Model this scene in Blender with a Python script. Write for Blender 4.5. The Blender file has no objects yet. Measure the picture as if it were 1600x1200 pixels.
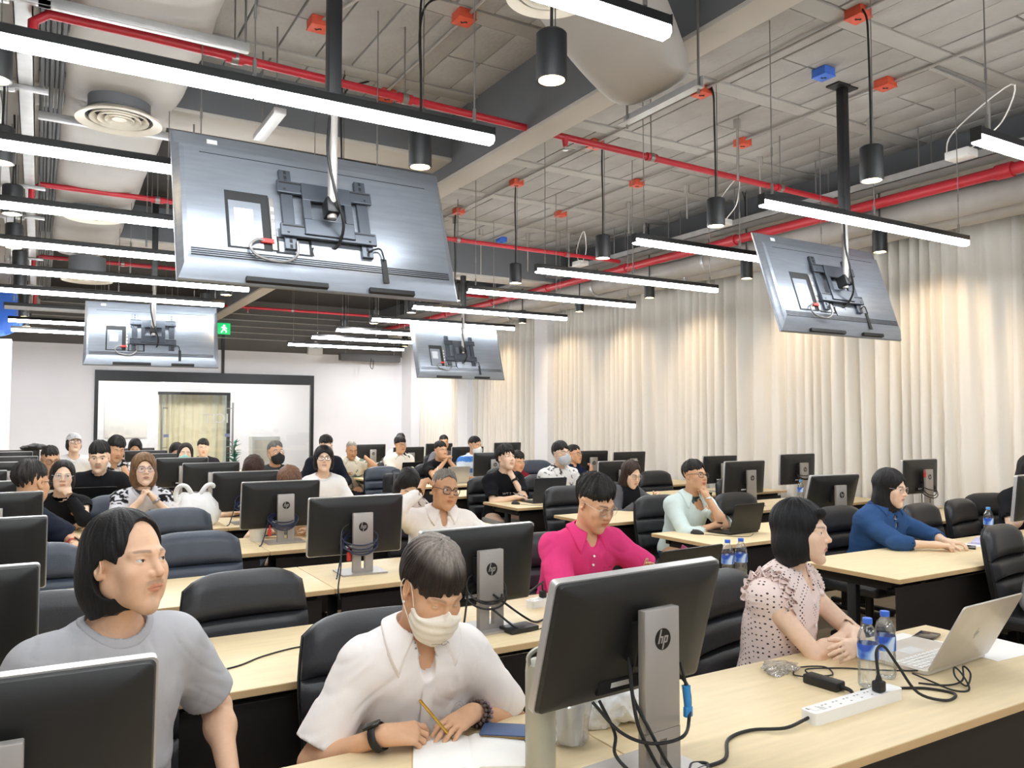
import bpy, bmesh, math, random
import numpy as np
from mathutils import Vector, Matrix, Euler
sc = bpy.context.scene
COL = sc.collection
PI = math.pi
R = math.radians
# ---------------------------------------------------------------- camera, world, exposure
cam = bpy.data.objects.new('camera', bpy.data.cameras.new('camera'))
COL.objects.link(cam)
cam.location = (0, 0, 1.62)
cam.rotation_euler = (R(92.5), 0, R(-30.7))
cam.data.sensor_width = 36
cam.data.lens = 1245 / 1600 * 36
cam.data.clip_start = 0.05
sc.camera = cam
w = bpy.data.worlds.new('world')
sc.world = w
w.use_nodes = True
w.node_tree.nodes['Background'].inputs[0].default_value = (0.62, 0.75, 1, 1)
w.node_tree.nodes['Background'].inputs[1].default_value = 1.0
sc.view_settings.view_transform = 'Standard'
sc.view_settings.look = 'None'
sc.view_settings.gamma = 1
sc.view_settings.use_curve_mapping = False
sc.view_settings.exposure = EXPOSURE = 0.85
LED_POWER = 25.0
SPOT_POWER = 26.0
sc.cycles.max_bounces = 7
sc.cycles.diffuse_bounces = 4
sc.cycles.glossy_bounces = 3
sc.cycles.transparent_max_bounces = 12
sc.cycles.use_denoising = True
sc.cycles.sample_clamp_indirect = 6
sc.cycles.caustics_reflective = False
sc.cycles.caustics_refractive = False

# ---------------------------------------------------------------- helpers
def lin(h):
    c = [int(h[i:i + 2], 16) / 255 for i in (0, 2, 4)]
    return tuple(x / 12.92 if x <= .04045 else ((x + .055) / 1.055) ** 2.4 for x in c)

MATS = {}
def mat(name, col, rough=.5, metal=0., bump=0., bs=40., var=.06, vs=8., spec=.5, emit=0., alpha=1., stretch=(1, 1, 1), trans=0., coat=0., attr=None, sss=0.):
    """procedural principled material: noise varies the colour and roughness, noise bump gives relief"""
    if name in MATS: return MATS[name]
    m = bpy.data.materials.new(name); m.use_nodes = True
    nt = m.node_tree; N = nt.nodes; L = nt.links
    b = N['Principled BSDF']
    c = lin(col) if isinstance(col, str) else col
    b.inputs['Roughness'].default_value = rough
    b.inputs['Metallic'].default_value = metal
    b.inputs['Specular IOR Level'].default_value = spec
    b.inputs['Coat Weight'].default_value = coat
    b.inputs['Transmission Weight'].default_value = trans
    if sss:
        b.inputs['Subsurface Weight'].default_value = sss
        b.inputs['Subsurface Radius'].default_value = (1, .35, .18)
        b.inputs['Subsurface Scale'].default_value = .006
    tc = N.new('ShaderNodeTexCoord'); mp = N.new('ShaderNodeMapping')
    mp.inputs['Scale'].default_value = stretch
    L.new(tc.outputs['Object'], mp.inputs[0])
    nz = N.new('ShaderNodeTexNoise'); nz.inputs['Scale'].default_value = vs; nz.inputs['Detail'].default_value = 4
    L.new(mp.outputs[0], nz.inputs['Vector'])
    hs = N.new('ShaderNodeHueSaturation')
    mr = N.new('ShaderNodeMapRange'); mr.inputs['From Min'].default_value = .3; mr.inputs['From Max'].default_value = .7
    mr.inputs['To Min'].default_value = 1 - var; mr.inputs['To Max'].default_value = 1 + var
    L.new(nz.outputs['Fac'], mr.inputs['Value']); L.new(mr.outputs[0], hs.inputs['Value'])
    if attr:
        a = N.new('ShaderNodeVertexColor'); a.layer_name = attr; L.new(a.outputs['Color'], hs.inputs['Color'])
    else:
        hs.inputs['Color'].default_value = (*c, 1)
    L.new(hs.outputs['Color'], b.inputs['Base Color'])
    if bump:
        n2 = N.new('ShaderNodeTexNoise'); n2.inputs['Scale'].default_value = bs; n2.inputs['Detail'].default_value = 5
        L.new(mp.outputs[0], n2.inputs['Vector'])
        bp = N.new('ShaderNodeBump'); bp.inputs['Strength'].default_value = bump; bp.inputs['Distance'].default_value = .01
        L.new(n2.outputs['Fac'], bp.inputs['Height']); L.new(bp.outputs[0], b.inputs['Normal'])
    if emit:
        b.inputs['Emission Color'].default_value = (*c, 1); b.inputs['Emission Strength'].default_value = emit
    if alpha < 1: b.inputs['Alpha'].default_value = alpha
    MATS[name] = m
    return m

def glassmat(name, tint, gloss=.08, rough=.02, opac=0., ocol=(1, 1, 1)):
    """thin clear sheet: transparent tint + fresnel reflection (+ a little film of opaque colour)"""
    if name in MATS: return MATS[name]
    m = bpy.data.materials.new(name); m.use_nodes = True
    N = m.node_tree.nodes; L = m.node_tree.links
    N.remove(N['Principled BSDF']); out = N['Material Output']
    t = N.new('ShaderNodeBsdfTransparent'); t.inputs[0].default_value = (*tint, 1)
    g = N.new('ShaderNodeBsdfGlossy'); g.inputs['Roughness'].default_value = rough
    d = N.new('ShaderNodeBsdfDiffuse'); d.inputs[0].default_value = (*ocol, 1)
    nz = N.new('ShaderNodeTexNoise'); nz.inputs['Scale'].default_value = 14
    tc = N.new('ShaderNodeTexCoord'); L.new(tc.outputs['Object'], nz.inputs['Vector'])
    mu = N.new('ShaderNodeMath'); mu.operation = 'MULTIPLY'; mu.inputs[1].default_value = 2 * opac; L.new(nz.outputs['Fac'], mu.inputs[0])
    m1 = N.new('ShaderNodeMixShader'); L.new(mu.outputs[0], m1.inputs[0]); L.new(t.outputs[0], m1.inputs[1]); L.new(d.outputs[0], m1.inputs[2])
    lw = N.new('ShaderNodeLayerWeight'); lw.inputs[0].default_value = .25
    ma = N.new('ShaderNodeMath'); ma.operation = 'MULTIPLY_ADD'; ma.inputs[1].default_value = .6; ma.inputs[2].default_value = gloss * .5; ma.use_clamp = True
    L.new(lw.outputs['Fresnel'], ma.inputs[0])
    m2 = N.new('ShaderNodeMixShader'); L.new(ma.outputs[0], m2.inputs[0]); L.new(m1.outputs[0], m2.inputs[1]); L.new(g.outputs[0], m2.inputs[2])
    L.new(m2.outputs[0], out.inputs[0])
    MATS[name] = m
    return m

def mesh_from(bm, name, m, smooth=True, angle=40):
    me = bpy.data.meshes.new(name)
    bm.normal_update(); bm.to_mesh(me); bm.free()
    if m is not None: me.materials.append(m)
    if smooth:
        me.shade_smooth(); me.set_sharp_from_angle(angle=R(angle))
    return me
def link(name, me, parent=None):
    o = bpy.data.objects.new(name, me); COL.objects.link(o)
    if parent is not None: o.parent = parent
    return o
def obj(name, bm, m, parent=None, smooth=True, angle=40):
    return link(name, mesh_from(bm, name, m, smooth, angle), parent)
def tag(o, label=None, cat=None, group=None, kind=None):
    if label: o['label'] = label
    if cat: o['category'] = cat
    if group: o['group'] = group
    if kind: o['kind'] = kind
    return o
def thing(name, label, cat, loc=(0, 0, 0), rotz=0., group=None):
    o = bpy.data.objects.new(name, None); COL.objects.link(o)
    o.location = loc; o.rotation_euler = (0, 0, rotz); o.empty_display_size = .1
    return tag(o, label, cat, group)
def struct(name, bm, m, smooth=False, parent=None):
    o = obj(name, bm, m, parent, smooth)
    if parent is None: o['kind'] = 'structure'
    return o
def dup(root, loc, rotz=None, label=None, group=None):
    r = root.copy(); COL.objects.link(r); r.location = loc
    if rotz is not None: r.rotation_euler = (0, 0, rotz)
    if label: r['label'] = label
    if group: r['group'] = group
    for ch in list(root.children):
        c = ch.copy(); COL.objects.link(c); c.parent = r
        for g in ch.children:
            d = g.copy(); COL.objects.link(d); d.parent = c
    return r
BM = bmesh.new
def box(bm, c, s, bev=0., M=None, seg=2):
    r = bmesh.ops.create_cube(bm, size=1)
    vs = r['verts']
    for v in vs: v.co = Vector((v.co.x * s[0], v.co.y * s[1], v.co.z * s[2])) + Vector(c)
    if bev:
        es = list({e for v in vs for e in v.link_edges})
        rr = bmesh.ops.bevel(bm, geom=es, offset=bev, segments=seg, profile=.5, affect='EDGES')
        vs = list({v for f in rr['faces'] for v in f.verts} | {v for v in vs if v.is_valid})
    if M is not None:
        for v in vs: v.co = M @ v.co
    return vs
def b2(bm, x0, x1, y0, y1, z0, z1, bev=0., M=None):
    return box(bm, ((x0 + x1) / 2, (y0 + y1) / 2, (z0 + z1) / 2), (x1 - x0, y1 - y0, z1 - z0), bev, M)
def ring(bm, c, u, v, r, n, ru=None):
    return [bm.verts.new(c + u * (math.cos(2 * PI * i / n) * (ru or r)) + v * (math.sin(2 * PI * i / n) * r)) for i in range(n)]
def bridge(bm, a, b):
    n = len(a)
    for i in range(n): bm.faces.new((a[i], a[(i + 1) % n], b[(i + 1) % n], b[i]))
def frame_of(t):
    t = t.normalized(); a = Vector((0, 0, 1)) if abs(t.z) < .9 else Vector((1, 0, 0))
    u = t.cross(a).normalized(); return u, t.cross(u).normalized()
def cyl(bm, p0, p1, r0, r1=None, n=12, cap=True):
    p0 = Vector(p0); p1 = Vector(p1); r1 = r0 if r1 is None else r1
    u, v = frame_of(p1 - p0)
    a = ring(bm, p0, u, v, r0, n); b = ring(bm, p1, u, v, r1, n)
    bridge(bm, b, a)
    if cap: bm.faces.new(a); bm.faces.new(b[::-1])
def smooth_path(pts, k=6):
    """Catmull-Rom through pts"""
    P = [Vector(p) for p in pts]
    if len(P) < 3: return P
    P = [P[0] * 2 - P[1]] + P + [P[-1] * 2 - P[-2]]
    out = []
    for i in range(1, len(P) - 2):
        a, b, c, d = P[i - 1:i + 3]
        for j in range(k):
            t = j / k
            out.append(.5 * ((2 * b) + (c - a) * t + (2 * a - 5 * b + 4 * c - d) * t * t + (3 * b - a - 3 * c + d) * t ** 3))
    out.append(P[-2])
    return out
def tube(bm, pts, r, n=8, k=6, cap=True, flat=None):
    P = smooth_path(pts, k) if k else [Vector(p) for p in pts]
    u = None; prev = None; rr = r if callable(r) else (lambda t: r)
    for i, p in enumerate(P):
        t = (P[min(i + 1, len(P) - 1)] - P[max(i - 1, 0)])
        if t.length < 1e-9: t = Vector((0, 0, 1))
        t.normalize()
        if u is None: u, v = frame_of(t)
        else:
            u = (u - t * u.dot(t))
            u = u.normalized() if u.length > 1e-6 else frame_of(t)[0]
            v = t.cross(u)
        q = ring(bm, p, u, v, rr(i / max(1, len(P) - 1)), n)
        if prev: bridge(bm, prev, q)
        elif cap: bm.faces.new(q[::-1])
        prev = q
    if cap: bm.faces.new(prev)
def lathe(bm, prof, n=24, c=(0, 0, 0), cap=True):
    """prof: list of (radius, z)"""
    prev = None; c = Vector(c); X = Vector((1, 0, 0)); Y = Vector((0, 1, 0))
    for i, (r, z) in enumerate(prof):
        q = ring(bm, c + Vector((0, 0, z)), X, Y, max(r, 1e-4), n)
        if prev: bridge(bm, prev, q)
        elif cap: bm.faces.new(q[::-1])
        prev = q
    if cap: bm.faces.new(prev)
def prism(bm, poly, y0, y1, axes=(0, 2, 1), M=None):
    """extrude a 2-D polygon (list of (a,b)) between y0 and y1; axes say which coordinates a, b, depth are"""
    def pt(a, b, d):
        p = [0, 0, 0]; p[axes[0]] = a; p[axes[1]] = b; p[axes[2]] = d
        p = Vector(p); return M @ p if M is not None else p
    A = [bm.verts.new(pt(a, b, y0)) for a, b in poly]; B = [bm.verts.new(pt(a, b, y1)) for a, b in poly]
    bridge(bm, A, B)
    bm.faces.new(A[::-1]); bm.faces.new(B)
    bmesh.ops.recalc_face_normals(bm, faces=bm.faces[:])
def rrect(w, h, r, n=4, cx=0, cy=0):
    P = []
    for (sx, sy, a0) in ((1, 1, 0), (-1, 1, 90), (-1, -1, 180), (1, -1, 270)):
        for i in range(n + 1):
            a = R(a0 + 90 * i / n)
            P.append((cx + sx * (w / 2 - r) + r * math.cos(a), cy + sy * (h / 2 - r) + r * math.sin(a)))
    return P
rnd = random.Random(7)
# ---------------------------------------------------------------- materials
M = {}
M['plank'] = mat('painted_concrete_plank', 'a3a09c', .85, bump=.5, bs=30, var=.10, vs=3)
M['rib'] = mat('painted_concrete_rib', 'a9a6a1', .85, bump=.3, bs=20, var=.06, vs=3)
M['joint'] = mat('dark_joint', '403e3c', .9)
M['beam'] = mat('grey_beam_paint', '66686b', .8, bump=.2, bs=15, var=.05, vs=2)
M['beam_under'] = mat('pale_beam_soffit', 'b9b4ad', .85, bump=.2, bs=15, var=.04, vs=2)
M['duct'] = mat('grey_duct_wrap', 'a9a49e', .6, bump=.5, bs=5, var=.05, vs=3)
M['pipe_grey'] = mat('grey_pipe_wrap', 'a39e98', .55, bump=.3, bs=8, var=.08, vs=4)
M['galv'] = mat('galvanised_steel', 'b9b9b8', .42, .6, var=.08, vs=10)
M['wire'] = mat('steel_wire', '8f8d8a', .4, .7)
M['red'] = mat('red_pipe_paint', 'b3222f', .42, var=.08, vs=6)
M['orange'] = mat('orange_box_paint', 'd4553a', .5, var=.1, vs=20)
M['blue_box'] = mat('blue_cover', '3f6fd0', .5)
M['black_metal'] = mat('black_metal', '17181a', .45, var=.08)
M['black_plastic'] = mat('black_plastic', '161616', .5, bump=.06, bs=600, var=.08)
M['cord'] = mat('black_cord', '151515', .55)
M['white_paint'] = mat('white_wall_paint', 'f2f3f8', .75, bump=.05, bs=60, var=.015, vs=2)
M['dark_wall'] = mat('dark_grey_wall', '6a6763', .85, bump=.1, bs=20, var=.06, vs=2)
M['white_trim'] = mat('off_white_enamel', 'e9e2d3', .5, var=.03)
M['floor'] = mat('wood_look_floor', 'b09b7c', .5, bump=.1, bs=20, var=.12, vs=5, stretch=(1, 6, 1))
M['curtain'] = mat('oatmeal_curtain_cloth', 'e9e6e0', .9, bump=.15, bs=400, var=.03, vs=3, stretch=(1, 1, .2), spec=.15)
M['curtain_hall'] = mat('cream_hall_curtain', 'e6dfc0', .9, bump=.1, bs=300, var=.03, spec=.15)
M['wood'] = mat('birch_laminate', 'e6d1a8', .45, bump=.02, bs=80, var=.05, vs=5, stretch=(1, 9, 9), spec=.4)
M['wood_edge'] = mat('birch_edge_band', 'd3b283', .5, var=.06, vs=10)
M['desk_black'] = mat('black_desk_steel', '0f0f10', .55, var=.1)
M['desk_panel'] = mat('dark_brown_modesty_panel', '1b1512', .6, var=.1, vs=6)
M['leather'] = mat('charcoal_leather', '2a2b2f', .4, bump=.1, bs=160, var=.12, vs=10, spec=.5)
M['leather_sheen_tint'] = mat('sheen_tinted_leather', '424a58', .4, bump=.1, bs=160, var=.1, vs=10, spec=.5)  # same charcoal leather, bluish LED reflection painted into the base colour
M['seam'] = mat('dark_seam', '08080a', .8)
M['silver'] = mat('silver_plastic', 'a8a39e', .38, .35, var=.03)
M['silver_rim'] = mat('silver_monitor_rim', 'c3c2c2', .3, .5, var=.03)
M['mon_back'] = mat('monitor_back_plastic', '1d1d1d', .42, bump=.08, bs=900, var=.05)
M['screen'] = mat('dark_screen_glass', '050507', .12)
M['logo_black'] = mat('logo_black', '0b0b0b', .35)
M['chrome'] = mat('brushed_steel', 'b0b0b2', .28, .9)
M['tv_back'] = mat('tv_back_plastic', '8f959e', .32, .6, bump=.04, bs=300, var=.08, vs=5, stretch=(1, 1, 8), spec=.6)
M['tv_dark'] = mat('tv_recess', '0c0d10', .6)
M['label_white'] = mat('white_label', 'dcdcdc', .6)
M['paper'] = mat('white_paper', 'f3f1ec', .8, var=.02)
M['white_plastic'] = mat('white_plastic', 'efeeeb', .35, var=.02)
M['led'] = mat('led_diffuser', (.93, .97, 1.0), .5, emit=LED_POWER, var=.0)
M['led_off'] = mat('led_diffuser_unlit', 'c9c9c9', .5)
M['lamp_glow'] = mat('warm_lamp_lens', (1, .74, .42), .5, emit=SPOT_POWER, var=.0)
M['lamp_inner'] = mat('lamp_reflector', 'e7d9b8', .3, .5)
# ================================================================ ROOM SHELL
XL, XR, YF, YB, ZS = -3.0, 8.0, -4.0, 18.5, 4.27
bm = BM(); b2(bm, XL - .2, XR + .6, YF - .2, 24, -.1, 0); flo = struct('floor', bm, M['floor'])
# floor boards near the aisles: joints recessed between proud boards, as parts
bb = BM(); b2(bb, 0, .19, 0, 1.15, 0, .004, .0015); board = mesh_from(bb, 'floor_board', M['floor'])
for i in range(9):
    for j in range(24):
        x = 2.9 + i * .193; y = 2.0 + j * 1.154 - (.58 if i % 2 else 0)
        if y + 1.15 < YB:
            o = link('floor_board', board, flo); o.location = (x, y, 0)
bm = BM(); b2(bm, XL - .2, XR + .6, YF - .2, 24, ZS + .03, ZS + .2); ceil = struct('ceiling', bm, M['joint'])
# precast planks and ribs: alike pieces share mesh data
pk = BM(); b2(pk, .005, .267, .006, 1.034, -.028, .03, .006); plank = mesh_from(pk, 'ceiling_plank', M['plank'])
pk = BM(); b2(pk, .005, .267, .006, .51, -.028, .03, .006); plank_h = mesh_from(pk, 'ceiling_plank_half', M['plank'])
rb = BM(); b2(rb, 0, 4.1, 0, .15, -.036, .03, .006); rib = mesh_from(rb, 'ceiling_rib', M['rib'])
def bay(x0, nx, y0, ny):
    for j in range(ny):
        y = y0 + j * 1.2
        for i in range(nx):
            if (i * 2 + j) % 5 in (1, 3):
                for h in (0, 1):
                    o = link('ceiling_plank', plank_h, ceil); o.location = (x0 + i * .272, y + .155 + h * .52, ZS + rnd.uniform(-.006, .004))
            else:
                o = link('ceiling_plank', plank, ceil); o.location = (x0 + i * .272, y + .155, ZS + rnd.uniform(-.006, .004))
        o = link('ceiling_rib', rib, ceil); o.location = (x0, y, ZS); o.scale = (nx * .272 / 4.1, 1, 1)
bay(3.24, 15, 2.02, 7)
bay(.58, 9, 2.02, 4)
# beams
def beam(name, x0, x1, y0, y1, z0, under=True, cap=.03):
    bm = BM(); b2(bm, x0, x1, y0, y1, z0 + cap, ZS + .05)
    o = struct(name, bm, M['beam'])
    if under:
        bm = BM(); b2(bm, x0, x1, y0, y1, z0, z0 + cap, .004); obj('soffit', bm, M['beam_under'], o)
    return o
beam('trim_1', 3.02, 3.23, YF, YB, 3.70)
beam('trim_2', 7.22, XR + .4, YF, YB, 3.94)
beam('trim_3', 3.23, 7.22, 10.3, 10.7, 3.72)
beam('trim_4', -.4, 3.02, 6.1, 6.5, 3.84)
beam('trim_5', XL, -.02, YF, YB, 3.86)
beam('trim_6', -.02, 3.02, 10.9, 11.3, 3.84)
# back wall: white below, dark concrete above, glass partition in the opening
DX0, DX1, DZ = .98, 5.55, 2.63
bm = BM()
b2(bm, XL, DX0, YB, YB + .15, 0, 3.15); b2(bm, DX1, XR + .4, YB, YB + .15, 0, 3.15); b2(bm, DX0, DX1, YB, YB + .15, DZ, 3.15)
wb = struct('wall_back', bm, M['white_paint'])
bm = BM(); b2(bm, XL, XR + .4, YB + .02, YB + .17, 3.15, ZS + .05); obj('upper_wall', bm, M['dark_wall'], wb)
bm = BM()
for i in range(5): tube(bm, [(XL, YB - .03, 3.42 + .14 * i), (XR, YB - .03, 3.42 + .14 * i)], .012, 6, 0)
obj('wall_conduit', bm, M['galv'], wb)
bm = BM(); b2(bm, XL - .15, XL, YF, YB, 0, ZS); struct('wall_left', bm, M['white_paint'])
bm = BM(); b2(bm, XL, XR + .6, YF - .15, YF, 0, ZS); struct('wall_front', bm, M['white_paint'])
# right wall with tall windows behind the curtains
bm = BM()
b2(bm, 8.35, 8.5, YF, YB, 0, .35); b2(bm, 8.35, 8.5, YF, YB, 3.8, ZS)
for (a, b) in ((YF, -3), (2.5, 3.5), (8, 8.6), (11.7, 12.5), (14.8, 15.6), (17.8, YB)): b2(bm, 8.35, 8.5, a, b, .35, 3.8)
struct('wall_right', bm, M['white_paint'])
WINGLASS = glassmat('window_glass', (.95, .97, 1))
for n, (a, b) in enumerate(((-3, 2.5), (3.5, 8), (8.6, 11.7), (12.5, 14.8), (15.6, 17.8))):
    bm = BM()
    b2(bm, 8.38, 8.46, a, a + .06, .35, 3.8); b2(bm, 8.38, 8.46, b - .06, b, .35, 3.8)
    b2(bm, 8.38, 8.46, a, b, .35, .41); b2(bm, 8.38, 8.46, a, b, 3.74, 3.8)
    nmul = 3
    for k in range(1, nmul): b2(bm, 8.39, 8.45, a + (b - a) * k / nmul - .025, a + (b - a) * k / nmul + .025, .41, 3.74)
    wo = struct('window_%d' % (n + 1), bm, M['galv'])
    for k in range(nmul):
        g = BM(); b2(g, 8.415, 8.425, a + (b - a) * k / nmul + .03, a + (b - a) * (k + 1) / nmul - .03, .42, 3.73); obj('pane', g, WINGLASS, wo, False)
# pilasters between the curtains
for n, (a, b) in enumerate(((11.87, 12.3), (14.95, 15.4), (17.9, 18.5))):
    bm = BM(); b2(bm, 7.78, 8.36, a, b, 0, 3.94, .004); struct('trim_%d' % (7 + n), bm, M['white_paint'])
bm = BM(); b2(bm, XL, -.4, 15.1, 15.35, 0, 2.9, .003); struct('wall_partition', bm, M['white_paint'])
bm = BM(); b2(bm, XL + .001, XL + .02, YF, YB, 0, .1); struct('baseboard_left', bm, M['black_metal'])
bm = BM(); b2(bm, XL, DX0, YB - .015, YB, 0, .1); b2(bm, DX1, 7.7, YB - .015, YB, 0, .1); struct('baseboard_back', bm, M['black_metal'])
# blue round sign above the partition
bm = BM(); cyl(bm, (-.62, 15.05, 3.35), (-.62, 15.1, 3.35), .42, n=40)
o = obj('round_sign', bm, mat('blue_sign', '3c78d8', .4)); tag(o, 'blue round sign above the white partition at the left edge', 'sign')
bm = BM(); cyl(bm, (-.62, 15.04, 3.35), (-.62, 15.051, 3.35), .33, n=40); obj('sign_face', bm, mat('blue_sign_face', '2f66c8', .3), o)
bm = BM(); cyl(bm, (-.62, 15.13, 2.9), (-.62, 15.13, 3.0), .03); obj('sign_post', bm, M['galv'], o)
# glass partition and doors
bm = BM()
b2(bm, DX0, DX1, YB - .05, YB + .08, DZ - .22, DZ, .004); b2(bm, DX0, DX0 + .07, YB - .05, YB + .08, 0, DZ - .22, .004); b2(bm, DX1 - .07, DX1, YB - .05, YB + .08, 0, DZ - .22, .004)
dr = struct('door_1', bm, mat('black_door_frame', '14161c', .4))
DGL = glassmat('door_glass', (.97, .985, .99), .08)
for (a, b) in ((1.06, 2.42), (2.43, 3.63), (3.64, 5.47)):
    bm = BM(); b2(bm, a, b, YB + .0, YB + .012, .01, DZ - .22); obj('glass_pane', bm, DGL, dr, False)
for x, s in ((2.26, 1), (3.72, -1)):
    bm = BM(); cyl(bm, (x, YB - .07, .85), (x, YB - .07, 1.98), .02)
    for z in (1.0, 1.85): cyl(bm, (x, YB - .07, z), (x, YB, z), .012); cyl(bm, (x, YB - .07, z), (x + .12 * s, YB - .02, z), .01)
    obj('pull_handle', bm, M['chrome'], dr)
    bm = BM(); b2(bm, x + .1 * s - .05, x + .1 * s + .05, YB - .004, YB + .0, 1.22, 1.29); obj('door_sticker', bm, mat('blue_grey_sticker', '8f97bd', .5), dr)
def text_mesh(body, size, extrude=.0008, shear=0., bold=0.):
    cu = bpy.data.curves.new('text', 'FONT'); cu.body = body; cu.size = size; cu.extrude = extrude; cu.align_x = 'CENTER'; cu.align_y = 'CENTER'; cu.shear = shear; cu.offset = bold
    cu.resolution_u = 3
    to = bpy.data.objects.new('text', cu); COL.objects.link(to)
    dg = bpy.context.evaluated_depsgraph_get(); dg.update()
    me = bpy.data.meshes.new_from_object(to.evaluated_get(dg)); bpy.data.objects.remove(to); return me
me = text_mesh('ICIT', .3, .002); me.materials.append(M['paper'])
o = link('door_lettering', me, dr); o.rotation_euler = (PI / 2, 0, 0); o.scale = (-1, 1, 1); o.location = (3.38, YB - .004, 1.62)
# hall beyond the glass
bm = BM()
b2(bm, -1, 2.62, 22, 22.15, 0, 3.0); b2(bm, 4.34, 7.6, 22, 22.15, 0, 3.0); b2(bm, 2.62, 4.34, 22, 22.15, 2.3, 3.0)
wh = struct('wall_hall', bm, M['white_paint'])
for nm_, c_ in (('ceiling_hall', (-1, 7.6, 18.65, 22, 3.0, 3.1)), ('wall_hall_left', (-1.15, -1, 18.65, 22.1, 0, 3.0)), ('wall_hall_right', (7.6, 7.75, 18.65, 22.1, 0, 3.0)), ('wall_hall_far', (2.4, 4.6, 23.2, 23.3, 0, 3))):
    bm = BM(); b2(bm, *c_); struct(nm_, bm, M['white_paint'])
HLED = mat('hall_lamp_glow', (1, .98, .93), .5, emit=9, var=0)
bm = BM(); b2(bm, 2.6, 4.36, 21.95, 22.0, 2.24, 2.31); b2(bm, 4.28, 4.36, 21.95, 22.0, 0, 2.24); obj('opening_frame', bm, M['black_metal'], wh)
bm = BM(); b2(bm, 1.4, 2.35, 21.965, 21.995, 1.15, 2.15, .003); o = obj('whiteboard', bm, M['white_plastic']); tag(o, 'small whiteboard on the hall wall seen through the left glass pane', 'whiteboard')
bm = BM(); b2(bm, 3.6, 6.0, 20.2, 20.6, 2.9, 2.99); o = obj('hall_lamp', bm, HLED); tag(o, 'white ceiling lamp in the hall behind the glass doors', 'lamp')
bm = BM(); b2(bm, .4, 2.8, 20.2, 20.6, 2.9, 2.99); o = obj('hall_lamp', bm, HLED); tag(o, 'white ceiling lamp in the hall left of the glass doors', 'lamp')
bm = BM(); b2(bm, 4.35, 5.0, 19.3, 19.7, 0, 1.2, .01); o = obj('hall_cabinet', bm, M['white_plastic']); tag(o, 'low white cabinet standing in the hall behind the glass', 'cabinet')
bm = BM(); b2(bm, 4.4, 4.95, 19.29, 19.3, .1, .55); b2(bm, 4.4, 4.95, 19.29, 19.3, .6, 1.12); obj('cabinet_door', bm, M['white_trim'], o)
# curtains: deep ripple folds, each curtain one thing with its rail
def curtain(y0, y1, x, z0, z1, label, m, axis=1, fold=.19, amp=.095, seed=1):
    rr = random.Random(seed); L = y1 - y0; n = int(L / .012); nz = 9
    ph = [0.]; 
    for i in range(n): ph.append(ph[-1] + 2 * PI * .012 / (fold * (1 + .35 * math.sin(i * .05 + seed) + .25 * math.sin(i * .021 + seed * 2))))
    bm = BM(); rows = []
    for k in range(nz + 1):
        t = k / nz; z = z1 + (z0 - z1) * t; row = []
        for i in range(n + 1):
            a = amp * (.75 + .25 * math.sin(i * .037 + seed * 3)) * (.75 + .3 * t)
            p = ph[i] + .25 * math.sin(t * 4 + i * .03)
            s = math.sin(p); s = math.copysign(abs(s) ** .75, s)
            d = a * s + .012 * math.sin(2.3 * p + 5 * t); l = y0 + L * i / n + .018 * math.cos(p) * t
            row.append(bm.verts.new((x + d, l, z) if axis else (l, x + d, z)))
        rows.append(row)
    for k in range(nz):
        for i in range(n): bm.faces.new((rows[k][i], rows[k][i + 1], rows[k + 1][i + 1], rows[k + 1][i]))
    o = obj('curtain', bm, m, None, True, 180); tag(o, label, 'curtain')
    sm = o.modifiers.new('thickness', 'SOLIDIFY'); sm.thickness = .003
    return o
CG = 'floor length curtains along the right wall'
CUR = [curtain(4.06, 8.14, 7.98, .04, 3.75, 'long oatmeal curtain behind the hanging screen at right, by the right wall', M['curtain'], seed=1),
 curtain(-3.9, 4.12, 8.02, .04, 3.75, 'nearest oatmeal curtain at the right edge, past the dark gap', M['curtain'], seed=2),
 curtain(8.1, 11.87, 8.0, .04, 3.75, 'oatmeal curtain just right of the first white column', M['curtain'], seed=3),
 curtain(12.32, 14.93, 7.98, .04, 3.75, 'oatmeal curtain between the two white columns', M['curtain'], seed=4),
 curtain(15.42, 17.88, 7.98, .04, 3.75, 'farthest oatmeal curtain in the corner beside the back wall', M['curtain'], seed=5)]
for c in CUR:
    ys = [v.co.y for v in c.data.vertices]; bm = BM(); b2(bm, 7.96, 8.0, min(ys), max(ys), 3.75, 3.79); obj('curtain_rail', bm, M['white_trim'], c)
    c['group'] = CG
o = curtain(2.55, 4.4, 22.5, .03, 2.45, 'cream curtain in the hall seen through the glass doors', M['curtain_hall'], axis=0, fold=.2, amp=.06, seed=9)
# ================================================================ CEILING SERVICES
# linear lights
def make_led(label, lit=True, xs=(0, 1.16, 2.32)):
    t = thing('linear_light', label, 'light')
    L = xs[-1]
    bm = BM(); prism(bm, [(-.028, .0), (-.028, .036), (-.02, .042), (.02, .042), (.028, .036), (.028, .0)], 0, L, (1, 2, 0)); obj('housing', bm, M['black_metal'], t, True, 25)
    for a, b in zip(xs, xs[1:]):
        bm = BM(); prism(bm, [(-.0275, .001), (-.0275, -.034), (-.019, -.042), (.019, -.042), (.0275, -.034), (.0275, .001)], a + .006, b - .004, (1, 2, 0))
        obj('diffuser', bm, M['led'] if lit else M['led_off'], t, True, 30)
    for x in (.1, L / 2, L - .1):
        bm = BM(); cyl(bm, (x, 0, .055), (x, 0, 1.24), .0035, n=6); cyl(bm, (x, 0, .055), (x, 0, .12), .009, n=8); cyl(bm, (x, 0, .3), (x, 0, .36), .007, n=8); obj('hanger', bm, M['wire'], t)
    for x in (-.004, L + .001):
        bm = BM(); b2(bm, x, x + .004, -.028, .028, -.03, .041); obj('end_cap', bm, M['black_metal'], t)
    return t
ZL = 3.03
led0 = make_led('first')
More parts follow.
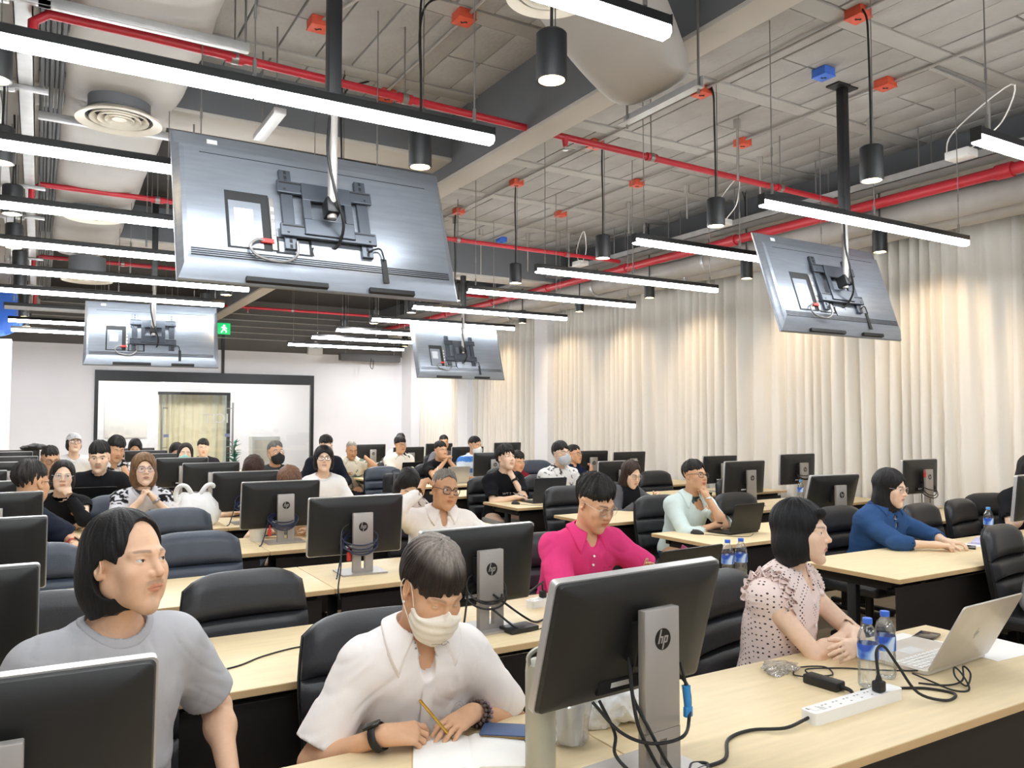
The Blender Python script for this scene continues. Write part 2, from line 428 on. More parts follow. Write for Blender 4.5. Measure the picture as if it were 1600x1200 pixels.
YLs = [-2.1, -.7, .73, 2.14, 3.43, 4.75, 6.1, 7.4, 8.8, 10.15, 11.7, 13.25, 14.65]
YRs = [-2.1, -.7, .76, 2.18, 3.55, 4.83, 6.26, 7.65, 9.13, 10.55, 12.1, 13.4, 14.9]
ords = ['first', 'second', 'third', 'fourth', 'fifth', 'sixth', 'seventh', 'eighth', 'ninth', 'tenth', 'eleventh', 'twelfth', 'thirteenth']
led_off = make_led('unlit black linear light bar over the left desks', lit=False); led_off.location = (-.4, 11.7, ZL)
used = False
for side, Ys, x in (('left', YLs, -.4), ('right', YRs, 3.98)):
    for k, y in enumerate(Ys):
        if side == 'left' and abs(y - 11.7) < .01: continue
        if y < 1: lab = 'lit linear light hanging behind the photographer, %s from the front over the %s desks' % (ords[k], side)
        else: lab = 'lit linear light over the %s desks, %s in that line counted from the front' % (side, ords[k - 3])
        if not used: led0.location = (x, y, ZL); led0['label'] = lab; used = True; o = led0
        else: o = dup(led0, (x, y, ZL), 0, lab)
        o['group'] = 'linear lights over the %s desks' % side
# cylinder pendant spots
def make_pendant():
    t = thing('pendant_spotlight', 'x', 'lamp')
    bm = BM(); lathe(bm, [(.058, .0), (.0665, .0), (.068, .004), (.068, .205), (.06, .214), (.0, .216)], 28, cap=False); obj('lamp_body', bm, M['black_metal'], t, True, 30)
    bm = BM(); lathe(bm, [(.058, .0), (.05, .03), (.046, .03)], 24, cap=False); obj('reflector', bm, M['lamp_inner'], t)
    bm = BM(); cyl(bm, (0, 0, .012), (0, 0, .03), .055, n=24); obj('lens', bm, M['lamp_glow'], t)
    return t
pend0 = make_pendant(); pused = False
def pendant(x, y, z, label, group, cord=None, lit=True):
    global pused
    o = pend0 if not pused else dup(pend0, (x, y, z)); pused = True
    o.location = (x, y, z); o['label'] = label; o['group'] = group
    bm = BM(); h = ZS - z - .03
    top = cord or (0, 0)
    tube(bm, [(0, 0, .21), (.004, .003, .5), (-.004, .002, h - .3), (top[0] * .25, top[1] * .25, h - .12), (top[0], top[1], h)], .007, 6, 5)
    obj('lamp_cord', bm, M['cord'], o)
    bm = BM(); cyl(bm, (.02, 0, .21), (.02, 0, h), .003, n=6); obj('lamp_wire', bm, M['wire'], o)
    return o
wn = ['nearest', 'second', 'third', 'fourth', 'fifth', 'sixth', 'seventh', 'eighth']
for k, y in enumerate((3.03, 4.42, 5.85, 7.42, 8.9, 10.25, 11.7, 13.1)):
    pendant(4.42 + (.03 if k else -.05), y, 3.1 if k else 3.08, 'black cylinder spotlight in the row left of the right block lights, %s from the camera' % wn[k], 'spotlights over the centre right', (.06, .1))
for k, y in enumerate((2.86, 4.26, 5.7, 7.1, 8.5, 9.9, 11.3)):
    pendant(1.9, y, 3.1, 'black cylinder spotlight in the row beside the concrete beam, %s from the camera' % wn[k], 'spotlights over the centre left', (.25, .1))
for k, y in enumerate((4.15, 5.5, 6.85, 8.2, 9.5, 10.9, 12.3, 13.7, 15.1)):
    pendant(-.2 - .02 * (k % 2), y, 3.12, 'black cylinder spotlight along the left cable tray, %s from the camera' % (wn + ['ninth'])[k], 'spotlights along the left tray', (-.05, .1))
# warm curtain washers: the spots near the curtains really shine (one spot light in each lamp)
def spot(x, y, z, tx, ty, tz, e, size=70, col=(1, .72, .42)):
    d = bpy.data.lights.new('lamp_beam', 'SPOT'); d.energy = e; d.color = col; d.spot_size = R(size); d.spot_blend = .8; d.shadow_soft_size = .04
    o = bpy.data.objects.new('lamp_beam', d); COL.objects.link(o); o.location = (x, y, z)
    o.rotation_euler = (Vector((tx, ty, tz)) - Vector((x, y, z))).to_track_quat('-Z', 'Y').to_euler()
# second row of washers just in front of the curtain
for k, y in enumerate((3.3, 4.76, 6.45, 8.15, 9.75, 11.4, 13.5, 16.4)):
    pendant(6.97, y, 3.23, 'black cylinder spotlight hanging beside the pipes in front of the curtain, %s from the camera' % wn[k], 'curtain wash spotlights', (-.05, .0))
    spot(6.97, y, 3.225, 7.95, y, 2.3, 30, 80)
for k, (x, y) in enumerate(((4.42, 11.7), (4.42, 13.1), (1.9, 11.3), (-.2, 13.7), (-.22, 15.1), (6.97, 16.4))):  # extra wide neutral beams in rear pendants, added to brighten the back wall
    spot(x, y, 3.09, x, y + 1.2, 0, 85, 165, (1, .96, .93))
# sprinkler pipes
def pipe_thing(name, label, cat, pts, r, m, fittings=(), k=0, n=14):
    bm = BM(); tube(bm, pts, r, n, k); o = obj(name, bm, m); tag(o, label, cat)
    for p, d in fittings:
        bm = BM(); cyl(bm, Vector(p) - Vector(d) * r * 1.3, Vector(p) + Vector(d) * r * 1.3, r * 1.28, n=14); obj('fitting', bm, m, o)
    return o
ZP = 3.75
RED = M['red']
def branch(y, zz, dy=0., x0=-.05, lab='', stubs=(2.9,)):
    pts = [(x0 - .02, y, zz - .22), (x0 - .02, y, zz - .06), (x0 + .05, y, zz), (x0 + .5, y, zz), (3.3, y + dy * .5, zz), (6.72, y + dy, zz)]
    bm = BM(); tube(bm, pts, .026, 12, 0)
    o = obj('sprinkler_branch_pipe', bm, RED); tag(o, lab, 'pipe')
    for x in (.9, 2.0, 4.2, 5.8):
        bm = BM(); cyl(bm, (x, y + dy * x / 6.8, zz), (x + .1, y + dy * x / 6.8, zz), .034, n=12); obj('coupling', bm, RED, o)
        bm = BM(); cyl(bm, (x + .05, y + dy * x / 6.8, zz), (x + .05, y + dy * x / 6.8, ZS), .005, n=6); cyl(bm, (x + .03, y + dy * x / 6.8, zz), (x + .07, y + dy * x / 6.8, zz), .037, n=12); obj('pipe_hanger', bm, M['wire'], o)
    for x in stubs:
        q = y + dy * x / 6.8
        bm = BM(); cyl(bm, (x, q, zz), (x, q, zz - .075), .03, .016); obj('tee', bm, RED, o)
        bm = BM(); lathe(bm, [(.006, -.03), (.02, -.028), (.02, -.024), (.007, -.02), (.009, .0)], 12, (x, q, zz - .075)); obj('sprinkler_head', bm, M['galv'], o)
    return o
branch(4.78, ZP, .25, -.05, 'near red sprinkler pipe crossing the whole ceiling under the beam', (3.38,))
branch(8.35, ZP, .12, -.08, 'second red sprinkler pipe crossing behind the big hanging screen', (3.4,))
branch(12.1, ZP, .05, -.08, 'third red sprinkler pipe crossing far back over the left hanging screen', (3.4,))
branch(15.6, ZP, .05, -.08, 'last red sprinkler pipe crossing beside the back wall', (3.4,))
pipe_thing('sprinkler_main_pipe', 'thick red sprinkler main running along the curtain side', 'pipe', [(6.8, -3.5, 3.66), (6.8, 17.5, 3.66)], .05, RED,
           [((6.8, y, 3.66), (0, 1, 0)) for y in (2.2, 3.5, 5.03, 6.5, 8.47, 10.4, 12.15, 14, 15.65)])
for y in (5.03, 8.47, 12.15, 15.65):
    pass
# two wrapped pipes by the curtain
for k, (x, z, r, lab) in enumerate(((7.12, 3.58, .125, 'upper grey wrapped pipe running along the top of the curtains'), (7.36, 3.5, .1, 'lower grey wrapped pipe nearest the curtain tops'))):
    bm = BM(); pts = [(x + .012 * math.sin(i * 1.7 + k), -3.5 + i * .7, z + .012 * math.sin(i * 1.1 + k * 2)) for i in range(31)]
    tube(bm, pts, lambda t, r=r: r * (1 + .05 * math.sin(t * 90)), 18, 3)
    o = obj('wrapped_pipe', bm, M['pipe_grey']); tag(o, lab, 'pipe', 'grey wrapped pipes along the curtains')
    for i in range(9):
        y = -2 + i * 2.3 + k * .6
        bm = BM(); cyl(bm, (x, y - .02, z), (x, y + .02, z), r * 1.07, n=18); obj('band', bm, M['galv'], o)
        bm = BM(); cyl(bm, (x, y, z + r), (x, y, 3.95), .006, n=6); obj('pipe_hanger', bm, M['wire'], o)
# cable trays right
bm = BM(); b2(bm, 6.72, 6.95, -3, 17.5, 3.80, 3.806); b2(bm, 6.72, 6.726, -3, 17.5, 3.80, 3.87); b2(bm, 6.944, 6.95, -3, 17.5, 3.80, 3.87)
o = obj('cable_tray', bm, M['galv'], None, False); tag(o, 'long steel cable tray above the red main beside the curtains', 'cable tray')
for i in range(14):
    y = 2 + i * 1.1
    for x in (6.735, 6.93):
        bm = BM(); cyl(bm, (x, y, 3.80), (x, y, ZS), .006, n=6); obj('tray_hanger', bm, M['wire'], o)
bm = BM(); b2(bm, 7.0, 7.1, -3, 17.5, 3.86, 3.9, .004); o = obj('black_trunking', bm, M['black_metal'], None, False); tag(o, 'black cable trunking strip under the edge beam beside the tray', 'trunking')
for i in range(3):
    bm = BM(); y = 3.6 + i * 2.7
    b2(bm, 6.45, 6.6, y, y + .2, 3.77, 3.84, .01); o = obj('white_junction_box', bm, M['white_plastic']); tag(o, 'small white junction box beside the right cable tray, %s from the camera' % wn[i], 'junction box', 'white junction boxes')
    bm = BM(); tube(bm, [(6.5, y, 3.83), (6.3, y - .35, 3.9), (6.15, y - .5, 4.1), (6.5, y + .15, 4.0), (6.65, y + .3, 3.84)], .006, 6); obj('box_cable', bm, M['white_plastic'], o)
# tray left: ladder of pale steel channels
for k, (x0, x1, z, lab) in enumerate(((-.16, -.07, 3.72, 'right channel of the left cable trays'), (-.36, -.25, 3.7, 'left channel of the left cable trays'))):
    bm = BM(); b2(bm, x0, x1, 1, 17, z, z + .006); b2(bm, x0, x0 + .006, 1, 17, z, z + .06); b2(bm, x1 - .006, x1, 1, 17, z, z + .06)
    o = obj('cable_tray', bm, M['galv'], None, False); tag(o, 'pale steel cable tray at the upper left, ' + lab, 'cable tray')
    for i in range(10):
        y = 3.3 + i * 1.25
        bm = BM(); b2(bm, x0 - .06, x1 + .08, y, y + .04, z - .03, z, .003); obj('tray_bracket', bm, M['galv'], o)
        bm = BM(); cyl(bm, (x1 + .03, y + .02, z - .03), (x1 + .03, y + .02, 3.9), .006, n=6); obj('tray_hanger', bm, M['wire'], o)
# ribbed dark cable bundle between tray and duct
bm = BM()
for i in range(6): tube(bm, [(-.03 + .028 * i, 1, 3.84 + .01 * (i % 2)), (-.03 + .028 * i, 17, 3.84 + .01 * (i % 2))], .014, 6, 0)
o = obj('conduit_bundle', bm, M['beam']); tag(o, 'bundle of dark grey conduits between the left tray and the big duct', 'conduit')
# orange junction boxes and conduits
def jbox(x, y, lab, m='orange', group='orange junction boxes on the ceiling'):
    o = tag(bpy.data.objects.new('junction_box', None), lab, 'junction box', group); COL.objects.link(o); o.location = (x, y, ZS - .03)
    bm = BM(); box(bm, (0, 0, -.03), (.12, .12, .06), .006); obj('box_body', bm, M[m], o)
    bm = BM(); box(bm, (0, 0, -.063), (.125, .125, .008), .003); obj('box_lid', bm, M[m], o)
    bm = BM(); tube(bm, [(-.02, 0, -.068), (-.012, .012, -.069), (0, 0, -.069), (.012, -.012, -.069), (.02, 0, -.068)], .004, 6); obj('box_mark', bm, M['cord'], o)
    return o
jx = [(4.45, 3.16), (4.45, 4.56), (4.45, 5.97), (4.45, 7.4), (4.45, 8.8)]
for k, (x, y) in enumerate(jx): jbox(x, y, 'orange junction box on the conduit beside the concrete beam, %s from the camera' % wn[k])
for k, (x, y) in enumerate([(5.57, 3.73), (5.62, 5.23), (5.6, 6.74), (5.62, 8.26)]): jbox(x, y, 'orange junction box on the outer ceiling conduit, %s from the camera' % wn[k])
for k, (x, y) in enumerate([(1.52, 5.05), (2.3, 4.48), (2.34, 5.9)]): jbox(x, y, ['orange junction box left of the big screen pole', 'orange junction box high over the left ceiling bay', 'orange junction box behind the big screen light, left bay'][k])
jbox(5.7, 9.9, 'junction box with a blue cover at the far end of the outer conduit', 'blue_box')
jbox(5.0, 3.85, 'junction box with a blue cover beside the right screen pole', 'blue_box')
def conduit(lab, pts, r=.011, k=0):
    bm = BM(); tube(bm, pts, r, 8, k); o = obj('conduit', bm, M['pipe_grey']); tag(o, lab, 'conduit'); return o
zc = ZS - .055
conduit('thin conduit joining the orange boxes beside the concrete beam', [(4.45, 1.5, zc), (4.45, 10.2, zc)])
conduit('thin conduit joining the outer orange boxes', [(5.6, 1.5, zc), (5.6, 10.2, zc)])
conduit('thin conduit in the left ceiling bay with orange boxes', [(2.32, 2.5, zc), (2.32, 6.05, zc)])
conduit('short conduit slanting to the box by the big screen pole', [(1.95, 3.6, zc), (1.52, 5.05, zc)])
conduit('bent grey conduit dropping to the right cable tray', [(5.6, 3.4, zc), (6.2, 3.42, zc), (6.45, 3.45, zc - .02), (6.52, 3.47, zc - .1), (6.53, 3.48, 3.84)], .016, 5)
# round diffusers
def diffuser(x, y, z, r, lab, neck):
    o = thing('ceiling_diffuser', lab, 'vent', (x, y, z))
    bm = BM(); lathe(bm, [(r * .78, .02), (r, .0), (r * 1.0, .012), (r * .8, .05), (r * .78, .05)], 48, cap=False); obj('rim', bm, M['white_trim'], o)
    for i, q in enumerate((.68, .5, .33)):
        bm = BM(); lathe(bm, [(r * (q - .11), .055), (r * q, .012), (r * (q + .012), .018), (r * (q - .09), .062)], 40, cap=False); obj('cone', bm, M['white_trim'], o)
    bm = BM(); lathe(bm, [(.001, .018), (r * .17, .02), (r * .15, .035)], 30); obj('centre_cap', bm, M['white_trim'], o)
    bm = BM(); lathe(bm, [(r * .78, .04), (r * .72, .05), (r * .72, neck)], 40, cap=False); b = bm; cyl(b, (0, 0, .07), (0, 0, .075), r * .74, n=40); obj('neck', bm, M['beam'], o)
    return o
dz = 2.02
diffuser(.43, 5.98, 3.64, .27, 'white round air diffuser under the big grey duct at upper left', .2)
diffuser(.43, 9.0, 3.64, .27, 'round air diffuser mostly hidden behind the third left light', .2)
diffuser(.5, 11.6, 3.4, .3, 'round air diffuser low over the left end of the far lights', .3)
diffuser(1.92, 2.9, 3.5, .2, 'white round air diffuser at the top centre beside the nearest spotlight', .2)
# big duct left: sagging wrapped soft duct with steps
bm = BM(); prev = None
ys = [1.5, 3.2, 4.2, 4.9, 5.1, 5.6, 6.0, 6.4, 6.8, 7.3, 8.0, 8.8, 9.4, 10.2, 11.2, 12.2]
for i, y in enumerate(ys):
    zb = 3.79 if y < 7 else 3.77; zb += .02 * math.sin(i * 2.1); w0, w1 = .07, .82
    if 4.8 < y < 6.3: w1 = .84
    ring_ = []
    for (x, z) in ((w0, 4.08), (w0 - .01, 3.95), (w0 + .02, zb + .05), (w0 + .08, zb + .008), ((w0 + w1) / 2 - .15, zb - .012), ((w0 + w1) / 2 + .15, zb - .014), (w1 - .08, zb + .01), (w1 - .02, zb + .06), (w1 + .01, 3.95), (w1, 4.08)):
        ring_.append(bm.verts.new((x, y, z)))
    if prev: bridge(bm, prev, ring_)
    else: bm.faces.new(ring_[::-1])
    prev = ring_
bm.faces.new(prev)
o = obj('air_duct', bm, M['duct'], None, True, 60); tag(o, 'big grey wrapped air duct running back at upper left', 'duct'); sb = o.modifiers.new('s', 'SUBSURF'); sb.levels = 2; sb.render_levels = 2
dd = bpy.data.textures.new('sag', 'CLOUDS'); dd.noise_scale = .5; dm = o.modifiers.new('d', 'DISPLACE'); dm.texture = dd; dm.strength = .05; dm.mid_level = .5
for y in (3.0, 4.55, 6.3, 8.9, 11.0):
    bm = BM(); b2(bm, -.05, .98, y, y + .045, 3.69, 3.74, .003); obj('duct_bracket', bm, M['galv'], o)
    for x in (-.03, .96):
        bm = BM(); cyl(bm, (x, y + .02, 3.7), (x, y + .02, 4.236), .007, n=6); obj('bracket_rod', bm, M['wire'], o)
# steel rod brackets seen near the big screen
bm = BM(); b2(bm, 1.28, 1.36, 5.2, 5.8, 3.62, 3.66, .003); o = obj('channel_bracket', bm, M['galv']); tag(o, 'short steel channel hanging above the big left screen', 'bracket')
for y in (5.3, 5.7):
    bm = BM(); cyl(bm, (1.32, y, 3.64), (1.32, y, ZS), .006, n=6); obj('bracket_rod', bm, M['wire'], o)
# soft duct bend slung in a bracket beside the beam at top centre
bm = BM(); prev = None
for (x, y, z, hx_, hy) in ((2.02, 3.2, 4.18, .30, .30), (2.2, 3.22, 4.02, .32, .31), (2.42, 3.26, 3.84, .33, .31), (2.62, 3.32, 3.68, .30, .30), (2.78, 3.36, 3.56, .24, .29), (2.87, 3.37, 3.48, .16, .28), (2.9, 3.37, 3.44, .07, .26)):
    q = []
    for i in range(20):
        a = 2 * PI * i / 20; cx, cy = math.cos(a), math.sin(a)
        q.append(bm.verts.new((x + hx_ * math.copysign(abs(cx) ** .7, cx), y + hy * math.copysign(abs(cy) ** .7, cy), z)))
    if prev: bridge(bm, prev, q)
    else: bm.faces.new(q[::-1])
    prev = q
bm.faces.new(prev); bmesh.ops.recalc_face_normals(bm, faces=bm.faces[:])
o = obj('branch_duct', bm, M['duct'], None, True, 60); tag(o, 'bulging grey duct bend beside the concrete beam at top centre', 'duct'); sb = o.modifiers.new('s', 'SUBSURF'); sb.levels = 1; sb.render_levels = 2
bm = BM(); b2(bm, 2.99, 2.996, 3.05, 3.72, 3.38, 3.44); b2(bm, 2.94, 2.996, 3.05, 3.72, 3.374, 3.38); obj('duct_bracket', bm, M['galv'], o)
for y in (3.08, 3.68):
    bm = BM(); cyl(bm, (2.985, y, 3.35), (2.985, y, 4.236), .007, n=8); obj('bracket_rod', bm, M['wire'], o)
# loose threaded rods and hangers around the right bay
rod_ord = ['eighth', 'fifth', 'sixth', 'fourth', 'seventh', 'second', 'first', 'last', 'tenth', 'ninth', 'third']
k = 0
for (x, y, z1) in ((5.2, 4.9, 3.7), (6.2, 4.3, 3.86), (6.15, 5.5, 3.86), (6.2, 6.6, 3.86), (6.1, 7.5, 3.86), (6.7, 3.0, 3.8), (6.9, 2.6, 3.8), (4.6, 9.2, 3.7), (5.2, 9.6, 3.6), (5.9, 9.5, 3.7), (6.4, 9.2, 3.7)):
    bm = BM(); cyl(bm, (x, y, z1), (x, y, ZS), .008, n=8); cyl(bm, (x, y, ZS - .12), (x, y, ZS - .03), .03, n=10); o = obj('threaded_rod', bm, M['pipe_grey'])
    tag(o, 'thin steel rod under the right ceiling bay, %s from the curtains' % rod_ord.pop(0), 'rod', 'thin rods hanging from the right ceiling bay')
# exit sign, emergency light, projector screen case on the back wall
ex = thing('exit_sign', 'green glowing exit sign with a white running figure over the doors', 'sign', (3.5, YB - .06, 3.62))
bm = BM(); box(bm, (0, 0, 0), (.27, .05, .25), .006); obj('sign_case', bm, mat('green_sign_glow', '19b060', .4, emit=.7), ex)
bm = BM()
prism(bm, [(-.02, .085), (.02, .085), (.02, .05), (-.02, .05)], -.027, -.03); prism(bm, [(-.03, .045), (.03, .045), (.06, .0), (.045, -.01), (.02, .02), (.02, -.02), (.06, -.05), (.05, -.09), (.035, -.09), (.035, -.055), (-.01, -.03), (-.05, -.09), (-.07, -.08), (-.025, -.01), (-.025, .015), (-.06, .015), (-.06, .03)], -.027, -.03)
obj('running_figure', bm, mat('white_sign_glow', 'f4fff4', .4, emit=1.0), ex, False)
bm = BM(); b2(bm, -.03, .03, .03, .06, -1.0, -.12); obj('sign_conduit', bm, M['black_metal'], ex)
em = thing('emergency_light', 'white twin-head emergency light on the back wall', 'light', (5.55, YB - .08, 3.2))
bm = BM(); box(bm, (0, 0, 0), (.34, .14, .16), .01); obj('case', bm, M['white_plastic'], em)
for x, z in ((-.1, .13), (.1, .13), (0, .17)):
    bm = BM(); lathe(bm, [(.03, 0), (.062, .06), (.062, .07), (.05, .07)], 16); bmesh.ops.rotate(bm, verts=bm.verts[:], matrix=Matrix.Rotation(R(90), 3, 'X')); bmesh.ops.translate(bm, verts=bm.verts[:], vec=(x, 0, z)); obj('lamp_head', bm, M['white_plastic'], em)
ps = thing('projector_screen_case', 'grey rolled-up projector screen case high in the far right corner', 'screen', (6.72, 17.9, 3.06))
bm = BM(); box(bm, (0, 0, 0), (1.5, .16, .17), .02); obj('case', bm, M['beam'], ps)
for x in (-.6, .6):
    bm = BM(); cyl(bm, (x, 0, .08), (x, 0, 1.2), .01); obj('case_hanger', bm, M['wire'], ps)
bm = BM(); tube(bm, [(.0, -.09, -.02), (-.03, -.1, -.2), (.03, -.1, -.26), (.05, -.09, -.05)], .008, 6); obj('pull_cord', bm, M['cord'], ps)
# ================================================================ FURNITURE
YK = [1.34 + 1.335 * k for k in range(10)]
DT = .75
rown = ['front', 'second', 'third', 'fourth', 'fifth', 'sixth', 'seventh', 'eighth', 'ninth', 'tenth']
def make_desk():
    t = thing('training_desk', 'x', 'desk')
    W = 1.915; D = .7
    bm = BM(); b2(bm, 0, W, 0, D, DT - .027, DT, .0025); obj('desktop', bm, M['wood'], t, True, 30)
    bm = BM(); b2(bm, .001, W - .001, -.0012, .001, DT - .0245, DT - .003); b2(bm, .001, W - .001, D - .001, D + .0012, DT - .0245, DT - .003)
    b2(bm, -.0012, .001, .002, D - .002, DT - .0245, DT - .003); b2(bm, W - .001, W + .0012, .002, D - .002, DT - .0245, DT - .003); obj('edge_band', bm, M['wood_edge'], t, False)
    bm = BM(); b2(bm, .06, W - .06, .09, .13, DT - .07, DT - .028, .004); b2(bm, .06, W - .06, D - .13, D - .09, DT - .07, DT - .028, .004); obj('rail', bm, M['desk_black'], t, False)
    bm = BM(); b2(bm, .05, W - .05, .05, .062, .3, DT - .06, .002); obj('modesty_panel', bm, M['desk_panel'], t, False)
    for x in (.1, W - .1):
        bm = BM(); b2(bm, x - .03, x + .03, .12, D - .12, DT - .09, DT - .028, .004); b2(bm, x - .022, x + .022, .33, .39, .05, DT - .08, .006); b2(bm, x - .025, x + .025, .05, D - .05, .025, .06, .008); obj('leg', bm, M['desk_black'], t, True, 30)
        for y in (.09, D - .09):
            bm = BM(); cyl(bm, (x - .018, y, .025), (x + .018, y, .025), .025, n=14); obj('caster', bm, M['cord'], t)
    return t
desk0 = make_desk()
n = 0
for k, y in enumerate(YK):
    for x, lab in ((-.59, 'left desk of the left block'), (1.33, 'right desk of the left block'), (4.03, 'aisle desk of the right block'), (5.95, 'curtain side desk of the right block')):
        L_ = 'birch topped training desk in the %s row, %s' % (rown[k], lab)
        if n == 0: o = desk0; o.location = (x, y, 0); o['label'] = L_
        else: o = dup(desk0, (x, y, 0), 0, L_)
        o['group'] = 'training desks in rows'; n += 1
# ---------------------------------------------------------------- chairs (local: faces -Y, seat centre at origin)
def pad_bm(z0, z1, hwf, th=.032, curve=.12, y0=.20, nx=14, nz=6, topdip=0.):
    bm = BM(); F = []; B = []
    for j in range(nz + 1):
        v = j / nz; fr = []; br = []
        for i in range(nx + 1):
            u = -1 + 2 * i / nx; zz = z0 + (z1 - z0) * v - topdip * v * abs(u) ** 5
            hw = hwf(zz); x = u * hw; edge = (1 - abs(u) ** 8) ** .5 * (1 - abs(2 * v - 1) ** 6) ** .5
            yc = y0 + .16 * (zz - .55) - curve * (x / .26) ** 2 * .22
            fr.append(bm.verts.new((x, yc - .012 - th * edge, zz))); br.append(bm.verts.new((x, yc + .012 + .012 * edge, zz)))
        F.append(fr); B.append(br)
    for j in range(nz):
        for i in range(nx):
            bm.faces.new((F[j][i], F[j][i + 1], F[j + 1][i + 1], F[j + 1][i])); bm.faces.new((B[j][i + 1], B[j][i], B[j + 1][i], B[j + 1][i + 1]))
    for i in range(nx):
        bm.faces.new((B[0][i], B[0][i + 1], F[0][i + 1], F[0][i])); bm.faces.new((F[nz][i], F[nz][i + 1], B[nz][i + 1], B[nz][i]))
    for j in range(nz):
        bm.faces.new((F[j][0], F[j + 1][0], B[j + 1][0], B[j][0])); bm.faces.new((F[j + 1][nx], F[j][nx], B[j][nx], B[j + 1][nx]))
    return bm
def hwf(z):
    t = max(0, (z - .74) / .24); return .262 - .012 * max(0, .74 - z) / .2 - .03 * t ** 1.6
def make_chair(m):
    t = thing('office_chair', 'x', 'chair')
    obj('upper_back_pad', pad_bm(.79, .975, hwf, topdip=.055), m, t, True, 60)
    obj('middle_back_pad', pad_bm(.675, .787, hwf), m, t, True, 60)
    obj('lower_back_pad', pad_bm(.545, .672, hwf), m, t, True, 60)
    obj('back_shell', pad_bm(.54, .968, lambda z: hwf(z) + .004, th=.0, y0=.218, topdip=.055), M['seam'], t, True, 60)
    bm = BM(); box(bm, (0, 0, .45), (.5, .48, .085), .035, seg=3); obj('seat', bm, m, t)
    bm = BM(); b2(bm, -.03, .03, .1, .24, .4, .415); b2(bm, -.03, .03, .225, .24, .4, .7); obj('back_bar', bm, M['black_metal'], t, False)
    bm = BM(); cyl(bm, (0, 0, .1), (0, 0, .42), .028, n=12); cyl(bm, (0, 0, .08), (0, 0, .2), .04, n=12); b2(bm, -.1, .1, -.1, .1, .395, .412); obj('gas_column', bm, M['black_metal'], t)
    for i in range(5):
        a = 2 * PI * i / 5 + .3; d = Vector((math.cos(a), math.sin(a), 0))
        bm = BM(); cyl(bm, d * .03 + Vector((0, 0, .12)), d * .29 + Vector((0, 0, .075)), .024, .016, n=8); obj('base_leg', bm, M['black_metal'], t)
        bm = BM(); q = d.cross(Vector((0, 0, 1))); cyl(bm, d * .29 + q * .018 + Vector((0, 0, .032)), d * .29 - q * .018 + Vector((0, 0, .032)), .03, n=12); obj('caster', bm, M['cord'], t)
    return t
chairs = {'k': make_chair(M['leather']), 's': make_chair(M['leather_sheen_tint'])}; cused = set()
def chair(x, y, lab, rz=0., kind='k', z=0.):
    c = chairs[kind]
    if kind in cused: c = dup(c, (x, y, z), rz)
    c.location = (x, y, z); c.rotation_euler = (0, 0, rz); cused.add(kind)
    c['label'] = lab; c['group'] = 'leather training chairs'
    return c
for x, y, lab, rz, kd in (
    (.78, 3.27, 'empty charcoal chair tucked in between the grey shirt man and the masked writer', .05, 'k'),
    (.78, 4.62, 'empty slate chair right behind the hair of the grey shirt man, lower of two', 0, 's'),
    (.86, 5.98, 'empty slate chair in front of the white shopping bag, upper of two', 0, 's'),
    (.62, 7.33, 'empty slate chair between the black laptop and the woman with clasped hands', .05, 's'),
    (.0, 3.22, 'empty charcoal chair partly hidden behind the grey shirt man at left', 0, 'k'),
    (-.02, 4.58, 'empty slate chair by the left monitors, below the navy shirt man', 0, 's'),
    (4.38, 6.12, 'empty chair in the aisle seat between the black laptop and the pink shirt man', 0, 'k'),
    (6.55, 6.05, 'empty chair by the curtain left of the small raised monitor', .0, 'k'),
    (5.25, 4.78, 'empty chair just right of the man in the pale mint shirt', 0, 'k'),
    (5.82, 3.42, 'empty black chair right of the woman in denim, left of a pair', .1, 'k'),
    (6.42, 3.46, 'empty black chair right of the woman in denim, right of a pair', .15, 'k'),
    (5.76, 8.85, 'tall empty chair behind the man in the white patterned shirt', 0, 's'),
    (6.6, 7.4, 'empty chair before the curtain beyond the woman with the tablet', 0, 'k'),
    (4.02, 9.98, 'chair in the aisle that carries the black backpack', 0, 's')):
    chair(x, y, lab, rz, kd, .09 if 'tall' in lab else 0)
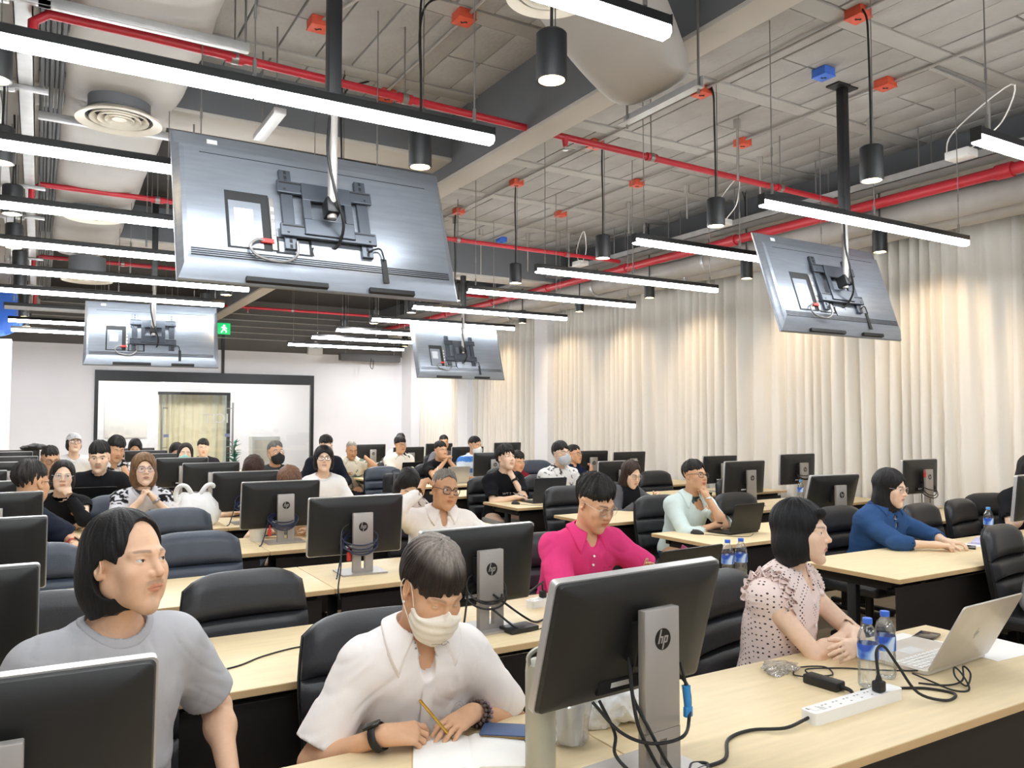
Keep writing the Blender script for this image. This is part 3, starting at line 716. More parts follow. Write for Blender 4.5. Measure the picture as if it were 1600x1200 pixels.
# ---------------------------------------------------------------- monitors
MW, MH = .555, .335
def mon_meshes():
    d = {}
    bm = BM(); prism(bm, rrect(MW, MH, .012), -.011, .011); d['rim'] = mesh_from(bm, 'rim', M['silver_rim'], True, 30)
    bm = BM(); pr = None
    for (s, y) in ((1, -.009), (1, -.0125), (.985, -.022), (.9, -.032), (.7, -.04)):
        q = [bm.verts.new((x, y, z)) for x, z in rrect(MW * s - .008, MH * s - .008, .012 + .02 * (1 - s))]
        if pr: bridge(bm, pr, q)
        pr = q
    bm.faces.new(pr); bmesh.ops.recalc_face_normals(bm, faces=bm.faces[:]); d['back_shell'] = mesh_from(bm, 'back_shell', M['mon_back'], True, 35)
    bm = BM(); b2(bm, -MW / 2 + .008, MW / 2 - .008, .0105, .0118, -MH / 2 + .016, MH / 2 - .008); d['screen'] = mesh_from(bm, 'screen', M['screen'])
    bm = BM(); b2(bm, -.2, .2, -.0275, -.02, .113, .1175); d['vent_slot'] = mesh_from(bm, 'vent_slot', M['seam'])
    bm = BM(); b2(bm, .16, .235, -.027, -.0225, -.125, -.05); d['side_pocket'] = mesh_from(bm, 'side_pocket', M['seam'])
    bm = BM(); b2(bm, -.11, .11, -.042, -.03, -.135, -.1); d['port_bay'] = mesh_from(bm, 'port_bay', M['seam'])
    bm = BM(); b2(bm, -.07, .0, -.0425, -.04, -.122, -.108); d['port_label'] = mesh_from(bm, 'port_label', M['label_white'])
    bm = BM(); box(bm, (.006, -.058, 0), (.1, .05, .1), .006); d['hinge'] = mesh_from(bm, 'hinge', M['black_plastic'])
    bm = BM(); prism(bm, [(-.13, -.09), (.13, -.09), (.13, .11), (-.13, .11)], 0, .009, (0, 1, 2)); d['stand_base'] = mesh_from(bm, 'stand_base', M['silver'], True, 30)
    # badge: dark disc with two slanted letters
    bm = BM(); cyl(bm, (0, 0, 0), (0, -.0012, 0), .0235, n=40); d['logo_disc'] = mesh_from(bm, 'logo_disc', M['logo_black'])
    bm = BM(); sh = Matrix(((1, 0, .3, 0), (0, 1, 0, 0), (0, 0, 1, 0), (0, 0, 0, 1)))
    def bar(x0, x1, z0, z1): b2(bm, x0, x1, -.0019, -.0011, z0, z1, 0, sh)
    bar(-.0135, -.0095, -.0085, .0212); bar(-.0095, -.004, .0035, .0068); bar(-.0046, -.0006, -.0085, .0058)
    bar(.0022, .0062, -.0212, .0068); bar(.0062, .0125, .0035, .0068); bar(.0062, .0125, -.0085, -.0052); bar(.0105, .0145, -.0075, .0058)
    d['logo_letters'] = mesh_from(bm, 'logo_letters', M['silver'], False)
    return d
MM = mon_meshes()
colcache = {}
def column_mesh(h):
    h = round(h, 2)
    if h not in colcache:
        bm = BM(); w2 = .058
        b2(bm, -w2, w2, -.013, .013, .12, h, .003)
        b2(bm, -w2, -.012, -.013, .013, .008, .12, 0); b2(bm, .012, w2, -.013, .013, .008, .12, 0); b2(bm, -.012, .012, -.013, .013, .008, .03, 0); b2(bm, -.012, .012, -.013, .013, .1, .12, 0)
        colcache[h] = mesh_from(bm, 'stand_column', M['silver'], True, 30)
    return colcache[h]
def monitor(x, y, top, lab, yaw=0., tilt=6., group='computer monitors on the desks', detail=True):
    """x, y: where the panel centre stands; top: height of the panel's upper edge; tilt: top leans to -Y"""
    t = thing('computer_monitor', lab, 'monitor', (x, y, DT), yaw, group)
    zc_ = top - DT - MH / 2
    Mx = Matrix.Translation((0, 0, zc_)) @ Matrix.Rotation(R(tilt), 4, 'X')
    cy = -.092
    for nme in ('rim', 'back_shell', 'screen', 'vent_slot', 'side_pocket', 'port_bay', 'port_label', 'hinge'):
        o = link(nme, MM[nme], t); o.matrix_local = Mx
    o = link('stand_base', MM['stand_base'], t); o.location = (.012, cy + .03, .0005)
    h = zc_ + .075
    c = link('stand_column', column_mesh(h), t); c.location = (.012, cy, 0)
    o = link('logo_disc', MM['logo_disc'], c); o.location = (0, -.013, h - .075); o.scale = (1.1, 1, 1.1)
    o = link('logo_letters', MM['logo_letters'], c); o.location = (0, -.013, h - .075); o.scale = (1.1, 1, 1.1)
    return t
MON = {}
def mon(key, *a, **k): MON[key] = monitor(*a, **k)
mon('M1', 1.292, 1.598, 1.255, 'large foreground monitor seen from behind, right of the masked writer', yaw=R(4.2), tilt=15.8)
mon('M2', -.075, 1.66, 1.185, 'foreground monitor at the bottom left, in front of the grey shirt man', yaw=R(-2), tilt=8)
mon('i', 1.60, 2.99, 1.17, 'monitor directly behind the masked writer, power strip beside it', yaw=R(3), tilt=7)
mon('h', 1.58, 4.42, 1.18, 'monitor with a blue cable coil round its stand, left of the man in glasses', yaw=R(-2))
mon('g', 1.5, 5.76, 1.18, 'monitor with a dark cable coil at mid left, one row behind the blue coil one')
mon('f', 1.52, 6.95, 1.18, 'monitor just right of the white shopping bag, back turned', tilt=5)
mon('e', 1.53, 8.6, 1.175, 'monitor showing its round badge behind the white shopping bag', tilt=5)
mon('d', 1.42, 9.75, 1.18, 'monitor in the left middle line, fourth from the back wall', tilt=5)
mon('c', 1.42, 11.05, 1.18, 'monitor in the left middle line, third from the back wall', tilt=5)
mon('b', 1.32, 12.35, 1.175, 'monitor in the left middle line, second from the back wall', tilt=5)
mon('a', 1.3, 13.65, 1.17, 'monitor in the left middle line nearest the back wall', tilt=5)
for k, (x, y, z) in enumerate(((-.262, 2.93, 1.172), (-.23, 4.3, 1.175), (-.24, 5.72, 1.178), (-.4, 6.98, 1.165), (-.5, 8.3, 1.172), (-.29, 9.7, 1.18), (-.27, 11.0, 1.183), (-.33, 12.3, 1.193), (-.25, 13.65, 1.172))):
    mon('L%d' % k, x, y, z, 'monitor along the left picture edge, %s behind the foreground one' % (wn + ['ninth'])[k])
for key, x, y, z, lab, yaw, tilt in (
    ('r1', 5.15, 13.65, 1.165, 'far monitor beside the old man covering his face', 0, 5), ('r2', 5.3, 12.3, 1.155, 'far monitor between the patterned shirt man and the black shirt man', 0, 5),
    ('r3', 5.75, 11.05, 1.19, 'far monitor right beside the clasped hands of the black shirt man', 0, 5), ('r4', 6.5, 13.65, 1.16, 'far monitor just behind the masked man in stripes', 0, 5),
    ('r5', 7.2, 12.3, 1.2, 'far monitor by the curtain behind the hair of the printed shirt man', 0, 5), ('r6', 5.45, 9.72, 1.155, 'dark monitor left of the head of the printed shirt man', R(-12), 5),
    ('r7', 6.6, 9.0, 1.18, 'monitor right of the navy shirt man with glasses', R(-8), 5), ('r8', 6.98, 8.62, 1.172, 'monitor against the curtain above the woman with the tablet', 0, 5),
    ('r9', 5.55, 7.05, 1.155, 'dark monitor right behind the woman with the tablet', 0, 5), ('r10', 7.05, 7.0, 1.18, 'monitor by the curtain right of the head in the mint shirt, rear one', 0, 5),
    ('r11', 6.1, 5.72, 1.2, 'monitor right of the head in the mint shirt, front one', 0, 5), ('r12', 7.2, 5.98, 1.235, 'small raised monitor before the curtain with dangling cables', 0, 2),
    ('r13', 5.62, 4.33, 1.17, 'tilted monitor with a badge left of the woman in denim', R(-4), 16), ('r14', 7.42, 4.7, 1.225, 'raised monitor before the curtain right of the woman in denim', 0, 2),
    ('r15', 6.3, 3.12, 1.215, 'monitor at the right picture edge with a blue capped bottle beside it', R(4), 6)):
    mon(key, x, y, z, lab, yaw=yaw, tilt=tilt)
# ---------------------------------------------------------------- hanging screens
def make_tv(x, y, z, tilt, lab, yaw=0.):
    W, H = 1.45, .83
    t = thing('hanging_television', lab, 'television', (x, y, z), R(yaw), 'televisions hung from the ceiling with their backs to the camera')
    Mx = Matrix.Rotation(R(-tilt), 4, 'X')
    def part(nm, bm, m, smooth=True, ang=30):
        o = obj(nm, bm, m, t, smooth, ang); o.matrix_local = Mx; return o
    bm = BM(); pr = None
    for (dx, zt, zb, yy) in ((0, 0, 0, .02), (0, 0, 0, .008), (.006, .006, .006, .0), (.012, .08, .02, -.006), (.03, .1, .07, -.032), (.05, .13, .12, -.04)):
        q = [bm.verts.new(v) for v in ((-W / 2 + dx, yy, -H / 2 + zb), (W / 2 - dx, yy, -H / 2 + zb), (W / 2 - dx, yy, H / 2 - zt), (-W / 2 + dx, yy, H / 2 - zt))]
        if pr: bridge(bm, pr, q)
        else: bm.faces.new(q[::-1])
        pr = q
    bm.faces.new(pr); bmesh.ops.recalc_face_normals(bm, faces=bm.faces[:]); part('back_shell', bm, M['tv_back'], True, 20)
    bm = BM(); b2(bm, -W / 2 + .006, W / 2 - .006, .02, .023, -H / 2 + .01, H / 2 - .006); part('screen', bm, M['screen'])
    bm = BM()
    for i in range(4): b2(bm, -W / 2 + .06, W / 2 - .06, -.042, -.036, -.27 - .011 * i, -.265 - .011 * i)
    part('vent_lines', bm, M['tv_dark'], False)
    bm = BM(); b2(bm, -W / 2 + .12, W / 2 - .12, -.0405, -.036, H / 2 - .142, H / 2 - .138); part('seam_line', bm, M['tv_dark'], False)
    bm = BM(); b2(bm, -.5, -.29, -.0415, -.034, -.245, .075); b2(bm, -.27, -.09, -.0415, -.034, -.25, -.155); part('port_recess', bm, M['tv_dark'], False)
    bm = BM(); b2(bm, -.485, -.33, -.0425, -.036, -.235, .02); b2(bm, -.255, -.105, -.0425, -.036, -.24, -.165); part('recess_floor', bm, M['tv_back'], False)
    bm = BM(); b2(bm, -.46, -.37, -.0432, -.04, -.13, -.02); part('rating_label', bm, mat('grey_label', 'b8bcc2', .6), False)
    bm = BM(); b2(bm, -.29, -.265, -.05, -.036, -.24, .06, .003); part('port_strip', bm, M['wire'], False)
    for i in range(5):
        bm = BM(); b2(bm, -.285, -.27, -.053, -.049, -.2 + .045 * i, -.178 + .045 * i); part('port', bm, M['label_white'], False)
    bm = BM(); b2(bm, -.345, -.28, -.055, -.04, -.205, -.18, .003); part('red_plug', bm, mat('red_plug_plastic', 'c8352f', .5), False)
    bm = BM(); b2(bm, -.56, -.51, -.0115, -.0055, H / 2 - .062, H / 2 - .036); part('white_sticker', bm, M['label_white'], False)
    bm = BM(); b2(bm, -.42, -.02, -.03, -.006, -H / 2 + .006, -H / 2 + .03); part('bottom_grille', bm, M['tv_dark'], False)
    bm = BM(); b2(bm, .2, .45, -.03, -.006, -H / 2 + .006, -H / 2 + .03); part('bottom_grille', bm, M['tv_dark'], False)
    # bracket: two uprights, two cross rails, centre plate
    bk = mat('bracket_steel', '4c5159', .35, .5)
    for sx in (-.2, .2):
        bm = BM(); b2(bm, sx - .03, sx + .03, -.062, -.04, -.23, .23, .003)
        o = part('bracket_upright', bm, bk, False)
        bm = BM()
        for zz in (-.215, -.185, -.16, .16, .185, .215): b2(bm, sx - .007, sx + .007, -.0635, -.06, zz - .009, zz + .009)
        oo = tag(obj('slot_holes', bm, M['tv_dark'], o, False), kind='stuff')
    for zz in (.12, -.13):
        bm = BM(); b2(bm, -.25, .25, -.08, -.062, zz - .035, zz + .035, .004); o = part('bracket_rail', bm, bk, False)
        bm = BM(); b2(bm, -.24, -.13, -.0815, -.079, zz + .018, zz + .026); b2(bm, .13, .24, -.0815, -.079, zz + .018, zz + .026)
        for q in range(6): b2(bm, -.22 + .085 * q, -.208 + .085 * q, -.0815, -.079, zz - .02, zz - .012)
        tag(obj('rail_holes', bm, M['tv_dark'], o, False), kind='stuff')
    bm = BM(); b2(bm, -.13, .13, -.09, -.075, .05, .15, .004); b2(bm, -.13, .13, -.09, -.075, -.15, -.06, .004); b2(bm, -.13, -.09, -.09, -.075, -.06, .05); b2(bm, .09, .13, -.09, -.075, -.06, .05); part('centre_plate', bm, bk, False)
    bm = BM(); box(bm, (0, -.13, -.01), (.07, .09, .09), .01); part('pivot_block', bm, M['black_metal'])
    py, pz_ = -.15 * math.cos(R(tilt)), -.02
    bm = BM(); cyl(bm, (0, py, pz_), (0, py, .62), .024, n=16); obj('lower_pole', bm, M['silver'], t)
    bm = BM(); b2(bm, -.033, .033, py - .033, py + .033, .58, ZS - z - .02, .004); obj('upper_pole', bm, M['black_metal'], t)
    bm = BM(); b2(bm, -.12, .12, py - .06, py + .06, ZS - z - .045, ZS - z - .02, .004); obj('ceiling_plate', bm, M['black_metal'], t)
    bm = BM(); tube(bm, [(-.02, py - .01, .5), (-.035, py - .03, .3), (.0, py - .05, .1), (.05, py - .03, -.05), (.04, py + .03, -.15), (-.01, py + .06, -.17)], .008, 8); tube(bm, [(-.06, py + .06, -.15), (-.09, py + .03, -.2), (-.03, py + .02, -.3), (.05, py + .02, -.28), (.04, py + .05, -.16)], .006, 8); obj('pole_cable', bm, M['cord'], t)
    bm = BM(); tube(bm, [(-.17, -.07, -.19), (-.18, -.07, -.27), (-.25, -.065, -.31), (-.36, -.06, -.29), (-.4, -.06, -.24), (-.37, -.06, -.2), (-.33, -.05, -.192)], .007, 8); part('signal_cable', bm, M['wire'])
    bm = BM(); tube(bm, [(.2, -.07, -.2), (.27, -.06, -.17), (.29, -.055, -.23)], .005, 6); b2(bm, .275, .305, -.046, -.04, -.36, -.22); part('power_cable', bm, M['cord'])
    return t
TV = [make_tv(1.25, 4.03, 2.65, 19.5, 'largest hanging television at upper left, back plate and bracket in view', 1), make_tv(5.4, 4.13, 2.66, 18.5, 'hanging television at upper right in front of the curtain', 0),
      make_tv(1.15, 10.3, 2.62, 22, 'farther hanging television over the glass doors at left', -5), make_tv(5.32, 10.51, 2.6, 18.4, 'smaller hanging television at the picture centre', 1)]
# ================================================================ PEOPLE: distance-field bodies meshed as continuous surfaces
f32 = np.float32
def A3(*v): return np.array(v, f32)
def nrm(v): v = np.asarray(v, f32); return v / (np.linalg.norm(v) + 1e-9)
def sph(c, r):
    c = np.asarray(c, f32); return lambda p: np.sqrt(((p - c) ** 2).sum(1)) - r
def ell(c, r, Rm=None):
    c = np.asarray(c, f32); ir = 1 / np.asarray(r, f32)
    def f(p):
        q = p - c
        if Rm is not None: q = q @ Rm
        q = q * ir; k0 = np.sqrt((q * q).sum(1)); q = q * ir; k1 = np.sqrt((q * q).sum(1)) + 1e-6
        return k0 * (k0 - 1) / k1
    return f
def rc(a, b, r1, r2=None):
    a = np.asarray(a, f32); b = np.asarray(b, f32); r2 = r1 if r2 is None else r2
    ba = b - a; l2 = float(ba @ ba) + 1e-9; rr = r1 - r2; a2 = max(l2 - rr * rr, 1e-9); il2 = 1 / l2
    def f(p):
        pa = p - a; y = pa @ ba; z = y - l2
        t = np.clip(y * il2, 0, 1) if abs(rr) < 1e-6 else None
        if t is not None:
            q = pa - t[:, None] * ba; return np.sqrt((q * q).sum(1)) - r1
        q = pa * l2 - y[:, None] * ba; x2 = (q * q).sum(1); y2 = y * y * l2; z2 = z * z * l2
        k = np.sign(rr) * rr * rr * x2
        d = (np.sqrt(x2 * a2 * il2) + y * rr) * il2 - r1
        c1 = np.sign(z) * a2 * z2 > k; c2 = np.sign(y) * a2 * y2 < k
        d = np.where(c2, np.sqrt(x2 + y2) * il2 - r1, d)
        return np.where(c1, np.sqrt(x2 + z2) * il2 - r2, d)
    return f
def smin(a, b, k):
    h = np.maximum(k - np.abs(a - b), 0) / k
    return np.minimum(a, b) - h * h * k * .25
def smax(a, b, k): return -smin(-a, -b, k)
class G:
    """a group of primitives with a bounding sphere, optionally in its own rotated frame"""
    def __init__(s, prims, c, r, k=.02, frame=None):
        s.p = prims; s.c = np.asarray(c, f32); s.r = r; s.k = k; s.fr = frame
    def raw(s, p):
        if s.fr is not None: p = (p - s.fr[1]) @ s.fr[0]
        d = None
        for t in s.p:
            f, op, k = t
            e = f(p)
            if d is None: d = e
            elif op == 'u': d = smin(d, e, k) if k > 0 else np.minimum(d, e)
            elif op == 's': d = smax(d, -e, k) if k > 0 else np.maximum(d, -e)
            else: d = np.maximum(d, e)
        return d
    def __call__(s, p):
        d = np.sqrt(((p - s.c) ** 2).sum(1)) - s.r
        m = d < .04
        if m.any():
            o = np.maximum(d, .03).astype(f32); o[m] = s.raw(p[m]); return o
        return d.astype(f32)
def union(gs):
    def f(p):
        d = None
        for g in gs:
            e = g(p); d = e if d is None else smin(d, e, g.k)
        return d
    return f
def surface_net(f, lo, hi, h, B=8, proj=1):
    lo = np.asarray(lo, f32); hi = np.asarray(hi, f32)
    nb = np.maximum(np.ceil((hi - lo) / (h * B)).astype(int), 1)
    ii = np.stack(np.meshgrid(*[np.arange(n) for n in nb], indexing='ij'), -1).reshape(-1, 3)
    cen = lo + (ii + .5) * h * B
    fc = np.concatenate([f(cen[i:i + 200000].astype(f32)) for i in range(0, len(cen), 200000)])
    ii = ii[np.abs(fc) < h * B * .866 * 1.25 + .004]
    if len(ii) == 0: return None
    g = np.stack(np.meshgrid(*[np.arange(B + 1)] * 3, indexing='ij'), -1).reshape(-1, 3)
    N = nb * B + 1; S = B + 1
    vk = []; vp = []; qa = []
    for s in range(0, len(ii), 400):
        blk = ii[s:s + 400]
        gi = blk[:, None] * B + g[None]
        P = (lo + gi.reshape(-1, 3) * h).astype(f32)
        D = f(P).reshape(-1, S, S, S)
        keep = (D.min((1, 2, 3)) < 0) & (D.max((1, 2, 3)) > 0)
        D = D[keep]; blk = blk[keep]
        if len(blk) == 0: continue
        n = len(blk); acc = np.zeros((n, B, B, B, 3), f32); cnt = np.zeros((n, B, B, B), f32)
        cs = [slice(0, B), slice(1, B + 1)]
        for ax in range(3):
            o = [a for a in range(3) if a != ax]
            for u in (0, 1):
                for v in (0, 1):
                    sl0 = [slice(None)] + [None] * 3; sl0[1 + ax] = cs[0]; sl0[1 + o[0]] = cs[u]; sl0[1 + o[1]] = cs[v]
                    sl1 = list(sl0); sl1[1 + ax] = cs[1]
                    a = D[tuple(sl0)]; b = D[tuple(sl1)]; m = (a < 0) != (b < 0)
                    t = np.where(m, a / np.where(m, a - b, 1), 0)
                    acc[..., ax] += t * m; acc[..., o[0]] += u * m; acc[..., o[1]] += v * m; cnt += m
        c = np.argwhere(cnt > 0)
        cell = blk[c[:, 0]] * B + c[:, 1:]
        pos = cell + acc[c[:, 0], c[:, 1], c[:, 2], c[:, 3]] / cnt[c[:, 0], c[:, 1], c[:, 2], c[:, 3]][:, None]
        vk.append((cell[:, 0] * N[1] + cell[:, 1]) * N[2] + cell[:, 2]); vp.append(pos)
        for ax in range(3):
            o = [(ax + 1) % 3, (ax + 2) % 3]
            sl0 = [slice(None), cs[0], cs[0], cs[0]]; sl1 = list(sl0); sl1[1 + ax] = cs[1]
            a = D[tuple(sl0)]; b = D[tuple(sl1)]; m = np.argwhere((a < 0) != (b < 0))
            if len(m) == 0: continue
            e = blk[m[:, 0]] * B + m[:, 1:]; inside = a[m[:, 0], m[:, 1], m[:, 2], m[:, 3]] < 0
            e0 = np.eye(3, dtype=int)[o[0]]; e1 = np.eye(3, dtype=int)[o[1]]
            q = np.stack([e - e0 - e1, e - e1, e, e - e0], 1)
            q[~inside] = q[~inside][:, ::-1]
            qa.append((q[..., 0] * N[1] + q[..., 1]) * N[2] + q[..., 2])
    if not vk: return None
    vk = np.concatenate(vk); vp = np.concatenate(vp); q = np.concatenate(qa)
    vk, ix = np.unique(vk, return_index=True); vp = vp[ix]
    j = np.searchsorted(vk, q); j = np.minimum(j, len(vk) - 1); ok = (vk[j] == q).all(1); q = j[ok]
    V = (lo + vp * h).astype(f32)
    for _ in range(proj):
        e = h * .35; d0 = f(V)
        gr = np.stack([f(V + A3(e, 0, 0)) - d0, f(V + A3(0, e, 0)) - d0, f(V + A3(0, 0, e)) - d0], 1) / e
        gl = (gr * gr).sum(1); st = np.clip(d0 / np.maximum(gl, .3), -h * .6, h * .6)
        V = V - gr * st[:, None]
    return V, q
def np_mesh(name, parts, m, cols=None):
    V = np.concatenate([p[0] for p in parts]); off = 0; Q = []
    for v, q in parts: Q.append(q + off); off += len(v)
    Q = np.concatenate(Q)
    me = bpy.data.meshes.new(name)
    me.vertices.add(len(V)); me.vertices.foreach_set('co', V.astype(f32).ravel())
    me.loops.add(Q.size); me.loops.foreach_set('vertex_index', Q.astype(np.int32).ravel())
    me.polygons.add(len(Q)); me.polygons.foreach_set('loop_start', np.arange(0, Q.size, 4, dtype=np.int32))
    me.update(calc_edges=True); me.shade_smooth()
    if cols is not None:
        C = np.concatenate([np.broadcast_to(np.asarray(cols(p[0]), f32), (len(p[0]), 3)) for p in parts])
        a = me.color_attributes.new('Col', 'FLOAT_COLOR', 'POINT')
        a.data.foreach_set('color', np.concatenate([C, np.ones((len(C), 1), f32)], 1).astype(f32).ravel())
    if m is not None: me.materials.append(m)
    return me
def vnoise(x, y, seed=0):
    """value noise on a 2-D lattice"""
    xi = np.floor(x).astype(np.int64); yi = np.floor(y).astype(np.int64); fx = x - xi; fy = y - yi
    fx = fx * fx * (3 - 2 * fx); fy = fy * fy * (3 - 2 * fy)
    def hsh(a, b):
        n = (a * 374761393 + b * 668265263 + seed * 974711) & 0x7fffffff; n = ((n ^ (n >> 13)) * 1274126177) & 0x7fffffff
        return ((n ^ (n >> 16)) & 0xffff) / 65535.
    return ((hsh(xi, yi) * (1 - fx) + hsh(xi + 1, yi) * fx) * (1 - fy) + (hsh(xi, yi + 1) * (1 - fx) + hsh(xi + 1, yi + 1) * fx) * fy).astype(f32)
def rotm(yaw=0, pitch=0, roll=0):
    """columns: local axes. yaw +: turns the face toward the person's own left (+x); pitch +: looks down; roll +: leans to own left"""
    y, p, r = R(yaw), R(pitch), R(roll)
    m = Matrix.Rotation(y, 3, 'Z') @ Matrix.Rotation(p, 3, 'X') @ Matrix.Rotation(r, 3, 'Y')
    return np.array(m, f32)
SKIN = {'a': lin('e2b797'), 'b': lin('d8a986'), 'c': lin('ecc9ae'), 'd': lin('c99a76')}
LIP = np.array(lin('b3706a'), f32)
EYE_X, EYE_Y, EYE_Z = .0315, -.0745, .006
def head_prims(o):
    j = o.get('jaw', 1.); ck = o.get('cheek', 0.); P = []
    u = lambda f, k: P.append((f, 'u', k)); s = lambda f, k: P.append((f, 's', k))
    P.append((ell((0, .018, .042), (.0745, .094, .083)), 'u', 0))
    u(ell((0, -.022, -.015), (.0605 + ck * .5, .073, .088)), .03)
    u(rc((.046 * j, .0, -.052), (.012, -.064, -.103), .017 + ck * .3, .0145), .03); u(rc((-.046 * j, .0, -.052), (-.012, -.064, -.103), .017 + ck * .3, .0145), .03)
    u(sph((0, -.073, -.103), .0165), .02)
    for x in (1, -1):
        u(ell((x * .040, -.062, -.022), (.024 + ck, .020 + ck, .022)), .025)
        u(ell((x * .032, -.060, -.062), (.02 + ck, .02, .03)), .03)
        u(rc((x * .010, -.0875, .024), (x * .046, -.070, .022), .0075, .006), .016)
        s(ell((x * .0315, -.096, .006), (.019, .012, .0115)), .012)
        u(sph((x * EYE_X, EYE_Y, EYE_Z), .0128), .006)
    u(rc((0, -.086, .014), (0, -.1055, -.022), .0066, .0095), .012)
    u(sph((0, -.107, -.025), .0102), .006)
    for x in (1, -1):
        u(ell((x * .0128, -.0945, -.0285), (.0085, .0108, .008)), .006); s(ell((x * .0062, -.1015, -.0355), (.0036, .0052, .0035)), .002)
    u(ell((0, -.079, -.053), (.026, .016, .02)), .02)
    u(rc((-.019, -.083, -.0595), (-.006, -.0935, -.0555), .0032, .0046), .004); u(rc((.019, -.083, -.0595), (.006, -.0935, -.0555), .0032, .0046), .004); u(rc((-.006, -.0935, -.0555), (.006, -.0935, -.0555), .0046, .0046), .004)
    u(rc((-.015, -.086, -.0645), (.015, -.086, -.0645), .0042), .004); u(ell((0, -.0915, -.065), (.012, .0065, .0055)), .004)
    s(rc((-.021, -.0885, -.0602), (.021, -.0885, -.0602), .0011), .003); s(ell((0, -.0985, -.0605), (.014, .004, .0012)), .002)
    s(ell((0, -.0925, -.08), (.014, .006, .005)), .008)
    for x in (1, -1):
        E = np.array(Matrix.Rotation(R(18 * x), 3, 'Z') @ Matrix.Rotation(R(-8), 3, 'X'), f32)
        u(ell((x * .0745, .012, .0), (.0085, .019, .032), E), .006); s(ell((x * .081, .007, .003), (.007, .010, .019), E), .004)
        u(sph((x * .073, .004, -.024), .0075), .005)
    return P
def smoothstep(a, b, x):
    t = np.clip((x - a) / (b - a), 0, 1); return t * t * (3 - 2 * t)
def face_cols(q, sk, o):
    """colour of the skin in head coordinates: lips, flush, brows, beard"""
    sk = np.asarray(sk, f32); C = np.broadcast_to(sk, (len(q), 3)).copy()
    def mix(m, c):
        nonlocal C
        m = np.clip(m, 0, 1)[:, None]; C = C * (1 - m) + np.asarray(c, f32) * m
    x, y, z = np.abs(q[:, 0]), q[:, 1], q[:, 2]; front = smoothstep(-.055, -.075, y)
    mix(.22 * np.exp(-((x - .042) ** 2 + (z + .028) ** 2) / .0006) * front, sk * A3(1.02, .72, .66))
    mix(.3 * np.exp(-(x ** 2 + (z + .024) ** 2) / .0002) * front, sk * A3(1., .75, .7))
    lipw = np.clip(1 - (x / .0235) ** 2, 0, 1) ** .5
    up = (z < -.0585) | True
    m = smoothstep(1.15, .8, np.abs(z + .0605) / (.0098 * lipw + 1e-4)) * smoothstep(-.078, -.084, y)
    mix(m * .85, o.get('lip', sk * A3(.82, .5, .47)))
    mix(smoothstep(.0016, .0006, np.abs(z + .0602)) * (x < .021) * (y < -.08) * .7, sk * A3(.35, .18, .16))
    br = np.asarray(o.get('brow', lin('2a211d')), f32); bz = .0275 - 4.5 * (x - .028) ** 2 + .06 * (x - .02) + o.get('brow_up', 0)
    m = smoothstep(.0052, .0025, np.abs(z - bz) * (1 + 14 * np.maximum(x - .03, 0))) * smoothstep(.010, .016, x) * smoothstep(.054, .046, x) * smoothstep(-.055, -.062, y)
    mix(m * o.get('brow_w', .8), br)
    # lash line
    e = np.sqrt((x - EYE_X) ** 2 + (y - EYE_Y) ** 2 + (z - EYE_Z) ** 2)
    if o.get('stache'):
        m = smoothstep(.008, .003, np.abs(z + .0465 + .16 * np.maximum(x - .008, 0))) * smoothstep(.033, .02, x) * smoothstep(-.06, -.08, y); mix(m * o['stache'], br)
    if o.get('goatee'):
        m = smoothstep(.016, .006, np.sqrt((x * .9) ** 2 + (z + .083) ** 2)) * smoothstep(-.06, -.08, y); mix(m * o['goatee'] * .8, br)
        m = smoothstep(.03, .0, np.sqrt(x ** 2 + (z + .118) ** 2)) * smoothstep(-.04, -.06, y); mix(m * o['goatee'] * .6, br)
        m = smoothstep(.006, .003, np.abs(x - .027)) * smoothstep(-.05, -.056, z) * smoothstep(-.075, -.068, z) * (y < -.05); mix(m * o['goatee'] * .5, br)
    if o.get('stubble'):
        m = smoothstep(-.035, -.06, z) * (y < .0); mix(m * o['stubble'], sk * .45)
    return C
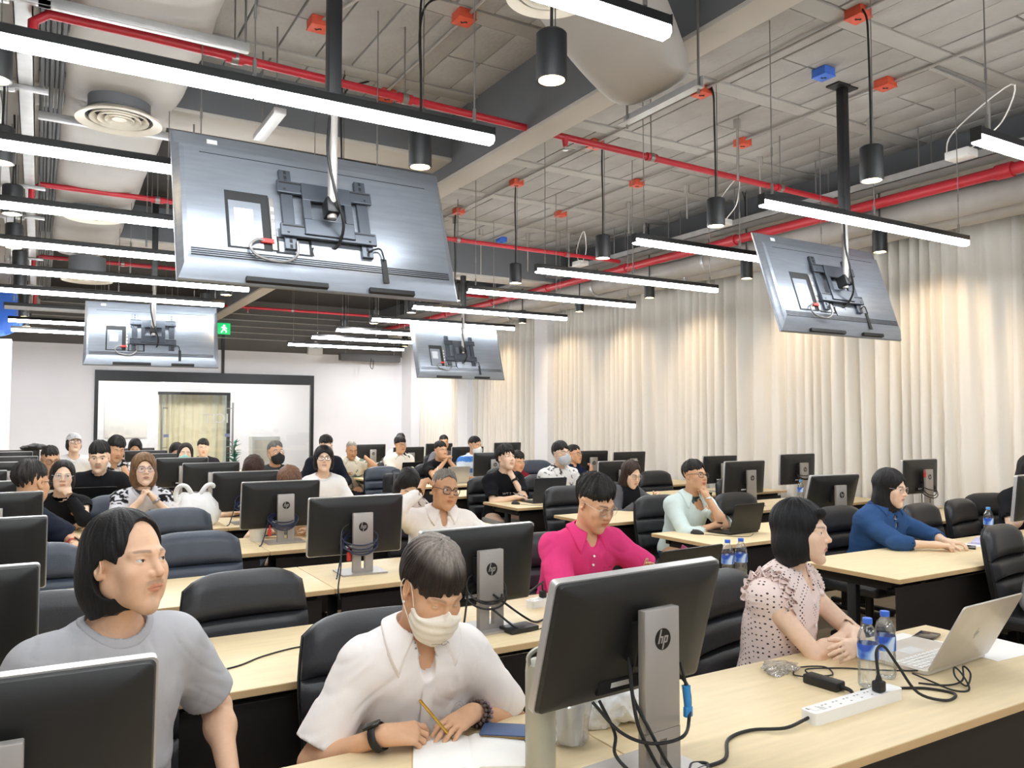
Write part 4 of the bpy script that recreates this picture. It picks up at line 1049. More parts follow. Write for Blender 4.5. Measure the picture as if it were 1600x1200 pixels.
def hand_prims(w, d, n, left, curl=(20, 25, 15), spread=.06, sc=1., thumb=(.55, .62, .35), fist=0):
    """palm, four fingers of unequal length bending toward the palm normal n, and a thumb from the side of the palm"""
    w = np.asarray(w, f32); d = nrm(d); n = np.asarray(n, f32); n = nrm(n - d * (n @ d)); t = np.cross(n, d) if left else np.cross(d, n)
    P = []; offs = (.0275, .009, -.0095, -.0265); lens = (.070, .078, .072, .056); base = (.088, .091, .087, .079); rad = (.0088, .0090, .0086, .0076)
    for i in range(4):
        b0 = w + (t * offs[i] * .62 + d * .012) * sc; b1 = w + (t * offs[i] + d * base[i]) * sc
        P.append((rc(b0, b1, .0145 * sc, .0108 * sc), 'u', .014))
    P.append((ell(w + (d * .05 + n * .004) * sc, (.03 * sc,) * 3), 'u', .01)) if fist else None
    P.append((rc(w - d * .01 * sc, w + d * .03 * sc, .021 * sc, .02 * sc), 'u', .02))
    for i in range(4):
        c = curl[i] if isinstance(curl[0], (tuple, list)) else curl
        p = w + (t * offs[i] + d * base[i]) * sc; a = 0; f0 = nrm(d + t * (1.5 - i) * spread)
        for kk, fr in enumerate((.45, .31, .24)):
            a += R(c[kk]); v = f0 * math.cos(a) + n * math.sin(a); q = p + v * lens[i] * fr * sc
            P.append((rc(p, q, rad[i] * sc * (1 - .09 * kk), rad[i] * sc * (.91 - .09 * kk)), 'u', .0035)); p = q
    th = nrm(t * thumb[0] + d * thumb[1] + n * thumb[2]); p0 = w + (t * .014 + d * .02 + n * .004) * sc; p1 = p0 + th * .042 * sc
    P.append((rc(p0, p1, .016 * sc, .0115 * sc), 'u', .010)); v = nrm(th * .75 + d * .55 + n * .15); p2 = p1 + v * .03 * sc
    P.append((rc(p1, p2, .0108 * sc, .0098 * sc), 'u', .004)); v = nrm(v + d * .3 + n * .2); p3 = p2 + v * .025 * sc
    P.append((rc(p2, p3, .0097 * sc, .0078 * sc), 'u', .003))
    return [q for q in P if q], w + d * .09 * sc, .125 * sc
def ik(S, Wp, pole, l1, l2):
    S = np.asarray(S, f32); Wp = np.asarray(Wp, f32); v = Wp - S; D = float(np.linalg.norm(v))
    if D > (l1 + l2) * .995: k = D / ((l1 + l2) * .995); l1 *= k; l2 *= k
    if D < abs(l1 - l2) * 1.05: D = abs(l1 - l2) * 1.05
    u = v / np.linalg.norm(v); a = (l1 * l1 - l2 * l2 + D * D) / (2 * D); hgt = math.sqrt(max(l1 * l1 - a * a, 0))
    pl = np.asarray(pole, f32); pl = nrm(pl - u * (pl @ u))
    return S + u * a + pl * hgt
def hair_fn(o, style, seed=1):
    """hair in head coordinates"""
    t = o.get('hair_t', .014)
    cap = ell((0, .018, .044), (.0745 + t * (.9 if style != 'short' else o.get('tx', .62)), .094 + t * (1 if style != 'short' else .85), .083 + t))
    tilt = o.get('hl', (.070, -.075)); nape = o.get('nape', (-.07, .085))
    fz, fy = tilt; nz, ny = nape
    nx_ = np.array([0, -(fz - nz), -(ny - fy)], f32); pn = nx_ / np.linalg.norm(nx_); pd0 = float(pn @ A3(0, fy, fz))
    side = o.get('side', 0.); wd = o.get('widow', 0.)
    def f(p):
        x, y, z = p[:, 0], p[:, 1], p[:, 2]; ax = np.abs(x)
        az = np.arctan2(x, y - .02 + .0001); rr = np.sqrt(x * x + (y - .02) ** 2) ; tt = np.arctan2(rr, z - .0 + .001)
        cl = o.get('clump', 5.)
        s1 = vnoise(az * cl + 1.2 * tt, tt * 1.6, seed); s2 = vnoise(az * cl * 3.3 + 2. * tt, tt * 2.4, seed + 5); s3 = vnoise(az * cl * 9 + 2 * tt, tt * 3., seed + 9)
        am = o.get('rough', 1.)
        disp = ((s1 - .5) * .010 + (s2 - .5) * .006 + (s3 - .5) * .0028) * am
        d = cap(p) - disp
        if style == 'short':
            plane = p @ pn - pd0 + o.get('asym', ((seed * 37) % 11 - 5) * .05) * x * smoothstep(.0, -.06, y) + (s1 - .5) * .012 * am * smoothstep(-.01, -.06, y) + (s2 - .5) * .006 * am + (s2 - .45) * o.get('jag', 0) * smoothstep(.0, -.05, y) - wd * smoothstep(.03, .06, ax) * smoothstep(.02, .06, z)
            sb = np.maximum(np.maximum(ax - .09, np.abs(y - .004) - .014), np.abs(z + .004) - .03)       # sideburn
            d = np.maximum(d, smin(plane, np.maximum(sb, .052 - ax), .01))
            ed = smoothstep(.05, .0, -plane) * (1 - o.get('fr', .75) * smoothstep(-.03, -.065, y))
            d = d + ed * t * .75
            d = d + o.get('taper', .012) * smoothstep(.075, -.03, z) + o.get('sidecut', .005) * smoothstep(.045, .08, ax)
        else:
            d = smin(d, ell((0, .03, o.get('len', -.06) * .5 + .02), (.083 + o.get('wide', .004), .078, .06 - o.get('len', -.06) * .62))(p), .03)
            if o.get('long'):
                for q in o['long']: d = smin(d, q(p), .03)
            ln = o.get('len', -.06)
            d = np.maximum(d, (ln - .006 * s1 * 2 + (y - .03) * o.get('lean', -.1)) - z)
            fc = ell((o.get('part', 0.), -.10, o.get('fcz', -.035)), (o.get('fcx', .062), o.get('fcy', .075), o.get('fch', .105)))(p) + (s2 - .5) * .003
            d = smax(d, -fc, .006)
            if o.get('ears'): d = np.maximum(d, -ell((0, -.012, -.03), (.2, .034, .05))(p))
        for q in o.get('fringe', ()): d = smin(d, q(p) - disp * .4, .012)
        if o.get('ears') and style == 'short': d = smax(d, -np.minimum(ell((.085, .006, -.006), (.03, .028, .034))(p), ell((-.085, .006, -.006), (.03, .028, .034))(p)), .008)
        return d
    def col(p):
        az = np.arctan2(p[:, 0], p[:, 1] - .02 + .0001); tt = np.arctan2(np.sqrt(p[:, 0] ** 2 + (p[:, 1] - .02) ** 2), p[:, 2] + .001)
        s = vnoise(az * 40 + 3 * tt, tt * 4, seed + 3) * .6 + vnoise(az * 15, tt * 3, seed + 4) * .4
        c0 = np.asarray(lin(o.get('hc', '171312')), f32); c1 = np.asarray(lin(o.get('hc2', '2c2522')), f32)
        C = c0 + (c1 - c0) * s[:, None]
        if o.get('grey'):
            g = o['grey']; m = np.clip(smoothstep(g[0], g[1], p[:, 2]) * (.35 + s) * g[2], 0, 1)[:, None]; C = C * (1 - m) + np.asarray(lin(g[3] if len(g) > 3 else '8d8782'), f32) * m
        return C
    return f, col
SKINM = mat('skin', 'd9ab86', .5, bump=.05, bs=350, var=.03, vs=60, attr='Col', spec=.35)
HAIRM = mat('hair_strands', '171312', .52, bump=.25, bs=260, var=.25, vs=120, attr='Col', spec=.28, stretch=(1, 1, .1))
EYEM = mat('eye_white', 'f0ece6', .12, attr='Col', var=0)
CLOTH = mat('cloth_print', 'ffffff', .85, bump=.12, bs=700, var=.025, vs=14, attr='Col', spec=.2)
LENS = glassmat('spectacle_lens', (.96, .97, 1), .1)
MASKM = {}
def eye_mesh(parent, Hf, gaze, h):
    for x in (1, -1):
        bm = BM(); bmesh.ops.create_uvsphere(bm, u_segments=20, v_segments=14, radius=.0122)
        me = mesh_from(bm, 'eye', EYEM, True, 180)
        v = np.array([q.co for q in me.vertices], f32); g = nrm(gaze); a = (v / .0122) @ g
        C = np.where(a[:, None] > .93, A3(.004, .003, .003), np.where(a[:, None] > .845, A3(.035, .018, .010), A3(.72, .68, .64)))
        at = me.color_attributes.new('Col', 'FLOAT_COLOR', 'POINT'); at.data.foreach_set('color', np.concatenate([C, np.ones((len(C), 1))], 1).astype(f32).ravel())
        o = link('eye', me, parent); c = Hf[1] + Hf[0] @ A3(x * EYE_X, EYE_Y, EYE_Z)
        o.matrix_local = Matrix.Translation(Vector(c.tolist())) @ Matrix(Hf[0].tolist()).to_4x4()
def lids(o):
    op = o.get('open', .0052); P = []
    for x in (1, -1):
        c = A3(x * EYE_X, EYE_Y, EYE_Z)
        P.append(c)
    def f(p, d):
        for i, c in enumerate(P):
            q = p - c; r = np.sqrt((q * q).sum(1)); sx = (1, -1)[i]; lx = q[:, 0] * sx
            w = np.clip(1 - ((lx - .001) / .0135) ** 2, 0, 1)
            upz = op * w ** .8 - .0005 + .06 * lx; loz = -op * .75 * w + .04 * lx
            sl = np.maximum(r - .0138, np.maximum(loz - q[:, 2], q[:, 2] - upz))          # the eye opening
            zone = np.maximum(sl, q[:, 1] + .002)
            d = smax(d, -zone, .0012)
        return d
    return f
def PT(*parts): return parts
def person(label, head, yaw, lean=.12, hd=(0, 0, 0), skin='a', face=None, hair=('short', {}), shirt=None, arms=None, gaze=(0, -1, 0), q=1., sc=1., glasses=None, mask=None, extra=None, legs=True, seat=.0, hx=0., twist=0., legc='23262e', bulk=0., headscale=1., seed=1, grp=None, eyes=True):
    """head: world position of the head centre. yaw: 0 faces -Y, + turns toward +X. q: 1 fine .. 4 coarse"""
    t = thing('person', label, 'person'); face = face or {}; hs = headscale
    lean0 = lean
    if abs(yaw) < 50:
        fpos = (head[1] + lean * math.cos(R(yaw)) - 1.34) % 1.335
        if .3 < fpos < .85: lean = min(lean + .86 - fpos, .42)
    Rz = rotm(yaw); H = A3(hx, -lean, head[2]); pel = A3(0, .03, .565 + seat)
    loc = np.asarray(head, f32) - Rz @ H; t.location = (float(loc[0]), float(loc[1]), 0); t.rotation_euler = (0, 0, R(yaw))
    Rh = rotm(*hd); Hf = (Rh, H)
    N = H + Rh @ A3(0, .036, -.118) * .5 + A3(0, .036, -.118) * .5 + A3(0, .022, -.052)
    Rt = rotm(twist); sp = N - pel
    bk = bulk; lat = Rt @ A3(1, 0, 0)
    sw = (.165 + bk * .5) * sc
    S = {1: N + Rt @ A3(sw, .018, -.062), -1: N + Rt @ A3(-sw, .018, -.062)}       # 1: own left
    arms = arms or {}
    E = {}; Wr = {}; hp = []; hidx = {}; l1, l2 = .285 * sc, .245 * sc
    for s in (1, -1):
        a = arms.get(s, {}); w_ = np.array(a.get('w', (s * .17, -.38, .785)), f32); w_[1] -= (lean - lean0) if w_[2] > .9 else 0; S[s] = S[s] + np.asarray(a.get('sh', (0, 0, 0)), f32)
        E[s] = ik(S[s], w_, a.get('pole', (s * .6, .35, -.6)), l1, l2); Wr[s] = w_
        if a.get('hand', True):
            d_ = a.get('d', w_ - E[s]); pr, c_, r_ = hand_prims(w_, d_, a.get('n', (0, 0, -1)), s == 1, a.get('curl', (22, 25, 15)), a.get('spread', .05), (.98 if sc >= 1 else .92) * a.get('hsc', 1.), a.get('thumb', (.55, .62, .35)))
            hp.append(G(pr, c_, r_, .014)); hidx[s] = hp[-1]
    def torso(off, bel=0.):
        up = nrm(sp); m1 = pel + sp * .30 + A3(0, -.0 - bel * .5, 0); m2 = pel + sp * .70
        Fr = np.stack([lat, np.cross(up, lat), up], 1).astype(f32)
        return [(ell(m2, (.172 + bk + off, .112 + bk + off, .19 + off), Fr), 'u', 0), (ell(m1, (.150 + bk * 1.2 + off + bel * .4, .112 + bk + bel + off, .18 + off), Fr), 'u', .07),
                (ell(pel, (.168 + bk + off, .125 + off, .12 + off)), 'u', .06),
                (rc(S[1] - lat * .025, S[-1] + lat * .025, .056 + off), 'u', .05),
                (rc(N + A3(0, .014, -.02), S[1] - lat * .02, .046 + off * .8, .05 + off), 'u', .035), (rc(N + A3(0, .014, -.02), S[-1] + lat * .02, .046 + off * .8, .05 + off), 'u', .035)]
    tr = torso(0.)
    cT = (pel + N) / 2; rT = float(np.linalg.norm(sp)) / 2 + .27
    neck = [(rc(N + A3(0, .008, -.03), H + Rh @ A3(0, .022, -.055), .056 * hs, .052 * hs), 'u', .03)]
    thin = .86 if sc < 1 else 1.
    def arm(s, o1=0., o2=0.): return [(rc(S[s], E[s], .050 * thin + o1, .038 * thin + o1), 'u', .02), (rc(E[s], Wr[s], .039 * thin + o2, .0255 * thin + o2), 'u', .02), (ell(E[s] * .72 + Wr[s] * .28, (.041 * thin + o2,) * 3), 'u', .03)]
    ga = {s: G(arm(s), (S[s] + Wr[s]) / 2, float(np.linalg.norm(S[s] - Wr[s])) / 2 + .17, .03) for s in (1, -1)}
    hip = {s: pel + A3(s * .09, -.03, -.03) for s in (1, -1)}; kn = {s: A3(s * .13, -.43, .50 + seat) for s in (1, -1)}; an = {s: A3(s * .13, -.40, .09) for s in (1, -1)}
    if legs == 'tuck': an = {s: A3(s * .13, -.12, .09) for s in (1, -1)}
    def leg(s, o): return [(rc(hip[s], kn[s], .083 + o, .058 + o), 'u', 0), (rc(kn[s], an[s], .056 + o, .038 + o), 'u', .02)]
    gt = G(tr + neck, cT, rT, .03)
    gl = [G(leg(s, 0.) + [(rc(an[s] + A3(0, .03, -.03), an[s] + A3(0, -.16, -.052), .036, .03), 'u', .02)], (hip[s] + an[s]) / 2, .5, .04) for s in (1, -1)]
    hpz = [(ff, op, k) for ff, op, k in head_prims(face)]
    hg = G(hpz, H, .2 * hs, .035, (Rh / 1., H)); lid = lids(face)
    class HG(G):
        def raw(s, p):
            p = ((p - H) @ Rh) / hs; d = None
            for ff, op, k in hpz:
                e = ff(p)
                if d is None: d = e
                elif op == 'u': d = smin(d, e, k)
                else: d = smax(d, -e, k)
            if q <= 2.2 and eyes: d = lid(p, d)
            return d * hs
    hg = HG(hpz, H, .2 * hs, .03)
    body_groups = [gt, ga[1], ga[-1], hg] + hp
    fb = union(body_groups + gl)
    hH, hB = .0028 * q, .0073 * q
    cols = lambda V: face_cols(((V - H) @ Rh) / hs, SKIN[skin], face) if True else None
    def body_col(V):
        C = np.broadcast_to(np.asarray(SKIN[skin], f32), (len(V), 3)).copy()
        m = ((V - H) ** 2).sum(1) < (.19 * hs) ** 2
        if m.any(): C[m] = face_cols(((V[m] - H) @ Rh) / hs, SKIN[skin], face)
        return C
    lo = np.minimum.reduce([H - .2, pel - .3, Wr[1] - .22, Wr[-1] - .22, E[1] - .1, E[-1] - .1, A3(-.3, -.65, 0)]); hi = np.maximum.reduce([H + .2, pel + .3, Wr[1] + .22, Wr[-1] + .22, E[1] + .1, E[-1] + .1, S[1] + .15, S[-1] + .15])
    zc_ = float(N[2]) + .045
    def clip_below(p): return np.maximum(fb(p), p[:, 2] - (zc_ + .006) + 9 * (((p - H) ** 2).sum(1) > .24 ** 2) * 0)
    head_box = lambda p: (((p - (H + A3(0, 0, 0))) ** 2).sum(1))
    fh = union([hg, gt])
    parts = []
    r1 = surface_net(fh, np.minimum(H - A3(.13, .17, .17) * hs, N - A3(.1, .1, .02)), np.maximum(H + A3(.13, .17, .16) * hs, N + .1), hH)
    # fine head patch: keep what lies above the neck
    def keep(r, msk):
        V, Q = r; m = msk(V)[Q].all(1); Q = Q[m]; us, inv = np.unique(Q, return_inverse=True); return V[us], inv.reshape(-1, 4)
    chin = H + Rh @ A3(0, .01, -.135) * hs; axis = nrm(H + Rh @ A3(0, .0, .0) - N)
    parts.append(keep(r1, lambda V: ((V - N) @ axis > .026) & (((V - H) ** 2).sum(1) < (.235 * hs) ** 2)))
    fine_hands = hp and q < 2.6
    fbody = union([gt, ga[1], ga[-1], hg] + hp + gl)
    r2 = surface_net(fbody, lo - .02, hi + .02, hB)
    def not_head(V): return ~(((V - N) @ axis > .034 + .004 * q) & (((V - H) ** 2).sum(1) < (.21 * hs) ** 2))
    def not_hand(V):
        m = np.ones(len(V), bool)
        for s in (1, -1):
            if arms.get(s, {}).get('hand', True) and fine_hands:
                dd = nrm(np.asarray(arms.get(s, {}).get('d', Wr[s] - E[s]), f32)); m &= ~(((V - Wr[s]) @ nrm(Wr[s] - E[s]) > .016 + .006 * q) & (((V - Wr[s]) ** 2).sum(1) < .24 ** 2) & (((V - Wr[s] - dd * .09) ** 2).sum(1) < .16 ** 2) & (np.minimum(hidx[s](V), ga[s](V)) <= np.minimum(ga[-s](V), hidx[-s](V) if -s in hidx else 9) + .001))
        return m
    parts.append(keep(r2, lambda V: not_head(V) & not_hand(V)))
    if fine_hands:
        for s in (1, -1):
            a = arms.get(s, {})
            if not a.get('hand', True): continue
            dd = nrm(np.asarray(a.get('d', Wr[s] - E[s]), f32)); c = Wr[s] + dd * .08
            fhd = union([ga[s], hidx[s]])
            r3 = surface_net(fhd, c - .15, c + .15, .0032 * q)
            ax_ = nrm(Wr[s] - E[s])
            parts.append(keep(r3, lambda V: ((V - Wr[s]) @ ax_ > .0)))
    link('body', np_mesh('body', parts, SKINM, body_col), t)
    if q <= 2.2 and eyes: eye_mesh(t, (Rh * hs, H), gaze, hH)
    # ---- hair
    if hair:
        st, ho = hair
        hf, hcol = hair_fn(ho, st, seed)
        fH = lambda p: hf(((p - H) @ Rh) / hs) * hs
        ext = A3(.15, .17, .16); low = ho.get('low', .17)
        r = surface_net(fH, H - A3(.16, .19, low) * 1.05, H + A3(.16, .2, .18), hH * 1.1)
        if r is not None:
            link('hair', np_mesh('hair', [r], HAIRM, lambda V: hcol(((V - H) @ Rh) / hs)), t)
    # ---- shirt
    sh = shirt or {}
    fit = sh.get('fit', .014); sl = sh.get('sleeve', 'short'); bel = sh.get('belly', .0)
    ts = torso(fit, bel); gts = G(ts, cT, rT + fit + .05, .03); sg = [gts]; cuts = []
    slen = {'short': sh.get('slen', .68), 'long': 1, 'none': 0, 'elbow': 1.}[sl]
    for s in (1, -1):
        if slen == 0: continue
        Ee = S[s] + (E[s] - S[s]) * slen; w1 = sh.get('sw', .062) * thin + fit * .4; w2 = w1 * sh.get('flare', .98)
        pr = [(rc(S[s], Ee, w1, w2), 'u', .03)]
        if sl == 'long':
            Wc = Wr[s] - nrm(Wr[s] - E[s]) * sh.get('cuff', .012)
            pr = [(rc(S[s], E[s], w1, w2 * .86), 'u', .03), (rc(E[s], Wc, w2 * .86, .036 + fit * .3), 'u', .03)]
            cuts.append((Wc, nrm(Wr[s] - E[s]), Wc - nrm(Wr[s] - E[s]) * .05, .032))
        else:
            pr = [(rc(S[s], Ee + (E[s] - S[s]) * .12, w1, w2), 'u', .03)]
            cuts.append((Ee, nrm(E[s] - S[s]), Ee - nrm(E[s] - S[s]) * .06, max(.044 * thin, w2 - .017)))
        sg.append(G(pr, (S[s] + Wr[s]) / 2, float(np.linalg.norm(S[s] - Wr[s])) / 2 + .2, .035))
    fs0 = union(sg); nk = sh.get('neck', 'crew'); nr = sh.get('nr', .066)
    na = nrm(H + Rh @ A3(0, .022, -.055) - N)
    ncut = rc(N - na * .035 + A3(0, -.006, 0), N + na * .2, nr, nr * 1.0)
    front = Rt @ A3(0, -1, 0)
    vc = sh.get('v', 0)
    vcut = rc(N + front * .06 - A3(0, 0, .0), N + front * .13 - A3(0, 0, vc), .034, .004) if vc else None
    fo = sh.get('folds', .0035)
    def fold(p):
        x, y, z = p[:, 0], p[:, 1], p[:, 2]
        a = vnoise(x * 9 + z * 6 + seed, z * 5 - x * 3 + y * 4, seed) - .5; b = vnoise(x * 20 - z * 12 + 3 * a, z * 9 + y * 10 + x * 8, seed + 2) - .5
        c = np.abs(vnoise(z * 26 + np.abs(x) * 16 + 4 * a, x * 5 + y * 5, seed + 7) - .5); c2 = np.abs(vnoise(x * 24 - z * 7 + 3 * b, z * 5 + y * 6, seed + 8) - .5)
        return fo * (2.4 * a + 1.4 * b - 2.6 * (.22 - np.minimum(c, .22)) * smoothstep(-.2, .25, a + .1) - 2.2 * (.2 - np.minimum(c2, .2)) * smoothstep(.25, -.2, a))
    hem = float(pel[2]) - .07
    def fs(p, cutneck=True):
        d = fs0(p) - fold(p)
        for Ee, ax_, b0, rr in cuts:
            q_ = p - Ee; al = q_ @ ax_; rad = np.sqrt(np.maximum((q_ * q_).sum(1) - al * al, 0))
            near = (np.abs(al) < .2) & (rad < .12)
            d = np.where(near, np.maximum(d, al), d)
            d = np.maximum(d, -np.maximum(rad - rr, np.abs(al) - .022))
        d = np.maximum(d, hem - p[:, 2])
        if cutneck:
            d = smax(d, -ncut(p), .004)
            if vcut is not None: d = smax(d, -vcut(p), .003)
        return d
    slo = np.minimum.reduce([pel - A3(.33, .33, .12), N - A3(.3, .25, .1), E[1] - .1, E[-1] - .1] + ([Wr[1] - .06, Wr[-1] - .06] if sl == 'long' else [])); shi = np.maximum.reduce([pel + .3, N + A3(.3, .25, .1), E[1] + .1, E[-1] + .1] + ([Wr[1] + .06, Wr[-1] + .06] if sl == 'long' else []))
    r = surface_net(fs, slo, shi, .0061 * q)
    scol = sh.get('col', 'c9c9ca'); m_ = sh.get('mat')
    if callable(scol): cf = scol
    else: cf = lambda V: np.asarray(lin(scol), f32)
    so = link('shirt', np_mesh('shirt', [r], m_ or CLOTH, None if m_ else cf), t)
    if q < 3.2:
        if nk == 'crew':
            fb_ = lambda p: np.maximum(np.maximum(fs0(p) - .002, ncut(p) - .017), -ncut(p))
            r = surface_net(fb_, N - .14, N + .14, .004 * q)
            if r: link('neckband', np_mesh('neckband', [r], m_ or CLOTH, None if m_ else (lambda V: np.asarray(cf(V), f32) * .93)), so)
        if nk == 'collar':
            c0 = sh.get('copen', 26); cw = sh.get('cw', 1.)
            lx = nrm(np.cross(na, front)); ly = nrm(np.cross(lx, na))
            def fc(p):
                v = p - N; h_ = v @ na; px = v @ lx; py = v @ ly; rad = np.sqrt(px * px + py * py); an_ = np.degrees(np.arctan2(np.abs(px), py)); dist = np.sqrt((v * v).sum(1))
                fr = smoothstep(95, 28, an_)
                ext = nr + .040 * cw + .030 * fr * cw
                flap = np.maximum(np.maximum(fs0(p) - .009, -(fs0(p) + .006)), np.sqrt(rad * rad + (np.minimum(h_, 0) * .9) ** 2) - ext)
                stand = np.maximum(np.abs(rad - nr - .004 - .25 * np.maximum(.03 - h_, 0) * 0) - .004, np.maximum(h_ - .045 + .028 * fr, -.03 - h_))
                d = np.maximum(smin(flap, stand, .006), nr - .001 - rad)
                return np.maximum(d, (c0 + 8 * smoothstep(nr, ext, rad) - an_) * rad * .0174)
            r = surface_net(fc, N - .17, N + .17, .0034 * q)
            if r: link('collar', np_mesh('collar', [r], m_ or CLOTH, None if m_ else (lambda V: np.minimum(np.asarray(cf(V), f32) * 1.03, .95))), so)
    # ---- trousers
    if legs:
        fl = union([G(leg(s, .014) , (hip[s] + an[s]) / 2, .5, .05) for s in (1, -1)] + [G([(ell(pel, (.172, .13, .115)), 'u', 0)], pel, .2, .05)])
        r = surface_net(lambda p: np.maximum(np.maximum(fl(p), .11 - p[:, 2]), p[:, 2] - hem - .06), A3(-.32, -.62, .02), A3(.32, .25, .75), .012 * max(q, 1.3))
        link('trousers', np_mesh('trousers', [r], CLOTH, lambda V: np.asarray(lin(legc), f32)), t)
        bm = BM()
        for s in (1, -1):
            bm = BM(); a_ = an[s]; pts = []
            for (yy, w_, h0) in ((.07, .03, .07), (.03, .038, .09), (-.05, .042, .075), (-.13, .045, .055), (-.19, .03, .035)): pts.append((yy, w_, h0))
            pr_ = None
            for yy, w_, h0 in pts:
                qv = [bm.verts.new((float(a_[0]) + w_ * math.cos(an2), float(a_[1]) + yy, .002 + max(0, h0 * math.sin(an2)) )) for an2 in [PI * i / 8 for i in range(9)]]
                if pr_:
                    for i in range(8): bm.faces.new((pr_[i], pr_[i + 1], qv[i + 1], qv[i]))
                    bm.faces.new((pr_[8], pr_[0], qv[0], qv[8]))
                else: bm.faces.new(qv[::-1])
                pr_ = qv
            bm.faces.new(pr_); bmesh.ops.recalc_face_normals(bm, faces=bm.faces[:]); obj('shoe', bm, M['black_plastic'], t)
    # ---- spectacles, mask
    def hl(*v): return Vector((H + Rh @ (A3(*v) * hs)).tolist())
    if glasses:
        gm = mat('frame_' + glasses[0], glasses[1], .3, glasses[2]); rr_ = glasses[3]; round_ = glasses[4] if len(glasses) > 4 else .6
        fr = None
        bm = BM(); gw, gh = .0265, .021
        for x in (1, -1):
            pts = []
            for a in range(18):
                aa = 2 * PI * a / 17; ca, sa = math.cos(aa), math.sin(aa); pw = round_
                pts.append(hl(x * .0325 + gw * math.copysign(abs(ca) ** pw, ca), -.0985 + .01 * abs(math.cos(aa) * .6 * (1 if ca * x > 0 else 0)), .003 + gh * math.copysign(abs(sa) ** pw, sa)))
            tube(bm, pts, rr_, 6, 0, False)
            tube(bm, [hl(x * .058, -.094, .008), hl(x * .072, -.06, .012), hl(x * .0785, .0, .012), hl(x * .079, .018, .0)], rr_ * .9, 6, 3)
        tube(bm, [hl(-.007, -.099, .006), hl(0, -.103, .009), hl(.007, -.099, .006)], rr_, 6, 3)
        fo_ = obj('spectacles', bm, gm, t)
        if q < 3:
            for x in (1, -1):
                bm = BM(); ct = bm.verts.new(hl(x * .0325, -.1, .003)); rg = []
                for a in range(16):
                    aa = 2 * PI * a / 16; ca, sa = math.cos(aa), math.sin(aa)
                    rg.append(bm.verts.new(hl(x * .0325 + (gw - .0005) * math.copysign(abs(ca) ** round_, ca), -.0985, .003 + (gh - .0005) * math.copysign(abs(sa) ** round_, sa))))
                for i in range(16): bm.faces.new((ct, rg[i], rg[(i + 1) % 16]))
                obj('lens', bm, LENS, fo_)
    if mask:
        mm = mat('mask_' + mask[0], mask[1], .8, bump=.1, bs=200, var=.03); bx = ell((0, -.068, -.06), (.064, .052, .064)); hd_ = G(hpz, (0, 0, 0), 9, .02)
        def fm(p):
            pl = ((p - H) @ Rh) / hs; d = smin(hd_.raw(pl) - .005, bx(pl), .02); z = pl[:, 2]; y = pl[:, 1]; ax = np.abs(pl[:, 0])
            fold_ = .0012 * np.sin(z * 260 + ax * 30)
            d = d + fold_
            d = np.maximum(d, z + .012 + ax * .36 - .014 * smoothstep(.018, .0, ax)); d = np.maximum(d, -z - .125 + ax * .25); return np.maximum(d, y + .026 + (z + .06) * .1) * hs
        r = surface_net(fm, H - .16, H + .16, hH * 1.2)
        if r:
            mo = link('face_mask', np_mesh('face_mask', [r], mm), t)
            for x in (1, -1):
                bm = BM(); tube(bm, [hl(x * .062, -.03, -.032), hl(x * .076, -.008, .02), hl(x * .08, .016, .034), hl(x * .083, .03, .005), hl(x * .077, .012, -.035), hl(x * .06, -.028, -.08)], .0014, 6, 4); obj('ear_loop', bm, mm, mo)
    t['_'] = 0; del t['_']
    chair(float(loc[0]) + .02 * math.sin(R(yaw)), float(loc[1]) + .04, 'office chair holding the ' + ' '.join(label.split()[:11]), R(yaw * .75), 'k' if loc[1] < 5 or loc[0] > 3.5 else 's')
    if extra: extra(t, dict(H=H, Rh=Rh, N=N, S=S, E=E, W=Wr, hl=hl, fs=fs, Rt=Rt, pel=pel, hs=hs, shirt=so, fs0=fs0))
    return t
def strap(t, ctx, s, frac, r, w, m, name='wrist_watch', face=None):
    """a band round the forearm"""
    E, W_ = ctx['E'][s], ctx['W'][s]; p = E + (W_ - E) * frac; a = nrm(W_ - E); bm = BM()
    cyl(bm, Vector((p - a * w / 2).tolist()), Vector((p + a * w / 2).tolist()), r, n=20, cap=False)
    o = obj(name, bm, m, t, True, 60); sm = o.modifiers.new('s', 'SOLIDIFY'); sm.thickness = .003
    if face:
        d = nrm(face[0]); d = nrm(d - a * float(d @ a)); c = p + d * (r + .004); b = BM(); M4 = Matrix.Identity(4)
        x = Vector(a.tolist()); z = Vector(d.tolist()); y = z.cross(x)
        M4 = Matrix((( x.x, y.x, z.x, c[0]), (x.y, y.y, z.y, c[1]), (x.z, y.z, z.z, c[2]), (0, 0, 0, 1)))
        box(b, (0, 0, 0), (face[1], face[2], .008), .003, M4); obj('watch_case', b, face[3], o)
    return o
def on_shirt(ctx, pts, off=.0015, it=5):
    """slide points (person coordinates) along Y onto the shirt front"""
    P = np.array(pts, f32); P[:, 1] = -.6 if True else P[:, 1]
    for _ in range(60):
        d = ctx['fs0'](P); P[:, 1] += np.clip(d - off - .004, -.02, .03)
    return P
